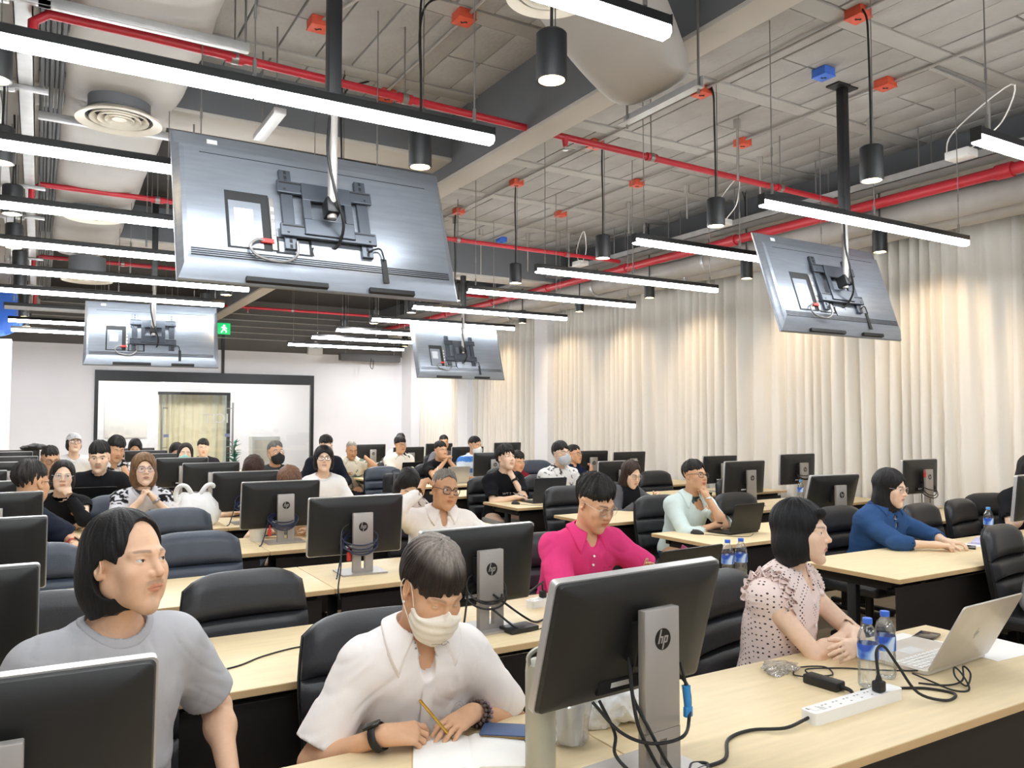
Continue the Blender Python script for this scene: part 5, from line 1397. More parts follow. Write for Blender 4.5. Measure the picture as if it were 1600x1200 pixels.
# ================================================================ THE PEOPLE
PEOPLE_T=__import__("time").time()
def P1():
    long_ = [ell((0, .062, -.055), (.072, .052, .075)), ell((.0, .05, -.02), (.084, .06, .08))]
    ho = dict(hair_t=.011, len=-.115, wide=-.002, fcz=.0, fcx=.068, fch=.122, fcy=.092, part=.004, ears=1, long=long_, clump=4., rough=.55, lean=-.2, hc='0b0a0b', hc2='1d1b1c', low=.2)
    person('man in a grey crew neck t-shirt with chin length black hair, looking right', (.195, 2.2, 1.262), 18, lean=.10, hd=(20, -6, 3), skin='a',
           face=dict(stache=.4, goatee=.2, brow_w=.55, open=.0042, stubble=.04, jaw=.98), hair=('long', ho), gaze=(.25, -1, .22), q=1.,
           shirt=dict(col='b4b4b8', neck='crew', sleeve='short', fit=.016, nr=.070, slen=.78, sw=.066, folds=.0045), arms={1: dict(w=(.25, -.17, .67), pole=(.5, .6, -.2)), -1: dict(w=(-.22, -.2, .68), pole=(-.5, .6, -.2))}, legc='2a2c33', seed=3)
P1()
def P2():
    ho = dict(hair_t=.022, hl=(.036, -.098), nape=(-.075, .08), jag=.045, ears=1, clump=5, rough=.7, hc='16110f', hc2='33261f', grey=(.085, .135, .9, '8f857c'), taper=.0)
    def ex(t, c):
        strap(t, c, -1, .95, .034, .022, M['black_plastic'], 'fitness_band', ((0, -.4, 1), .05, .022, M['screen']))
        E, W = c['E'][1], c['W'][1]
        for k, (fr_, cl) in enumerate(((.80, '9a7c86'), (.87, '2a2322'), (.94, '5c4a44'))):
            p = E + (W - E) * fr_; a = nrm(W - E); u, v = frame_of(Vector(a.tolist())); m = mat('beads_%d' % k, cl, .35)
            for i in range(16):
                an = 2 * PI * i / 16; bm = BM(); ctr = Vector(p.tolist()) + (u * math.cos(an) + v * math.sin(an)) * .033
                bmesh.ops.create_icosphere(bm, subdivisions=2, radius=.0062, matrix=Matrix.Translation(ctr)); obj('bracelet_bead', bm, m, t)
        bm = BM(); bmesh.ops.create_icosphere(bm, subdivisions=2, radius=.004, matrix=Matrix.Translation(c['hl'](-.078, .0, -.036))); obj('earring', bm, M['white_plastic'], t)
        # placket, buttons, chest embroidery
        N = c['N']; sx = float(N[0])
        P = on_shirt(c, [(sx + dx, 0, float(N[2]) - dz_) for dz_ in (.11, .14, .18, .22, .26) for dx in (-.015, .015)], .003)
        bm = BM(); vs = [bm.verts.new(p) for p in P.tolist()]
        for i in range(4): bm.faces.new((vs[2 * i], vs[2 * i + 1], vs[2 * i + 3], vs[2 * i + 2]))
        obj('placket', bm, CLW, c['shirt'])
        col = mat('grey_embroidery', 'cfc8c4', .8); cx, cz = sx + .105, float(N[2]) - .235
        bm = BM()
        for k in range(5):
            pts = []
            for i in range(15):
                a = PI * 2 * i / 14; rr = (.034 - .006 * k); pts.append((cx + rr * math.sin(a) * .8, 0, cz + rr * 1.5 * math.cos(a) * (1 if math.cos(a) < 0 else 1.2)))
            tube(bm, on_shirt(c, pts, .0005).tolist(), .0009, 4, 0)
        for k in range(4): tube(bm, on_shirt(c, [(cx - .03 + .006 * i, 0, cz - .055 - .004 * k + .003 * math.sin(i * 2 + k)) for i in range(11)], .0005).tolist(), .0007, 4, 0)
        obj('chest_embroidery', bm, col, c['shirt'])
        bm = BM(); tube(bm, [c['hl'](.012 + .011 * math.cos(a), -.1222 + .001 * a, -.092 + .008 * math.sin(a)) for a in [i * .5 for i in range(14)]], .0007, 4, 0); tube(bm, [c['hl'](-.03 + .004 * i, -.1175 - .0004 * i, -.093 + .002 * (i % 2)) for i in range(9)], .0008, 4, 0); obj('mask_print', bm, mat('grey_print', '9a938e', .7), t)
    return person('person in a white polo shirt and cream face mask bent over a notebook writing', (.955, 2.05, 1.145), -6, lean=.24, hd=(12, 27, 4), skin='b', sc=.95,
           face=dict(brow_w=.4, open=.0012, brow_up=.0), hair=('short', ho), gaze=(0, -.6, -.8), q=1., mask=('cream', 'f1e9da'),
           shirt=dict(col='efe9e6', neck='collar', sleeve='short', fit=.022, nr=.068, v=.13, slen=.84, sw=.074, folds=.006, belly=.015, copen=30), bulk=.002,
arms={-1: dict(w=(-.158, -.315, .795), pole=(-.6, .35, -.55), d=(.93, -.12, -.04), n=(.1, .45, -.85), curl=((24, 34, 18), (34, 42, 26), (42, 50, 32), (46, 52, 32)), thumb=(.25, .9, .45), hsc=1.07), 1: dict(w=(.115, -.268, .797), pole=(.65, .3, -.45), d=(-.8, -.5, -.06), n=(.0, .35, -.92), curl=(14, 22, 12))}, legc='30323a', seed=5, extra=ex)
CLW = mat('white_cloth', 'efe9e6', .85, bump=.12, bs=700, var=.02)
P2()
def polka():
    if 'polka' in MATS: return MATS['polka']
    m = mat('polka', 'ecd8d2', .85, bump=.1, bs=300, var=.03); N = m.node_tree.nodes; L = m.node_tree.links
    b = N['Principled BSDF']; tc = N.new('ShaderNodeTexCoord'); mp = N.new('ShaderNodeMapping'); mp.inputs['Scale'].default_value = (1, .7, 1); mp.inputs['Rotation'].default_value = (0, R(45), 0)
    vo = N.new('ShaderNodeTexVoronoi'); vo.inputs['Scale'].default_value = 72; vo.inputs['Randomness'].default_value = 0
    L.new(tc.outputs['Object'], mp.inputs[0]); L.new(mp.outputs[0], vo.inputs['Vector'])
    lt = N.new('ShaderNodeMath'); lt.operation = 'LESS_THAN'; lt.inputs[1].default_value = .27; L.new(vo.outputs['Distance'], lt.inputs[0])
    mx = N.new('ShaderNodeMix'); mx.data_type = 'RGBA'; L.new(lt.outputs[0], mx.inputs[0]); mx.inputs[6].default_value = (*lin('efdcd6'), 1); mx.inputs[7].default_value = (*lin('4a3a3c'), 1)
    L.new(mx.outputs[2], b.inputs['Base Color']); return m
def P4():
    ho = dict(hair_t=.016, len=-.125, wide=.012, fcz=-.03, fcx=.074, fch=.108, clump=5, rough=.5, hc='08080a', hc2='191a1d', low=.2, fringe=[rc((-.03, -.088, .085), (.062, -.066, .05), .02, .012)], long=[ell((0, .03, -.05), (.098, .085, .085))], lean=-.35)
    def ex(t, c):
        # gathered ruffles over the shoulders and down the armholes
        m = polka()
        for s in (1, -1):
            S, N, E = c['S'][s], c['N'], c['E'][s]; fw_ = c['Rt'] @ A3(0, -1, 0); out = c['Rt'] @ A3(s, 0, 0)
            for k in range(3):
                bm = BM(); rows = []
                n = 70
                for i in range(n + 1):
                    a = R(-100 + 275 * i / n)     # round the armhole from back over the top to the front
                    rad = .074 + .008 * k
                    base = S - out * (.015 + .017 * k) + A3(0, 0, -.012) + fw_ * (-math.cos(a + PI / 2) * 0 + rad * math.sin(a)) + A3(0, 0, rad * 1.1 * math.cos(a))
                    dirn = nrm(out * .8 + fw_ * .45 * math.sin(a) + A3(0, 0, .45 * math.cos(a))); wv = math.sin(i * 1.15 + k * 2 + s)
                    row = []
                    for j, (L_, wf) in enumerate(((-.01, 0), (.01, .3), (.022, .8), (.034, 1.))):
                        tang = nrm(fw_ * math.cos(a) - A3(0, 0, math.sin(a)))
                        p = base + dirn * L_ + (np.cross(dirn, tang) * .011 * wv * wf) + tang * .004 * math.cos(i * 1.15 + k) * wf
                        row.append(bm.verts.new(p.tolist()))
                    rows.append(row)
                for i in range(n):
                    for j in range(3): bm.faces.new((rows[i][j], rows[i + 1][j], rows[i + 1][j + 1], rows[i][j + 1]))
                o = obj('ruffle', bm, m, c['shirt'], True, 180); sm = o.modifiers.new('s', 'SOLIDIFY'); sm.thickness = .002
        N = c['N']
        for k in range(3):
            P = on_shirt(c, [(float(N[0]), 0, float(N[2]) - .1 - .075 * k)], .003); bm = BM(); p = Vector(P[0].tolist()); cyl(bm, p, p + Vector((0, -.004, 0)), .007, n=14); obj('button', bm, M['white_plastic'], c['shirt'])
    return person('woman in a pink polka dot ruffled blouse with a black bob, arms folded', (2.55, 2.1, 1.18), 16, lean=.08, hd=(10, -1, 0), skin='c', sc=.93, headscale=.95,
           face=dict(lip=np.array(lin('c07a76'), f32), brow_w=.6, open=.004, jaw=.92), hair=('long', ho), gaze=(.1, -1, .05), q=1.15,
           shirt=dict(mat=polka(), neck='none', sleeve='none', fit=.014, nr=.058, v=.1, folds=.004), arms={-1: dict(w=(.10, -.235, .80), pole=(-.7, -.3, -.6), d=(.9, .1, .1), n=(0, .8, -.4), curl=(25, 30, 20)), 1: dict(w=(-.06, -.32, .80), pole=(.8, -.3, -.5), d=(-.95, -.05, .05), n=(0, .8, -.5), curl=(25, 30, 20))}, legc='3a3d48', seed=8, extra=ex)
P4()
def P3():
    ho = dict(hair_t=.019, hl=(.056, -.092), nape=(-.07, .08), jag=.06, ears=1, clump=6, rough=1.8, asym=.15, hc='121110', hc2='2b2927')
    def ex(t, c):
        N = c['N']
        for dz_ in (.1, .145):
            P = on_shirt(c, [(float(N[0]) - .006, 0, float(N[2]) - dz_)], .003); bm = BM(); p = Vector(P[0].tolist()); cyl(bm, p, p + Vector((0, -.004, 0)), .006, n=14); obj('button', bm, M['white_plastic'], c['shirt'])
        P = on_shirt(c, [(float(N[0]) + dx, 0, float(N[2]) - dz_) for dz_ in (.1, .14, .18, .21) for dx in (-.016, .016)], .002)
        bm = BM(); vs = [bm.verts.new(p) for p in P.tolist()]
        for i in range(3): bm.faces.new((vs[2 * i], vs[2 * i + 1], vs[2 * i + 3], vs[2 * i + 2]))
        obj('placket', bm, mat('pink_cloth', 'dd3f82', .8), c['shirt'])
        bm = BM(); tube(bm, on_shirt(c, [(float(N[0]) + .06 + .004 * i, 0, float(N[2]) - .17 + .005 * math.sin(i * 1.7)) for i in range(16)], .0).tolist(), .001, 4, 0); obj('chest_signature', bm, mat('pink_thread', 'b8326c', .7), c['shirt'])
    return person('man in a bright pink polo shirt and thin glasses looking down at a phone', (2.415, 3.25, 1.195), -6, lean=.2, hd=(14, 22, 0), skin='b', q=1.5, headscale=1.06,
           face=dict(brow_w=.6, open=.002, stubble=.05), hair=('short', ho), gaze=(0, -.7, -.7), glasses=('silver', 'c9c4ba', .8, .0011, .8),
           shirt=dict(col='e0407f', neck='collar', sleeve='short', fit=.018, nr=.066, v=.12, slen=.8, sw=.068, folds=.005, belly=.02), bulk=.01,
           arms={-1: dict(w=(.02, -.42, .79), pole=(-1, .2, -.3), d=(.9, -.4, 0), n=(0, 0, -1), curl=(20, 25, 15)), 1: dict(w=(.2, -.42, .83), pole=(1, .2, -.5), d=(.1, -.8, .45), n=(-.8, -.2, .3), curl=(40, 40, 25))}, seed=11, extra=ex)
P3()
# ---------------------------------------------------------------- everyone else
HS = lambda **k: ('short', dict(dict(hair_t=.021, hl=(.066, -.089), nape=(-.07, .082), jag=.045, ears=1, clump=7, rough=1.3, tx=.7, hc='141211', hc2='2a2624'), **k))
HB = lambda **k: ('long', dict(dict(hair_t=.014, len=-.11, wide=.008, fcz=-.02, fcx=.068, fch=.1, clump=5, rough=.6, hc='0d0c0d', hc2='211d1d', low=.2, long=[ell((0, .03, -.05), (.09, .075, .08))]), **k))
def printcol(base, ink, fx, th, seed=1):
    b = np.asarray(lin(base), f32); c = np.asarray(lin(ink), f32)
    def f(V):
        n = vnoise(V[:, 0] * fx + V[:, 1] * fx * .5, V[:, 2] * fx - V[:, 1] * fx * .3, seed); n2 = vnoise(V[:, 0] * fx * 2.3 + 9, V[:, 2] * fx * 2.3 + V[:, 1] * 8, seed + 3)
        m = (np.abs(n - .5) < th).astype(f32) * (n2 > .42); return b + (c - b) * m[:, None]
    return f
# far and middle rows; head = world position
def P5():
    def ex(t, c): pass
    person('man in a pale mint shirt and glasses resting his chin on his fist', (4.49, 4.72, 1.165), -8, lean=.2, hd=(14, -6, 4), skin='b', q=2., headscale=.97, face=dict(brow_w=.8), glasses=('black', '151515', .0, .0017, .75), hair=HS(hair_t=.018, hl=(.058, -.09)), gaze=(.1, -1, .1),
        shirt=dict(col='d5e6e4', neck='collar', sleeve='long', fit=.018, folds=.006, v=.1, cuff=.09), arms={1: dict(w=(.045, -.30, 1.0), pole=(.5, -.3, -1), d=(-.35, .25, .9), n=(-.3, .9, .1), curl=((75, 85, 40),) * 4, thumb=(.3, .5, .6)), -1: dict(w=(.06, -.36, .79), pole=(-1, .1, -.3), d=(1, -.1, 0), n=(0, 0, -1))}, legs=True, legc='2f3a50', seed=21)
P5()
def P6():
    def ex(t, c):
        bm = BM(); tube(bm, [(c['N'] + A3(-.03 + .012 * i, -.06 - .05 * math.sin(i * .6), -.0 - .04 * math.sin(i * .6))).tolist() for i in range(6)], .0015, 5); obj('necklace', bm, M['chrome'], t)
    person('woman in a blue denim shirt with long black hair and clear glasses', (5.10, 3.44, 1.135), 0, lean=.14, hd=(8, 6, 0), skin='c', sc=.95, q=1.9, face=dict(lip=np.array(lin('b9817c'), f32), open=.0045), glasses=('clear', 'd8c9c6', .3, .0013, .9), gaze=(.1, -1, -.1),
        hair=('long', dict(hair_t=.018, len=-.2, wide=.01, fcz=-.03, fcx=.07, fch=.105, fcy=.085, clump=5, rough=.6, hc='0a090a', hc2='201d1f', low=.3, part=.012, long=[ell((0, .04, -.1), (.1, .07, .13)), ell((.055, -.02, -.15), (.035, .03, .07))])),
        shirt=dict(col='2f4f7d', neck='collar', sleeve='long', fit=.024, folds=.008, v=.16, copen=34, cuff=.13, sw=.07), bulk=.01, arms={1: dict(w=(.16, -.44, .795), pole=(1, .1, -.3), d=(.35, -1, 0), curl=(30, 35, 20)), -1: dict(w=(.0, -.45, .79), pole=(-1, .1, -.3), d=(.6, -.8, 0), n=(.1, 0, -1), curl=(35, 40, 25))}, legc='22252d', seed=22, extra=ex)
P6()
person('man in a pale grey shirt cut off by the right picture edge', (5.08, 2.27, 1.2), 10, lean=.12, hd=(10, 0, 0), skin='b', q=2.2, hair=HS(), shirt=dict(col='c2c2c4', neck='crew', sleeve='elbow', slen=1.0, fit=.02, folds=.007), arms={1: dict(w=(.2, -.4, .785)), -1: dict(w=(-.16, -.42, .785))}, seed=23)
person('dark haired person almost hidden behind the right edge monitor', (6.98, 3.45, 1.185), -25, lean=.16, hd=(0, 14, 0), skin='c', sc=.94, q=2.4, hair=HB(len=-.13), shirt=dict(col='1b1b1e', neck='crew', sleeve='short'), arms={-1: dict(w=(-.12, -.30, .92), pole=(-.4, -.3, -1), d=(.3, .1, 1), n=(.6, .6, .1), curl=(60, 70, 40))}, seed=24)
def P9():
    def ex(t, c): pass
    person('man in a white polo and dark glasses leaning a fist on his temple', (2.29, 4.72, 1.155), -10, lean=.14, hd=(12, 2, 8), skin='d', q=1.9, headscale=1.03, face=dict(cheek=.004, brow_w=.7, open=.0035), glasses=('darkred', '2a1516', .0, .0022, .7), gaze=(.45, -1, .1),
        hair=HS(hair_t=.008, hl=(.082, -.065), widow=.02, hc='3a3632', hc2='6f6a64', jag=.0, grey=(-.02, .05, .5, '8a847c')), shirt=dict(col='f1ece8', neck='collar', sleeve='long', fit=.022, folds=.006, v=.08, sw=.066, belly=.03, copen=20), bulk=.016,
        arms={-1: dict(w=(-.175, -.17, 1.14), pole=(-1, -.4, -.6), d=(.35, .1, .85), n=(.7, .2, -.3), curl=((50, 60, 35),) * 4, sh=(-.02, -.01, .03)), 1: dict(w=(.2, -.36, .79), pole=(1, .1, -.4))}, seed=25)
P9()
def P10():
    def ex(t, c):
        me = text_mesh('WIT T.EE', .036, .0004, bold=.0006); V = np.zeros(len(me.vertices) * 3, f32); me.vertices.foreach_get('co', V); V = V.reshape(-1, 3)
        P = on_shirt(c, np.stack([V[:, 0] + float(c['N'][0]) + .03, V[:, 1] * 0, V[:, 1] + float(c['N'][2]) - .2], 1), .002); me.vertices.foreach_set('co', P.astype(f32).ravel()); me.materials.append(M['paper']); link('shirt_print', me, c['shirt'])
        strap(t, c, 1, .9, .032, .022, M['black_plastic'], 'wrist_watch', ((.6, -.8, 0), .036, .036, M['screen']))
    person('young man in a black printed t-shirt resting his chin on one fist', (4.33, 7.42, 1.19), -8, lean=.2, hd=(14, -12, 4), skin='c', q=2., headscale=1.06, face=dict(brow_w=.7), gaze=(.1, -1, .35), hair=HS(hair_t=.03, hl=(.05, -.092), jag=.06, rough=2., clump=5, sidecut=.0, taper=.006),
        shirt=dict(col='121318', neck='crew', sleeve='short', fit=.02, folds=.007, slen=.85, sw=.07), arms={1: dict(w=(.07, -.24, .98), pole=(.5, -.4, -1), d=(-.45, .15, .8), n=(-.2, .9, -.2), curl=((75, 85, 40),) * 4), -1: dict(w=(.04, -.36, .79), pole=(-1, .1, -.2), d=(1, -.4, 0))}, legc='9c9a94', seed=26, extra=ex)
P10()
person('man in a white shirt with black line print and a grey face mask', (5.0, 7.35, 1.225), -8, lean=.16, hd=(8, -8, 0), skin='c', q=2.4, headscale=1.06, hair=HS(hair_t=.021, hl=(.05, -.092)), mask=('grey', 'bfc3c8'), glasses=('thin', '8a7a6e', .5, .001, .8),
    shirt=dict(col=printcol('eeedeb', '3c3c43', 17, .06, 4), neck='collar', sleeve='long', fit=.024, folds=.006, cuff=.06), bulk=.02, arms={-1: dict(w=(-.02, -.4, .79), d=(.3, -1, 0)), 1: dict(w=(.14, -.4, .79))}, seed=27)
person('man in a dark navy polo with round glasses behind the masked printed shirt man', (6.2, 8.8, 1.14), 6, lean=.14, hd=(14, -4, 0), skin='b', q=2.6, hair=HS(hair_t=.012), glasses=('darkround', '1a1a1c', .0, .0016, .95), shirt=dict(col='1c2440', neck='collar', sleeve='short'), arms={1: dict(w=(.12, -.34, .92), pole=(.6, 0, -1), d=(-.2, -.2, 1), n=(-.6, .5, 0), curl=(40, 50, 30))}, seed=28)
def P13():
    def ex(t, c):
        N = c['N']
        for i in range(15):
            a = R(-110 + 220 * i / 14); P = N + A3(.075 * math.sin(a), -.07 * math.cos(a) - .004, -.012 - .03 * math.cos(a)); bm = BM(); bmesh.ops.create_icosphere(bm, subdivisions=1, radius=.0075, matrix=Matrix.Translation(P.tolist())); obj('necklace_bead', bm, M['white_trim'], t)
    person('woman in a black top and grey cardigan with glasses looking down at a tablet', (4.97, 6.1, 1.08), -6, lean=.18, hd=(6, 18, 0), skin='c', sc=.94, q=2.2, headscale=1.0, hair=('long', dict(hair_t=.014, len=-.19, wide=.008, fcz=-.03, fcx=.066, fch=.115, fcy=.085, clump=5, rough=.6, hc='1e1614', hc2='4a362d', low=.3, long=[ell((0, .035, -.09), (.09, .065, .12))])), glasses=('rose', 'a58f88', .4, .0012, .85), gaze=(0, -.8, -.6), face=dict(open=.003),
        shirt=dict(col=lambda V: np.where((np.abs(V[:, 0]) > .1)[:, None], np.asarray(lin('5d5d61'), f32), np.asarray(lin('15161c'), f32)), neck='crew', sleeve='long', fit=.02, nr=.07), arms={1: dict(w=(.14, -.38, .86), pole=(1, 0, -.5), d=(.0, -.7, .5), n=(-.7, 0, -.5), curl=(45, 50, 30)), -1: dict(w=(-.05, -.38, .82))}, seed=29, extra=ex)
P13()
person('woman with black hair and a flowered shirt bowing her head behind the man in white', (2.56, 5.95, 1.09), -12, lean=.3, hd=(10, 48, 0), skin='c', sc=.93, q=2.4, hair=HB(len=-.17, low=.28, rough=.4), shirt=dict(col=printcol('cfc3bd', '5a4a4c', 16, .10, 6), neck='collar', sleeve='long'), arms={}, seed=30)
person('woman with a black bowl cut, round glasses and a white blouse looking up', (2.32, 7.38, 1.235), -14, lean=.1, hd=(0, -8, 0), skin='c', sc=.92, q=2.2, headscale=.98, hair=HB(len=-.085, fcz=-.035, fch=.1, wide=.012, hair_t=.02), glasses=('blackround', '17171a', .0, .0016, .95), gaze=(.1, -1, .25), face=dict(lip=np.array(lin('b98b85'), f32)), shirt=dict(col='f2f0f0', neck='crew', sleeve='short', fit=.02, nr=.07), seed=31)
person('bowed head with chestnut brown hair left of the white blouse woman', (1.63, 6.02, 1.13), -20, lean=.3, hd=(0, 50, 0), skin='c', sc=.93, q=2.6, hair=HB(len=-.12, hc='4a3023', hc2='84604a', hair_t=.018), shirt=dict(col='dcdcdc', neck='crew', sleeve='short'), seed=32)
person('bowed head with dark brown hair showing above the middle monitor', (1.68, 7.4, 1.15), -16, lean=.3, hd=(10, 45, 0), skin='c', sc=.93, q=2.8, hair=HB(len=-.12, hc='241713', hc2='4e362d', hair_t=.02), shirt=dict(col='6b6b70', neck='crew', sleeve='short'), seed=33)
person('grey haired man with a black face mask and a dark grey t-shirt', (2.27, 8.95, 1.235), -4, lean=.08, hd=(10, -10, 0), skin='b', q=2.6, headscale=1.06, hair=HS(hair_t=.012, hl=(.066, -.085), hc='3c3b3a', hc2='8d8a86', ears=1), mask=('black', '1d1d20'), glasses=('thin', '8a7a6e', .5, .001, .8), shirt=dict(col='3b3b3e', neck='crew', sleeve='short', fit=.022), bulk=.02, seed=34)
person('man in a dark suit jacket looking down beside the right door jamb', (3.22, 10.15, 1.27), -10, lean=.16, hd=(20, 16, 0), skin='c', q=3, hair=HS(hair_t=.02), shirt=dict(col='191c28', neck='collar', sleeve='long', fit=.024, v=.14), seed=35)
person('old man in a patterned shirt covering his eyes with one hand', (4.02, 11.45, 1.15), -16, lean=.2, hd=(12, 14, 0), skin='d', q=2.8, headscale=1.02, hair=HS(hair_t=.006, hl=(.085, -.06), widow=.02, hc='77736d', hc2='a8a39b'), shirt=dict(col=printcol('d8d2c2', '6a7a6c', 9, .07, 8), neck='collar', sleeve='short', fit=.022), bulk=.015, arms={1: dict(w=(.16, -.28, 1.08), pole=(.8, 0, -1), d=(-.75, -.15, .5), n=(-.3, .9, 0), curl=(10, 15, 10)), -1: dict(w=(-.1, -.35, .79))}, seed=36)
person('man with thick black hair, glasses and a white shirt with black spots', (4.78, 11.4, 1.215), -10, lean=.12, hd=(14, 0, 0), skin='b', q=2.8, hair=HS(hair_t=.024, hl=(.045, -.095)), glasses=('thin', '8a7a6e', .5, .001, .8), shirt=dict(col=printcol('e8e4da', '26262a', 8, .03, 11), neck='collar', sleeve='short', fit=.022), arms={1: dict(w=(-.02, -.36, .8), d=(-1, -.1, 0)), -1: dict(w=(.05, -.38, .83), d=(1, 0, 0))}, bulk=.012, seed=37)
person('man whose dark hair shows over the head of the spotted shirt man', (5.35, 12.75, 1.24), -14, lean=.1, hd=(0, 0, 0), skin='b', q=3.4, hair=HS(hair_t=.012), shirt=dict(col='c9c9cc', neck='crew', sleeve='short'), eyes=False, seed=38)
person('man in a black t-shirt with both hands clasped before his chin', (4.84, 10.1, 1.17), -8, lean=.14, hd=(16, -2, 0), skin='b', q=2.5, headscale=1.04, hair=HS(hair_t=.014, hl=(.06, -.088)), face=dict(brow_w=.8), shirt=dict(col='131317', neck='crew', sleeve='short', fit=.02), arms={1: dict(w=(.08, -.30, 1.03), pole=(.8, -.3, -1), d=(-.5, -.1, .8), n=(-.8, 0, -.3), curl=(45, 50, 30)), -1: dict(w=(.0, -.31, 1.03), pole=(-.8, -.3, -1), d=(.5, -.1, .8), n=(.8, 0, -.3), curl=(45, 50, 30))}, seed=39)
person('man mostly hidden behind the black t-shirt man with clasped hands', (6.15, 12.7, 1.2), -10, lean=.1, skin='b', q=3.4, hair=HS(hair_t=.014), shirt=dict(col='6a6a70', neck='crew', sleeve='short'), eyes=False, seed=40)
person('man in a blue and white striped polo with a white face mask', (5.5, 10.32, 1.225), -2, lean=.1, hd=(16, 4, 0), skin='b', q=2.8, headscale=1.04, hair=HS(hair_t=.012, hl=(.062, -.088)), mask=('white', 'eceef0'), shirt=dict(col=lambda V: np.where((np.mod(V[:, 2] + .02, .17) < .075)[:, None], np.asarray(lin('4f86cf'), f32), np.asarray(lin('d8e2ec'), f32)), neck='collar', sleeve='short', fit=.022), bulk=.012, seed=41)
person('person in a dark red shirt half hidden behind the printed t-shirt man', (5.28, 8.75, 1.07), -6, lean=.12, hd=(8, 10, 0), skin='b', q=3, hair=HS(), shirt=dict(col='7c1a28', neck='crew', sleeve='long'), seed=42)
person('woman with a turquoise face mask peering over the centre left monitors', (1.5, 10.1, 1.2), -10, lean=.1, hd=(4, -4, 6), skin='c', sc=.93, q=2.8, hair=HB(len=-.1, hc='181314', hc2='3a2f2d', fch=.12), mask=('turquoise', '8fd6cf'), shirt=dict(col='3b3b45', neck='crew', sleeve='short'), eyes=False, seed=43)
person('dark haired person just behind the woman in the turquoise mask', (2.14, 12.7, 1.18), -14, lean=.1, hd=(8, 4, 0), skin='c', q=3.2, hair=HS(hair_t=.022), shirt=dict(col='25252b', neck='crew', sleeve='short'), eyes=False, seed=44)
def P29():
    def ex(t, c):
        strap(t, c, 1, .9, .030, .02, M['chrome'], 'wrist_watch')
        N = c['N']; ink = M['logo_black']
        for s in (-1, 1):
            bm = BM()
            for i in range(9):
                w_ = .034 * math.sin(PI * (i + .7) / 9.6); P = on_shirt(c, [(float(N[0]) + s * .05 + w_ * (j / 4 - .5) * 1.3 + .006 * i * -s * .3, 0, float(N[2]) - .15 - .014 * i - .006 * (j % 2)) for j in range(5)], .001)
                tube(bm, P.tolist(), .0042, 5, 2)
            obj('shirt_motif', bm, ink, c['shirt'])
    person('woman with a bronze bob and tinted glasses holding a pen in her clasped hands', (.74, 7.05, 1.205), 2, lean=.2, hd=(2, -6, 0), skin='c', sc=.95, q=1.8, headscale=1.02, face=dict(lip=np.array(lin('b5746f'), f32)), glasses=('gold', '8a7fa8', .4, .0014, .7), gaze=(.1, -1, .3),
        hair=('long', dict(hair_t=.020, len=-.125, wide=.012, fcz=-.03, fcx=.066, fch=.105, fcy=.085, clump=5, rough=.8, hc='4a3524', hc2='94714f', low=.2, part=-.01, long=[ell((0, .03, -.05), (.098, .075, .085))])),
        shirt=dict(col=lambda V: np.where(((V[:, 2] > .95) & (np.abs(V[:, 0]) > .11) & (vnoise(V[:, 0] * 60, V[:, 2] * 60 + V[:, 1] * 30, 3) > .45))[:, None], np.asarray(lin('1c1c20'), f32), np.asarray(lin('d9d8de'), f32)), neck='crew', sleeve='short', fit=.022, slen=.8, sw=.07, nr=.068), bulk=.01,
        arms={1: dict(w=(.06, -.33, .985), pole=(.8, -.4, -1), d=(-.55, .1, .8), n=(-.8, .2, -.3), curl=(55, 60, 35)), -1: dict(w=(-.045, -.34, .975), pole=(-.8, -.4, -1), d=(.5, .1, .85), n=(.8, .2, -.3), curl=(50, 60, 35))}, seed=45, extra=ex)
P29()
person('man with a moustache in a black sweatshirt leaning over a black laptop', (.50, 8.45, 1.255), -6, lean=.2, hd=(-2, 8, 0), skin='c', q=2.2, headscale=1.12, face=dict(stache=.4, brow_w=.9), hair=HS(hair_t=.02, hl=(.05, -.09), jag=.03), shirt=dict(col='16161a', neck='crew', sleeve='long', fit=.03, nr=.064), bulk=.03, seed=46)
person('person in a black and white patterned shirt resting the face on one hand', (.74, 9.75, 1.285), -12, lean=.14, hd=(24, 16, 4), skin='b', q=2.7, headscale=1.05, hair=HS(hair_t=.024, hl=(.05, -.095), taper=.006), shirt=dict(col=printcol('e2e2e2', '1b1b1e', 15, .14, 14), neck='collar', sleeve='short', fit=.024), arms={1: dict(w=(.10, -.24, 1.06), pole=(.8, -.2, -1), d=(-.25, .1, .9), n=(-.6, .7, 0), curl=(15, 15, 10))}, seed=47)
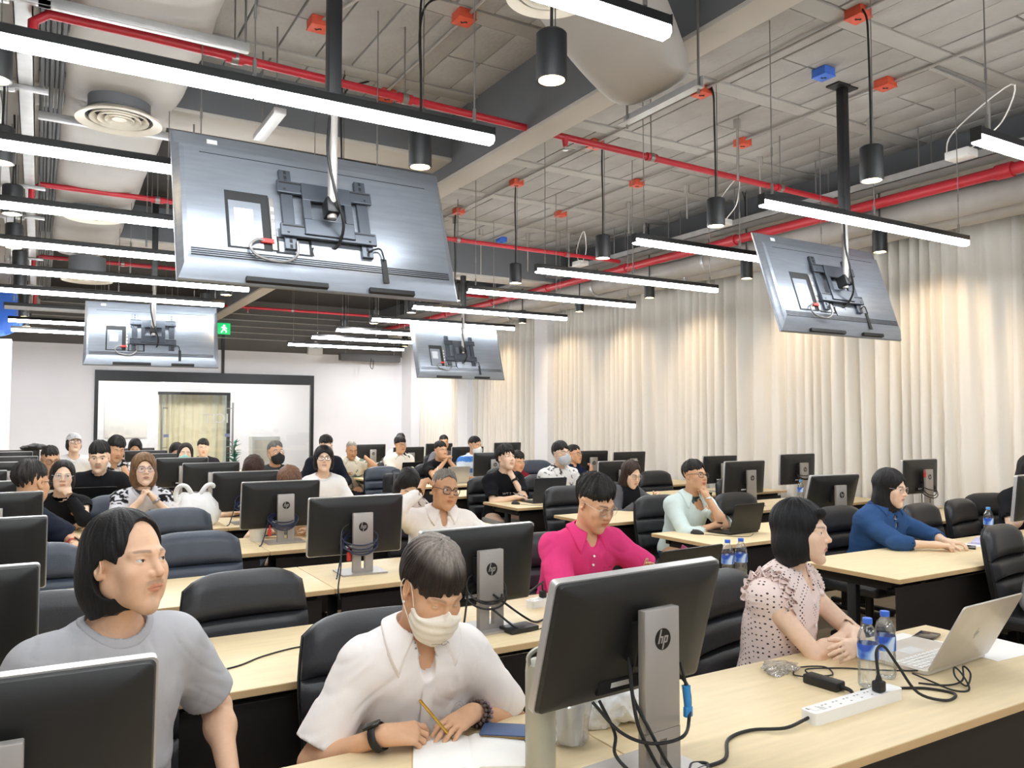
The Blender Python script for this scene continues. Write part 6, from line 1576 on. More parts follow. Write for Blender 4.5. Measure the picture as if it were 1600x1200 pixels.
def P32():
    def ex(t, c):
        m = mat('white_cap', 'e9e9ec', .8, bump=.1, bs=300); Rh, H, hs = c['Rh'], c['H'], c['hs']
        f = lambda p: (lambda q_: np.maximum(np.maximum(ell((0, .016, .045), (.086, .105, .094))(q_), .042 + .1 * (q_[:, 1]) * 0 - q_[:, 2] - .25 * q_[:, 1] * 0), -ell((0, .016, .045), (.081, .1, .089))(q_)) * hs)(((p - H) @ Rh) / hs)
        r = surface_net(f, H - .17, H + .19, .006); cap = link('baseball_cap', np_mesh('baseball_cap', [r], m), t)
        bm = BM(); A = []; B_ = []
        for i in range(11):
            a = R(-58 + 116 * i / 10); A.append(bm.verts.new(c['hl'](.082 * math.sin(a), .016 - .098 * math.cos(a), .047))); B_.append(bm.verts.new(c['hl'](.078 * math.sin(a), .016 - .098 * math.cos(a) - .068 * max(0, math.cos(a * 1.4)), .04 - .012 * abs(math.sin(a)))))
        for i in range(10): bm.faces.new((A[i], A[i + 1], B_[i + 1], B_[i]))
        o = obj('cap_brim', bm, m, cap, True, 180); sm = o.modifiers.new('s', 'SOLIDIFY'); sm.thickness = .004
    person('man in a white baseball cap, glasses and a white t-shirt looking up', (.385, 11.25, 1.315), 6, lean=.08, hd=(4, -12, 0), skin='c', q=2.3, glasses=('purple', '55507a', .2, .0016, .7), hair=HB(len=-.07, hc='1c1615', hc2='372d2a', fch=.12, hair_t=.004, wide=0, long=[ell((0, .03, -.03), (.08, .07, .05))]), shirt=dict(col='e8e8e9', neck='crew', sleeve='short', fit=.022, nr=.068), seed=48, extra=ex)
P32()
def P33():
    def ex(t, c): pass
    person('woman with white framed glasses covering her mouth with one hand, black sweater', (.17, 7.15, 1.165), 0, lean=.2, hd=(2, -4, 4), skin='c', sc=.94, q=2., headscale=.98, hair=HB(len=-.09, fcx=.072, fch=.112, fcz=-.02, hc='100d0d', hc2='2c2523'), glasses=('white', 'e4e1dc', .1, .0016, .8), gaze=(.2, -1, .35),
        shirt=dict(col='151518', neck='crew', sleeve='long', fit=.022, cuff=.03), arms={1: dict(w=(.045, -.285, 1.03), pole=(.6, -.5, -1), d=(-.4, .1, .8), n=(-.3, .9, 0), curl=(55, 60, 35)), -1: dict(w=(.12, -.42, .79), d=(.6, -.8, 0))}, seed=49)
P33()
def P34():
    def ex(t, c):
        strap(t, c, 1, .84, .034, .024, mat('red_strap', 'c83a3a', .5), 'wrist_watch', ((.3, -.6, .8), .045, .042, M['screen']))
        me = text_mesh('m', .12, .0006); V = np.zeros(len(me.vertices) * 3, f32); bpy.data.meshes.remove(me)
        bm = BM()
        for k in range(7): tube(bm, on_shirt(c, [(float(c['N'][0]) + .02 + .012 * i + .004 * k, 0, float(c['N'][2]) - .26 - .016 * k - .01 * math.sin(i * 1.3 + k)) for i in range(6)], .001).tolist(), .002, 4, 0)
        obj('shirt_print', bm, mat('dull_red_print', '4a3232', .8), c['shirt'])
    person('man in a navy t-shirt turned away to the right with a red strapped watch', (-.03, 6.12, 1.195), 66, lean=.16, hd=(72, 6, 0), skin='b', q=1.8, headscale=1.12, hair=HS(hair_t=.017, hl=(.055, -.09), hc='1a1817', hc2='3a3634'), glasses=('black', '151515', .0, .0017, .75),
        shirt=dict(col='1a2130', neck='crew', sleeve='short', fit=.024, slen=.95, sw=.075, folds=.008), bulk=.022, arms={1: dict(w=(.02, -.42, .79), pole=(1, .1, -.2), d=(-.6, -.8, 0)), -1: dict(w=(-.16, -.42, .79))}, seed=50, extra=ex)
P34()
person('close cropped man behind the navy t-shirt man, only the head in view', (.115, 9.65, 1.19), 4, lean=.14, hd=(10, 12, 0), skin='b', q=2.5, headscale=1.1, hair=HS(hair_t=.011, hl=(.06, -.088)), glasses=('darkround', '1a1a1c', .0, .0016, .95), shirt=dict(col='dadada', neck='crew', sleeve='short'), seed=51)
person('bowed dark head just above the monitors left of the glass door handle', (1.2, 12.6, 1.2), -6, lean=.16, hd=(0, 25, 0), skin='b', q=3.2, hair=HB(len=-.06), shirt=dict(col='caa7a0', neck='crew', sleeve='short'), eyes=False, seed=52)
person('second bowed dark head above the monitors beside the glass door handle', (1.58, 11.35, 1.17), -8, lean=.2, hd=(0, 22, 0), skin='b', q=3.2, hair=HB(len=-.06), shirt=dict(col='8d8d92', neck='crew', sleeve='short'), eyes=False, seed=53)
# ================================================================ THINGS ON THE DESKS
Z0 = DT + .0005
def cable(label, pts, r=.0035, m='cord', group=None, name='cable', k=6):
    bm = BM(); tube(bm, pts, r, 8, k); o = obj(name, bm, M[m]); return tag(o, label, 'cable', group)
WATER = glassmat('bottle_plastic', (.95, .98, 1), .22, .05, .02, (.9, .95, 1))
CAPB = mat('blue_cap', '3d6fd6', .4); CAPL = mat('light_blue_cap', '5aa5e8', .4)
def bottle_label():
    m = mat('bottle_label_print', 'dfe6f4', .4); N = m.node_tree.nodes; L = m.node_tree.links; b = N['Principled BSDF']
    tc = N.new('ShaderNodeTexCoord'); wv = N.new('ShaderNodeTexWave'); wv.inputs['Scale'].default_value = 9; wv.inputs['Distortion'].default_value = 7; wv.inputs['Detail'].default_value = 2
    L.new(tc.outputs['Object'], wv.inputs['Vector']); cr = N.new('ShaderNodeValToRGB'); e = cr.color_ramp.elements
    e[0].position = .2; e[0].color = (*lin('2d55b8'), 1); e[1].position = .75; e[1].color = (*lin('c9dcf2'), 1); q = e.new(.5); q.color = (*lin('7fa6e2'), 1)
    L.new(wv.outputs['Fac'], cr.inputs[0]); L.new(cr.outputs[0], b.inputs['Base Color']); return m
BL = bottle_label()
def make_bottle(cap):
    t = thing('water_bottle', 'x', 'bottle')
    pr = [(.001, .004), (.022, .0), (.030, .004), (.0325, .012)]
    for i in range(5): pr += [(.0318, .022 + i * .012), (.0328, .028 + i * .012)]
    pr += [(.0305, .085), (.0325, .092), (.0325, .142), (.031, .15), (.0325, .155), (.028, .175), (.018, .194), (.0135, .2), (.0135, .212)]
    bm = BM(); lathe(bm, pr, 24, cap=False); obj('bottle_body', bm, WATER, t, True, 50)
    bm = BM(); lathe(bm, [(.0331, .094), (.0333, .096), (.0333, .139), (.0331, .141)], 24, cap=False); obj('bottle_label', bm, BL, t)
    bm = BM(); lathe(bm, [(.0148, .204), (.0152, .205), (.0152, .219), (.0145, .221), (.001, .221)], 20, cap=False); obj('bottle_cap', bm, cap, t)
    return t
botts = {}
def bottle(x, y, lab, cap=CAPB, z=DT):
    if cap.name not in botts: botts[cap.name] = o = make_bottle(cap); o.location = (x, y, z); o['label'] = lab
    else: o = dup(botts[cap.name], (x, y, z), None, lab)
    o['group'] = 'water bottles on the desks'; return o
bottle(2.34, 1.67, 'water bottle with a blue cap, nearer one of the pair by the power strip')
bottle(2.475, 1.70, 'water bottle with a blue cap, farther one of the pair by the silver laptop')
bottle(3.2, 3.12, 'left water bottle of the pair behind the large foreground monitor'); bottle(3.3, 3.12, 'right water bottle of the pair behind the large foreground monitor')
bottle(6.98, 5.75, 'light blue capped bottle under the small raised monitor by the curtain', CAPL); bottle(6.02, 3.28, 'light blue capped bottle beside the right edge monitor', CAPL)
bottle(5.0, 13.75, 'far bottle beside the old man hiding his face', CAPL); bottle(5.72, 9.75, 'bottle beside the person in the dark red shirt', CAPL); bottle(5.95, 10.95, 'far bottle beside the man in stripes', CAPL)
# power strip
def power_strip(x, y, rz, lab, n=6, L=.36):
    t = thing('power_strip', lab, 'power strip', (x, y, DT), rz)
    bm = BM(); prism(bm, rrect(L, .056, .014, 4), 0, .034, (0, 1, 2)); obj('strip_body', bm, M['white_plastic'], t, True, 40)
    for i in range(n):
        bm = BM(); cx = -L / 2 + .085 + i * (L - .12) / n
        for (dx, dy) in ((-.008, .01), (.008, .01), (0, -.011)): b2(bm, cx + dx - .0035, cx + dx + .0035, dy - .0022, dy + .0022, .0338, .0345)
        o = obj('socket', bm, M['wire'], t, False); o['kind'] = 'stuff'
    bm = BM(); b2(bm, -L / 2 + .02, -L / 2 + .045, -.012, .012, .033, .037, .002); obj('switch', bm, M['paper'], t)
    bm = BM()
    for i in range(3): b2(bm, -L / 2 + .05 + .007 * i, -L / 2 + .052 + .007 * i, -.016, .016 - .006 * i, .034, .0344)
    b2(bm, -L / 2 + .012, -L / 2 + .018, .006, .018, .034, .0345); o = obj('strip_print', bm, M['wire'], t, False); o['kind'] = 'stuff'
    return t
power_strip(2.12, 1.565, .02, 'white power strip with a black plug on the front desk', 6, .42)
bm = BM(); box(bm, (2.235, 1.56, DT + .051), (.034, .03, .034), .006); cyl(bm, (2.235, 1.56, DT + .066), (2.235, 1.56, DT + .085), .011, .006); o = obj('power_plug', bm, M['cord']); tag(o, 'black plug standing in the power strip on the front desk', 'plug')
bm = BM(); tube(bm, [(2.235, 1.56, DT + .08), (2.24, 1.57, DT + .15), (2.27, 1.565, DT + .165), (2.3, 1.54, DT + .11), (2.34, 1.5, DT + .03), (2.42, 1.46, Z0 + .004), (2.5, 1.48, Z0 + .004), (2.47, 1.56, Z0 + .004), (2.36, 1.62, Z0 + .004), (2.26, 1.64, DT + .012)], .0045, 8); obj('plug_cord', bm, M['cord'], o)
cable('thick black lead running from the power strip to the desk edge at left', [(1.915, 1.56, DT + .017), (1.88, 1.555, DT + .015), (1.8, 1.55, DT + .012), (1.72, 1.6, Z0 + .005), (1.62, 1.585, Z0 + .005), (1.52, 1.5, Z0 + .005), (1.42, 1.49, Z0 + .005), (1.33, 1.46, Z0 + .005)], .0048)
ad = thing('power_adapter', 'black laptop power adapter brick lying between bottles and power strip', 'adapter', (2.215, 1.745, DT), R(95))
bm = BM(); box(bm, (0, 0, .0155), (.125, .05, .03), .006); obj('brick', bm, M['black_plastic'], ad)
bm = BM(); tube(bm, [(-.06, 0, .015), (-.09, 0, .014), (-.11, .01, .008)], lambda t: .008 - .003 * t, 8); obj('lead_boot', bm, M['cord'], ad)
cable('looped thin black laptop lead around the bottles on the front desk', [(2.21, 1.81, DT + .014), (2.22, 1.87, Z0 + .004), (2.3, 1.91, Z0 + .004), (2.38, 1.87, Z0 + .004), (2.33, 1.8, Z0 + .004), (2.27, 1.83, Z0 + .004), (2.3, 1.88, Z0 + .006), (2.42, 1.83, Z0 + .004), (2.5, 1.76, Z0 + .004), (2.57, 1.70, Z0 + .006), (2.6, 1.665, DT + .012)], .0026)
cable('black lead coiled with a velcro tie in front of the silver laptop', [(2.56, 1.66, DT + .01), (2.55, 1.58, Z0 + .004), (2.53, 1.5, Z0 + .004), (2.58, 1.48, Z0 + .004), (2.63, 1.53, DT + .03), (2.62, 1.55, DT + .05), (2.59, 1.53, DT + .03), (2.6, 1.5, Z0 + .006), (2.66, 1.52, DT + .03), (2.67, 1.55, DT + .045), (2.63, 1.53, DT + .012), (2.56, 1.54, Z0 + .004), (2.5, 1.6, Z0 + .004)], .003)
# laptops: hinge along local x, keyboard toward +Y, lid leaning by tilt
def laptop(x, y, rz, lab, tilt=18, col='silver', W=.32, D=.215, logo=True, txt=None, z=DT):
    m = {'silver': mat('laptop_silver', 'cfcac2', .32, .5), 'dark': mat('laptop_dark_grey', '3a3c40', .4, .3), 'black': mat('laptop_black', '141416', .4)}[col]
    t = thing('laptop', lab, 'laptop', (x, y, z), rz)
    bm = BM(); prism(bm, rrect(W, D, .012, 3, 0, D / 2), .003, .015, (0, 1, 2)); obj('base', bm, m, t, True, 30)
    bm = BM()
    for j in range(5):
        for i in range(13): b2(bm, -W / 2 + .022 + i * (W - .044) / 13, -W / 2 + .022 + (i + .86) * (W - .044) / 13, .03 + j * .02, .046 + j * .02, .0148, .0164)
    o = obj('keyboard', bm, M['black_plastic'] if col != 'silver' else M['white_plastic'], t, False); o['kind'] = 'stuff'
    bm = BM(); b2(bm, -.05, .05, .14, .2, .0149, .0154); obj('touchpad', bm, M['wire'] if col != 'silver' else M['label_white'], t, False)
    Mx = Matrix.Translation((0, .0, .014)) @ Matrix.Rotation(R(tilt), 4, 'X')
    bm = BM(); prism(bm, rrect(W, D, .012, 3, 0, D / 2 + .004), -.005, .001, (0, 2, 1)); o = obj('lid', bm, m, t, True, 30); o.matrix_local = Matrix.Translation((0, .0, .014)) @ Matrix.Rotation(R(tilt), 4, 'X')
    bm = BM(); b2(bm, -W / 2 + .008, W / 2 - .008, .001, .0016, .014, D - .002); s = obj('screen', bm, M['screen'], o, False)
    if logo:
        bm = BM()
        for (a, b, c_, d) in ((-.012, -.009, -.008, .022), (-.009, -.002, .004, .007), (-.004, -.001, -.008, .006), (.002, .005, -.022, .007), (.005, .011, .004, .007), (.009, .012, -.008, .006), (.005, .011, -.008, -.005)): b2(bm, a, b, -.0056, -.005, D / 2 + c_, D / 2 + d, 0, Matrix(((1, 0, .3, -.3 * D / 2), (0, 1, 0, 0), (0, 0, 1, 0), (0, 0, 0, 1))))
        q = obj('lid_logo', bm, M['chrome'], o, False); q['kind'] = 'stuff'
    if txt:
        me = text_mesh(txt, .022, .0004); me.materials.append(M['wire']); q = link('lid_lettering', me, o); q.rotation_euler = (PI / 2, 0, 0); q.location = (0, -.0056, D / 2)
    return t
laptop(2.8, 1.645, R(3), 'open silver laptop with a badge on its lid at the right of the front desk', 28, 'silver', .4, .27)
laptop(2.67, 2.92, R(4), 'black laptop lid showing behind the right end of the large foreground monitor', 20, 'black', .42, .26, False)
laptop(4.62, 4.33, R(4), 'black laptop in front of the man in the pale mint shirt', 14, 'black', .34, .22, False)
laptop(4.56, 6.94, R(-3), 'dark grey laptop in front of the man in the black printed t-shirt', 12, 'dark', .38, .25, False)
laptop(.42, 8.12, R(-4), 'black laptop in front of the man in the black sweatshirt', 20, 'black', .42, .26, False)
laptop(4.86, 9.62, 0, 'pale tan laptop lid beside the purple drink cup', 14, 'silver', .33, .22, False)
laptop(4.75, 10.9, 0, 'black laptop with a round sticker by the spotted shirt man', 12, 'black', .33, .22, False)
bm = BM(); cyl(bm, (4.73, 10.838, DT + .12), (4.73, 10.836, DT + .12), .05, n=24); o = obj('round_sticker', bm, mat('cream_sticker', 'e5e3c8', .6)); tag(o, 'round cream sticker on the far black laptop lid', 'sticker')
laptop(5.3, 7.0, 0, 'dark laptop at the masked printed shirt man, mostly hidden by his neighbour', 10, 'black', .33, .22, False)
def slab(name, lab, cat, x, y, rz, sx, sy, sz, m, bev=.003, z=DT, tilt=None):
    bm = BM(); box(bm, (0, 0, sz / 2), (sx, sy, sz), bev); o = obj(name, bm, m); o.location = (x, y, z + .0004); o.rotation_euler = (tilt or 0, 0, rz); return tag(o, lab, cat)
# front desk, right
slab('smartphone', 'dark phone lying flat beside the silver laptop', 'phone', 3.05, 1.92, .3, .155, .076, .009, M['screen'], .004)
for k, (x, y, rz, lab) in enumerate(((2.9, 1.89, .1, 'white sheet under the silver laptop, towards the woman in dots'), (3.13, 1.70, -.05, 'white sheet sticking out right of the silver laptop'))):
    slab('paper_sheet', lab, 'paper', x, y, rz, .297, .21, .001, M['paper'], 0)
bm = BM(); cyl(bm, (2.86, 1.93, DT + .006), (2.98, 1.9, DT + .006), .004, n=10); o = obj('pen', bm, M['black_plastic']); tag(o, 'black pen lying on the white sheet by the silver laptop', 'pen')
FILM = glassmat('clear_film', (.97, .98, .98), .3, .12, .12)
def crumple(name, lab, cat, c, s, m, seed, amp=.35, sub=4):
    bm = BM(); bmesh.ops.create_icosphere(bm, subdivisions=sub, radius=1); V = np.array([v.co for v in bm.verts], f32)
    n1 = vnoise(V[:, 0] * 2.5 + V[:, 2], V[:, 1] * 2.5 - V[:, 2], seed) - .5; n2 = np.abs(vnoise(V[:, 0] * 6 + V[:, 2] * 4, V[:, 1] * 6 + V[:, 2] * 3, seed + 1) - .5)
    V = V * (1 + amp * n1 * 1.6 - amp * n2)[:, None] * np.asarray(s, f32)
    V[:, 2] = np.maximum(V[:, 2], -s[2] * .8)
    V[:, 2] -= V[:, 2].min()
    for v, p in zip(bm.verts, V.tolist()): v.co = p
    o = obj(name, bm, m, None, True, 60); o.location = (c[0], c[1], c[2] + .0004); return tag(o, lab, cat)
crumple('plastic_packet', 'small crumpled clear plastic packet on the desk before the woman in dots', 'packet', (2.22, 1.93, DT), (.075, .055, .016), FILM, 3, .6)
# front desk, centre: notebook, wallet phone, pen, cup in a bag, flask
nb = thing('notebook', 'open white notebook under the writing hand', 'notebook', (.985, 1.87, DT), R(-24))
for s in (-1, 1):
    bm = BM(); prism(bm, [(0, .004), (s * .02, .011), (s * .08, .010), (s * .148, .006), (s * .148, .001), (0, .001)], -.105, .105, (0, 2, 1)); obj('page_block', bm, M['paper'], nb, True, 40)
bm = BM(); b2(bm, -.152, .152, -.108, .108, 0, .0012); obj('cover', bm, M['wood_edge'], nb, False)
ph = thing('phone_wallet', 'blue leather phone wallet with a brown edge beside the notebook', 'phone', (1.135, 1.915, DT), R(-38))
bm = BM(); box(bm, (0, 0, .004), (.165, .085, .006), .003); box(bm, (0, 0, .017), (.165, .085, .005), .003); obj('cover', bm, mat('blue_wallet_leather', '4a5f86', .55, bump=.2, bs=200), ph)
bm = BM(); box(bm, (0, 0, .0105), (.155, .078, .009), .002); obj('phone', bm, mat('gold_edge', 'a98a58', .35, .5), ph)
bm = BM(); a, b = Vector((.882, 1.962, .878)), Vector((.978, 1.955, .757)); cyl(bm, b + (a - b) * .12, a, .0042, n=12); cyl(bm, b, b + (a - b) * .12, .0006, .004, n=12)
o = obj('gold_pen', bm, mat('gold_pen_metal', 'c9a24a', .25, .8)); tag(o, 'gold pen held by the person writing', 'pen')
fl = thing('steel_tumbler', 'tall grey green tumbler with a carry loop behind the foreground monitor', 'tumbler', (1.095, 1.705, DT))
bm = BM(); lathe(bm, [(.034, 0), (.038, .004), (.038, .24), (.036, .258), (.024, .268), (.001, .27)], 32); obj('tumbler_body', bm, mat('grey_green_enamel', 'b4b3a4', .35, .2), fl)
bm = BM(); tube(bm, [(-.03, 0, .245), (-.034, 0, .28), (-.0, 0, .296), (.034, 0, .28), (.03, 0, .245)], .006, 8); obj('carry_loop', bm, mat('grey_green_enamel', 'b4b3a4'), fl)
cp = thing('iced_drink_cup', 'white drink cup with a straw inside a clear bag on the front desk', 'cup', (1.25, 1.80, DT))
bm = BM(); lathe(bm, [(.03, 0), (.032, .002), (.043, .115), (.044, .12), (.041, .122)], 28); obj('cup_body', bm, M['white_plastic'], cp)
bm = BM(); lathe(bm, [(.046, .118), (.046, .126), (.04, .132), (.001, .133)], 28); obj('lid', bm, M['paper'], cp)
bm = BM(); tube(bm, [(.01, 0, .12), (.004, 0, .2)], .004, 8, 0); obj('straw', bm, M['paper'], cp)
bm = BM(); lathe(bm, [(.035, .001), (.055, .01), (.05, .06), (.056, .11), (.03, .15), (.012, .165)], 20, cap=False)
for v in bm.verts: v.co.x *= 1 + .12 * math.sin(v.co.z * 90 + v.co.y * 60); v.co.y *= 1 + .12 * math.cos(v.co.z * 70 + v.co.x * 80)
obj('cup_bag', bm, FILM, cp)
WBAG = mat('white_bag_plastic', 'f2f2f1', .45, bump=.5, bs=30, var=.03)
crumple('white_bag', 'crumpled white plastic bag behind the stand of the foreground monitor', 'bag', (1.43, 1.86, DT), (.1, .08, .075), WBAG, 8, .5)
# foreground monitor cables
mx, my = 1.292, 1.598
cable('thick black cables looping round the stand of the foreground monitor', [(1.16, 1.575, .94), (1.2, 1.52, .88), (1.25, 1.47, .86), (1.33, 1.45, .865), (1.40, 1.50, .88), (1.415, 1.52, .95), (1.37, 1.54, 1.0), (1.33, 1.56, 1.02), (1.27, 1.55, 1.03), (1.245, 1.53, .96), (1.26, 1.48, .88), (1.3, 1.46, .8), (1.34, 1.45, .755), (1.42, 1.47, .756), (1.46, 1.5, .757), (1.43, 1.52, .757), (1.4, 1.5, .757)], .0042)
cable('black cables hanging straight down the foreground monitor stand', [(1.26, 1.56, 1.05), (1.235, 1.52, .98), (1.23, 1.49, .9), (1.26, 1.48, .83), (1.29, 1.47, .78), (1.31, 1.44, .76)], .0045)
cable('black cable sweeping from the foreground panel ports to the desk', [(1.18, 1.575, .94), (1.2, 1.54, .87), (1.17, 1.5, .84), (1.2, 1.46, .8), (1.27, 1.44, .77), (1.34, 1.4, .757)], .0042)
bm = BM(); cyl(bm, (1.405, 1.515, .955), (1.405, 1.51, .905), .011, .009, n=12); box(bm, (1.405, 1.509, .893), (.024, .012, .026), .003); o = obj('video_plug', bm, mat('blue_plug', '3a8fd0', .4)); tag(o, 'blue video plug dangling beside the foreground monitor stand', 'plug')
bm = BM(); cyl(bm, (1.405, 1.515, .955), (1.4, 1.53, 1.01), .004, n=8); obj('plug_cord', bm, M['cord'], o)
# coils round the stands
def coil(x, y, z, r, n, lab, m, seed=1):
    rr = random.Random(seed); bm = BM()
    for k in range(n):
        a0 = rr.uniform(0, 1); pts = []
        q = r * rr.uniform(.7, 1.1); dz_ = rr.uniform(-.03, .015); tl = rr.uniform(-.5, .1)
        for i in range(17):
            a = 2 * PI * i / 16; pts.append((x + q * 1.05 * math.cos(a), y + .05 * math.sin(a) + rr.uniform(-.002, .002), z + dz_ + q * .62 * math.sin(a + .0) + tl * .05 * math.sin(a)))
        tube(bm, pts, .0042, 7, 2, False)
    tube(bm, [(x - r, y, z), (x - r * 1.3, y - .02, z - .1), (x - r * 1.6, y - .05, DT + .006), (x - r * 1.9, y - .12, DT + .006)], .0042, 7)
    o = obj('cable_coil', bm, m); return tag(o, lab, 'cable', 'cable coils round monitor stands')
NAVY = mat('navy_cable', '1b2340', .5)
coil(1.58, 4.345, DT + .19, .092, 4, 'coil of navy network cable round the stand left of the man in glasses', NAVY, 2)
coil(1.5, 5.685, DT + .17, .1, 5, 'coil of dark navy cable round the stand at mid left', NAVY, 3)
coil(1.52, 6.875, DT + .17, .1, 4, 'coil of dark cable on the monitor right of the white shopping bag', NAVY, 4)
coil(1.6, 2.9, DT + .17, .085, 3, 'loose black cables round the stand behind the masked writer', M['cord'], 5)
coil(5.62, 4.22, DT + .15, .09, 3, 'black cables round the stand of the tilted monitor left of the denim woman', M['cord'], 6)
coil(7.2, 5.9, DT + .26, .07, 4, 'black cable tangle on the small raised monitor by the curtain', M['cord'], 7)
coil(7.45, 4.62, DT + .2, .11, 3, 'black cables hanging off the raised monitor right of the denim woman', M['cord'], 8)
coil(6.6, 8.93, DT + .17, .08, 3, 'cable coil on the stand right of the navy shirt man', M['cord'], 9)
for x, y, z, lab in ((1.51, 4.33, DT + .1, 'red plug hanging in the navy coil left of the man in glasses'), (1.40, 5.66, DT + .08, 'red plug hanging by the coil at mid left'), (7.36, 4.6, DT + .33, 'red plug behind the raised monitor right of the denim woman')):
    bm = BM(); box(bm, (x, y, z), (.022, .016, .05), .004); cyl(bm, (x, y, z + .025), (x, y, z + .05), .005, n=8); o = obj('red_plug', bm, mat('red_plug_plastic', 'c8352f')); tag(o, lab, 'plug')
# second row: power strip and leads around the monitor behind the writer
power_strip(2.16, 3.2, R(16), 'white power strip behind the masked writer, beside the second row monitor', 6, .42)
bm = BM(); box(bm, (2.05, 3.17, DT + .05), (.03, .028, .034), .006); tube(bm, [(2.05, 3.17, DT + .065), (2.04, 3.16, DT + .1), (2.0, 3.1, DT + .12), (1.85, 3.0, DT + .1)], .0045, 8); o = obj('power_plug', bm, M['cord']); tag(o, 'black plug in the second row power strip', 'plug')
cable('black lead lying on the second row desk by the power strip', [(1.62, 2.88, DT + .15), (1.75, 2.85, DT + .05), (1.85, 2.9, Z0 + .005), (2.0, 3.0, Z0 + .005), (2.1, 3.06, Z0 + .005), (2.2, 3.0, Z0 + .005)], .0045)
cable('second black lead with a plug end on the second row desk', [(1.6, 2.86, DT + .1), (1.72, 2.8, Z0 + .005), (1.9, 2.85, Z0 + .005), (2.02, 2.95, DT + .02), (2.08, 3.0, DT + .03)], .0045)
slab('mini_box', 'small dark box lying on the stand foot behind the masked writer', 'box', 1.72, 2.84, .1, .14, .09, .02, M['mon_back'], .004)
cable('thin black cable lying across the second row desk behind the grey shirt man', [(.5, 2.9, Z0 + .003), (.62, 2.93, Z0 + .003), (.72, 3.0, Z0 + .003), (.85, 3.05, Z0 + .003), (1.0, 3.06, Z0 + .003), (1.12, 3.12, Z0 + .003)], .003)
cable('black lead from the desk gap to the navy coil monitor', [(1.34, 3.98, DT - .05), (1.34, 4.0, DT + .01), (1.38, 4.08, DT + .1), (1.44, 4.25, DT + .25), (1.52, 4.36, DT + .28)], .004)
cable('black lead ending in a small plug on the third row desk', [(1.6, 3.99, DT - .3), (1.72, 4.0, DT - .1), (1.78, 4.02, DT + .02), (1.8, 4.06, Z0 + .006)], .004)
slab('white_adapter', 'small white adapter on the third row desk beside the navy coil monitor', 'adapter', 1.86, 4.12, .1, .09, .07, .045, M['white_plastic'], .006)
# phone in a pink cover held by the man in pink
pp = thing('pink_phone', 'phone in a dark pink flip cover held by the man in pink', 'phone', (2.70, 2.93, .90), R(20))
bm = BM(); box(bm, (0, 0, 0), (.085, .15, .01), .004, Matrix.Rotation(R(25), 4, 'X')); obj('phone', bm, M['screen'], pp)
bm = BM(); box(bm, (.075, 0, .03), (.006, .15, .085), .002, Matrix.Rotation(R(25), 4, 'X')); obj('flip_cover', bm, mat('dark_pink_cover', '9c3a62', .5), pp)
# mid left: shopping bag, tissue, cups
def shopping_bag(x, y, lab):
    t = thing('shopping_bag', lab, 'bag', (x, y, DT))
    bm = BM(); n = 40; prev = None; c = []
    for (z, a, b, w_) in ((0, .10, .075, .0), (.03, .125, .09, .1), (.09, .13, .095, .16), (.15, .11, .08, .2), (.2, .085, .05, .28), (.225, .06, .03, .3)):
        q = []
        for i in range(n):
            an = 2 * PI * i / n; k_ = 1 + w_ * .5 * math.sin(an * 7 + z * 30) + w_ * .3 * math.sin(an * 13 - z * 50)
            q.append(bm.verts.new((a * k_ * math.cos(an), b * k_ * math.sin(an), z + .012 * w_ * math.sin(an * 5))))
        if prev: bridge(bm, prev, q)
        else: bm.faces.new(q[::-1])
        prev = q
    obj('bag_body', bm, WBAG, t)
    for s in (-1, 1):
        bm = BM(); tube(bm, [(s * .02, -.02, .21), (s * .055, -.03, .27), (s * .09, -.02, .27), (s * .105, .0, .22), (s * .095, .0, .15)], .014, 8); obj('bag_handle', bm, WBAG, t)
    return t
shopping_bag(1.12, 6.95, 'white plastic shopping bag with knotted handles in front of the middle monitors').scale = (1.45, 1.2, 1.2)
crumple('tissue_bundle', 'crumpled white tissue beside the woman with clasped hands', 'tissue', (.98, 6.95, DT), (.07, .06, .05), M['paper'], 5, .6)
crumple('snack_bag', 'clear food bag in front of the woman with white framed glasses', 'bag', (.42, 6.95, DT), (.07, .06, .055), FILM, 6, .6)
def cup(x, y, lab, m=None, h=.1, r=.038):
    t = thing('paper_cup', lab, 'cup', (x, y, DT)); bm = BM(); lathe(bm, [(r * .75, 0), (r * .77, .002), (r, h), (r * 1.04, h + .003), (r * .95, h + .002), (r * .75, .01)], 24); obj('cup_body', bm, m or M['white_plastic'], t); return t
cup(1.36, 5.84, 'white cup left of the dark coil stand at mid left', None, .1, .06)
cup(1.7, 5.95, 'tan cup seen between the coil monitors at mid left', mat('tan_cup', 'd8b08c', .6), .07, .04)
t = cup(4.62, 9.75, 'purple drink cup with a straw behind the man in glasses', mat('purple_cup', '4a3f9a', .5), .13, .045)
bm = BM(); lathe(bm, [(.048, .128), (.048, .136), (.02, .142)], 24); obj('lid', bm, M['paper'], t); bm = BM(); tube(bm, [(0, 0, .135), (.006, 0, .23)], .005, 8, 0); obj('straw', bm, M['paper'], t)
bm = BM(); prism(bm, [(-.012, .04), (.012, .055), (.012, .085), (-.012, .1)], -.047, -.044); obj('cup_print', bm, mat('yellow_print', 'e8b23a', .5), t)
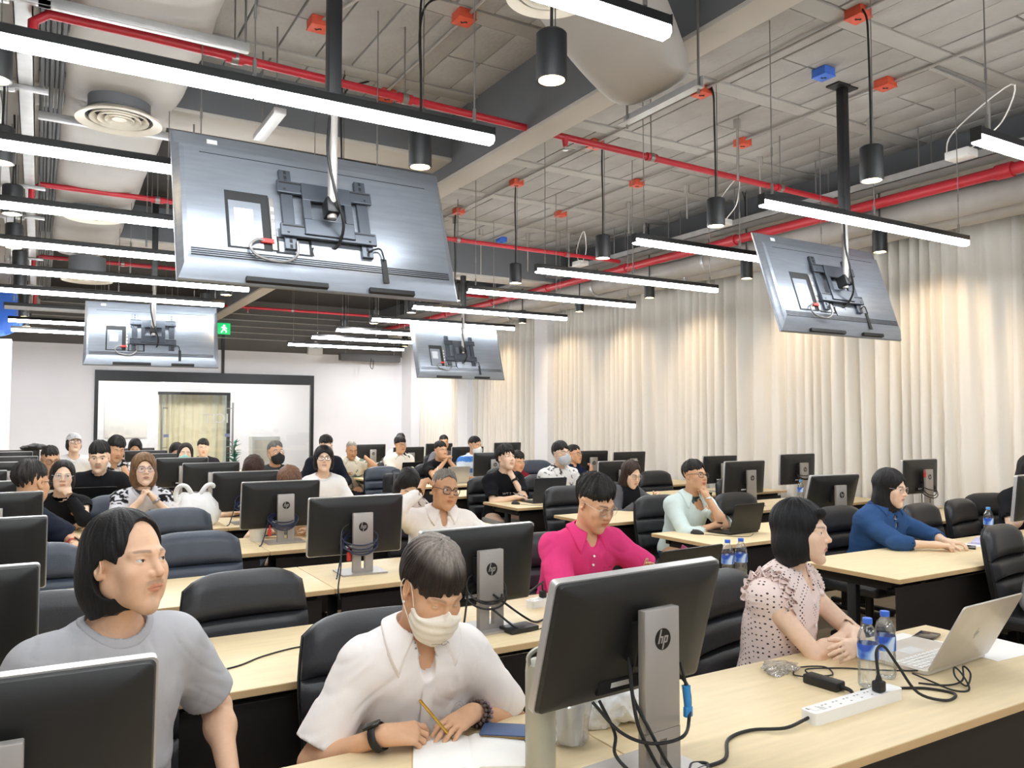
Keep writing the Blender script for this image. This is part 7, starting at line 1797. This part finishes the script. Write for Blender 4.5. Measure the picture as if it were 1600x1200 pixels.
# mice and leads
def mouse(x, y, rz, lab):
    bm = BM(); bmesh.ops.create_uvsphere(bm, u_segments=20, v_segments=12, radius=1)
    for v in bm.verts: v.co = Vector((v.co.x * .031, v.co.y * .055, max(v.co.z, -.05) * .032 * (1 + .15 * v.co.y)))
    for v in bm.verts: v.co.z += .0016
    o = obj('computer_mouse', bm, M['black_plastic']); o.location = (x, y, DT); o.rotation_euler = (0, 0, rz); tag(o, lab, 'mouse', 'computer mice')
    bm = BM(); box(bm, (0, .03, .031), (.006, .016, .008), .002); obj('scroll_wheel', bm, M['wire'], o); return o
mouse(4.3, 4.5, .4, 'black mouse left of the black laptop in front of the mint shirt man')
mouse(4.2, 7.0, .3, 'black mouse left of the grey laptop in front of the printed t-shirt man')
mouse(5.93, 3.14, .6, 'dark mouse on the desk beyond the hand of the woman in denim')
cable('thin mouse lead beside the grey laptop of the printed t-shirt man', [(4.23, 6.95, Z0 + .002), (4.3, 6.8, Z0 + .002), (4.4, 6.74, Z0 + .002), (4.52, 6.76, Z0 + .002), (4.6, 6.86, Z0 + .002)], .002)
cable('thin mouse lead in front of the black laptop of the mint shirt man', [(4.33, 4.45, Z0 + .002), (4.4, 4.3, Z0 + .002), (4.52, 4.2, Z0 + .002), (4.66, 4.28, Z0 + .002)], .002)
# denim woman's papers
for k in range(4): slab('paper_sheet', ['lowest white sheet', 'second sheet from below', 'third lilac sheet', 'topmost lilac folder'][k] + ' in the stack beside the denim woman', 'paper', 5.66 + .03 * k, 3.06 + .02 * k, .2 * k - .2, .3, .21, .002 if k < 3 else .01, M['paper'] if k < 2 else mat('lilac_folder', 'c3bedb', .6), 0, DT + .0025 * k)
slab('smartphone', 'phone lying at the front edge of the denim woman\'s papers', 'phone', 5.42, 3.08, .5, .14, .07, .009, M['screen'], .003)
bm = BM(); tube(bm, [(5.05, 3.0, DT + .012)] * 1 + [(5.06, 3.0, DT + .012)], .003, 6, 0); bm.free()
# tablet on a stand held by the cardigan woman
tb = thing('tablet', 'dark green tablet cover propped up before the woman in the grey cardigan', 'tablet', (5.36, 5.62, DT), R(-20))
bm = BM(); box(bm, (0, 0, .1), (.26, .008, .19), .003, Matrix.Rotation(R(22), 4, 'X')); obj('cover', bm, mat('dark_green_cover', '243436', .5), tb)
bm = BM(); box(bm, (0, -.07, .004), (.26, .12, .006), .002); obj('cover_foot', bm, mat('dark_green_cover', '243436'), tb)
# backpack on the aisle chair
bp = thing('backpack', 'black backpack hung over the aisle chair at picture centre', 'backpack', (4.05, 9.8, .62), 0)
bm = BM(); box(bm, (0, 0, .12), (.34, .18, .34), .06, seg=4); obj('bag_body', bm, mat('black_nylon', '1c1c1f', .6, bump=.2, bs=200), bp)
bm = BM(); box(bm, (0, -.1, .06), (.26, .06, .17), .03, seg=3); obj('front_pocket', bm, mat('black_nylon', '1c1c1f'), bp)
for x in (-.07, .07):
    bm = BM(); tube(bm, [(x, -.1, .29), (x * 1.1, -.125, .2), (x * 1.15, -.13, .05)], .015, 6); obj('shoulder_strap', bm, mat('grey_strap', '55555a', .7), bp)
bm = BM(); tube(bm, [(-.05, 0, .29), (-.04, 0, .33), (.04, 0, .33), (.05, 0, .29)], .01, 8); obj('top_handle', bm, mat('grey_strap', '55555a'), bp)
crumple('black_bag', 'soft black bag lying on the desk by the curtain behind the tablet woman', 'bag', (7.1, 8.2, DT), (.2, .12, .06), mat('black_nylon', '1c1c1f'), 12, .3)
crumple('dark_jacket', 'dark jacket bundled over the monitors at the far left', 'jacket', (-.05, 13.655, 1.163), (.16, .12, .05), mat('black_nylon', '1c1c1f'), 13, .4)
bm = BM(); tube(bm, [(.95, 7.0, Z0 + .002), (.8, 6.9, Z0 + .002), (.6, 6.85, Z0 + .002), (.5, 6.95, Z0 + .06), (.45, 6.97, Z0 + .12)], .002, 6); o = obj('thin_lead', bm, M['cord']); tag(o, 'thin black lead on the desk before the woman with clasped hands', 'cable')
pl = thing('potted_plant', 'small green plant in a white pot in the hall behind the glass', 'plant', (3.95, 19.4, 0))
bm = BM(); lathe(bm, [(.12, 0), (.16, .3), (.15, .3), (.14, .27)], 20); obj('pot', bm, M['white_plastic'], pl)
bm = BM(); tube(bm, [(0, 0, .25), (.01, 0, .7), (0, 0, .95)], .015, 6); obj('stem', bm, mat('plant_stem', '5a5138', .8), pl)
lf = BM(); vs = [lf.verts.new(p) for p in ((0, 0, 0), (.045, .09, .03), (0, .2, .02), (-.045, .09, .03))]; lf.faces.new(vs); leaf = mesh_from(lf, 'leaf', mat('leaf_green', '2f8a72', .5, var=.2), True)
for i in range(34):
    o = link('leaf', leaf, pl); o.location = (0, 0, .5 + .016 * i); o.rotation_euler = (R(rnd.uniform(-10, 50)), 0, i * 2.4)
print('people time', __import__('time').time() - PEOPLE_T)
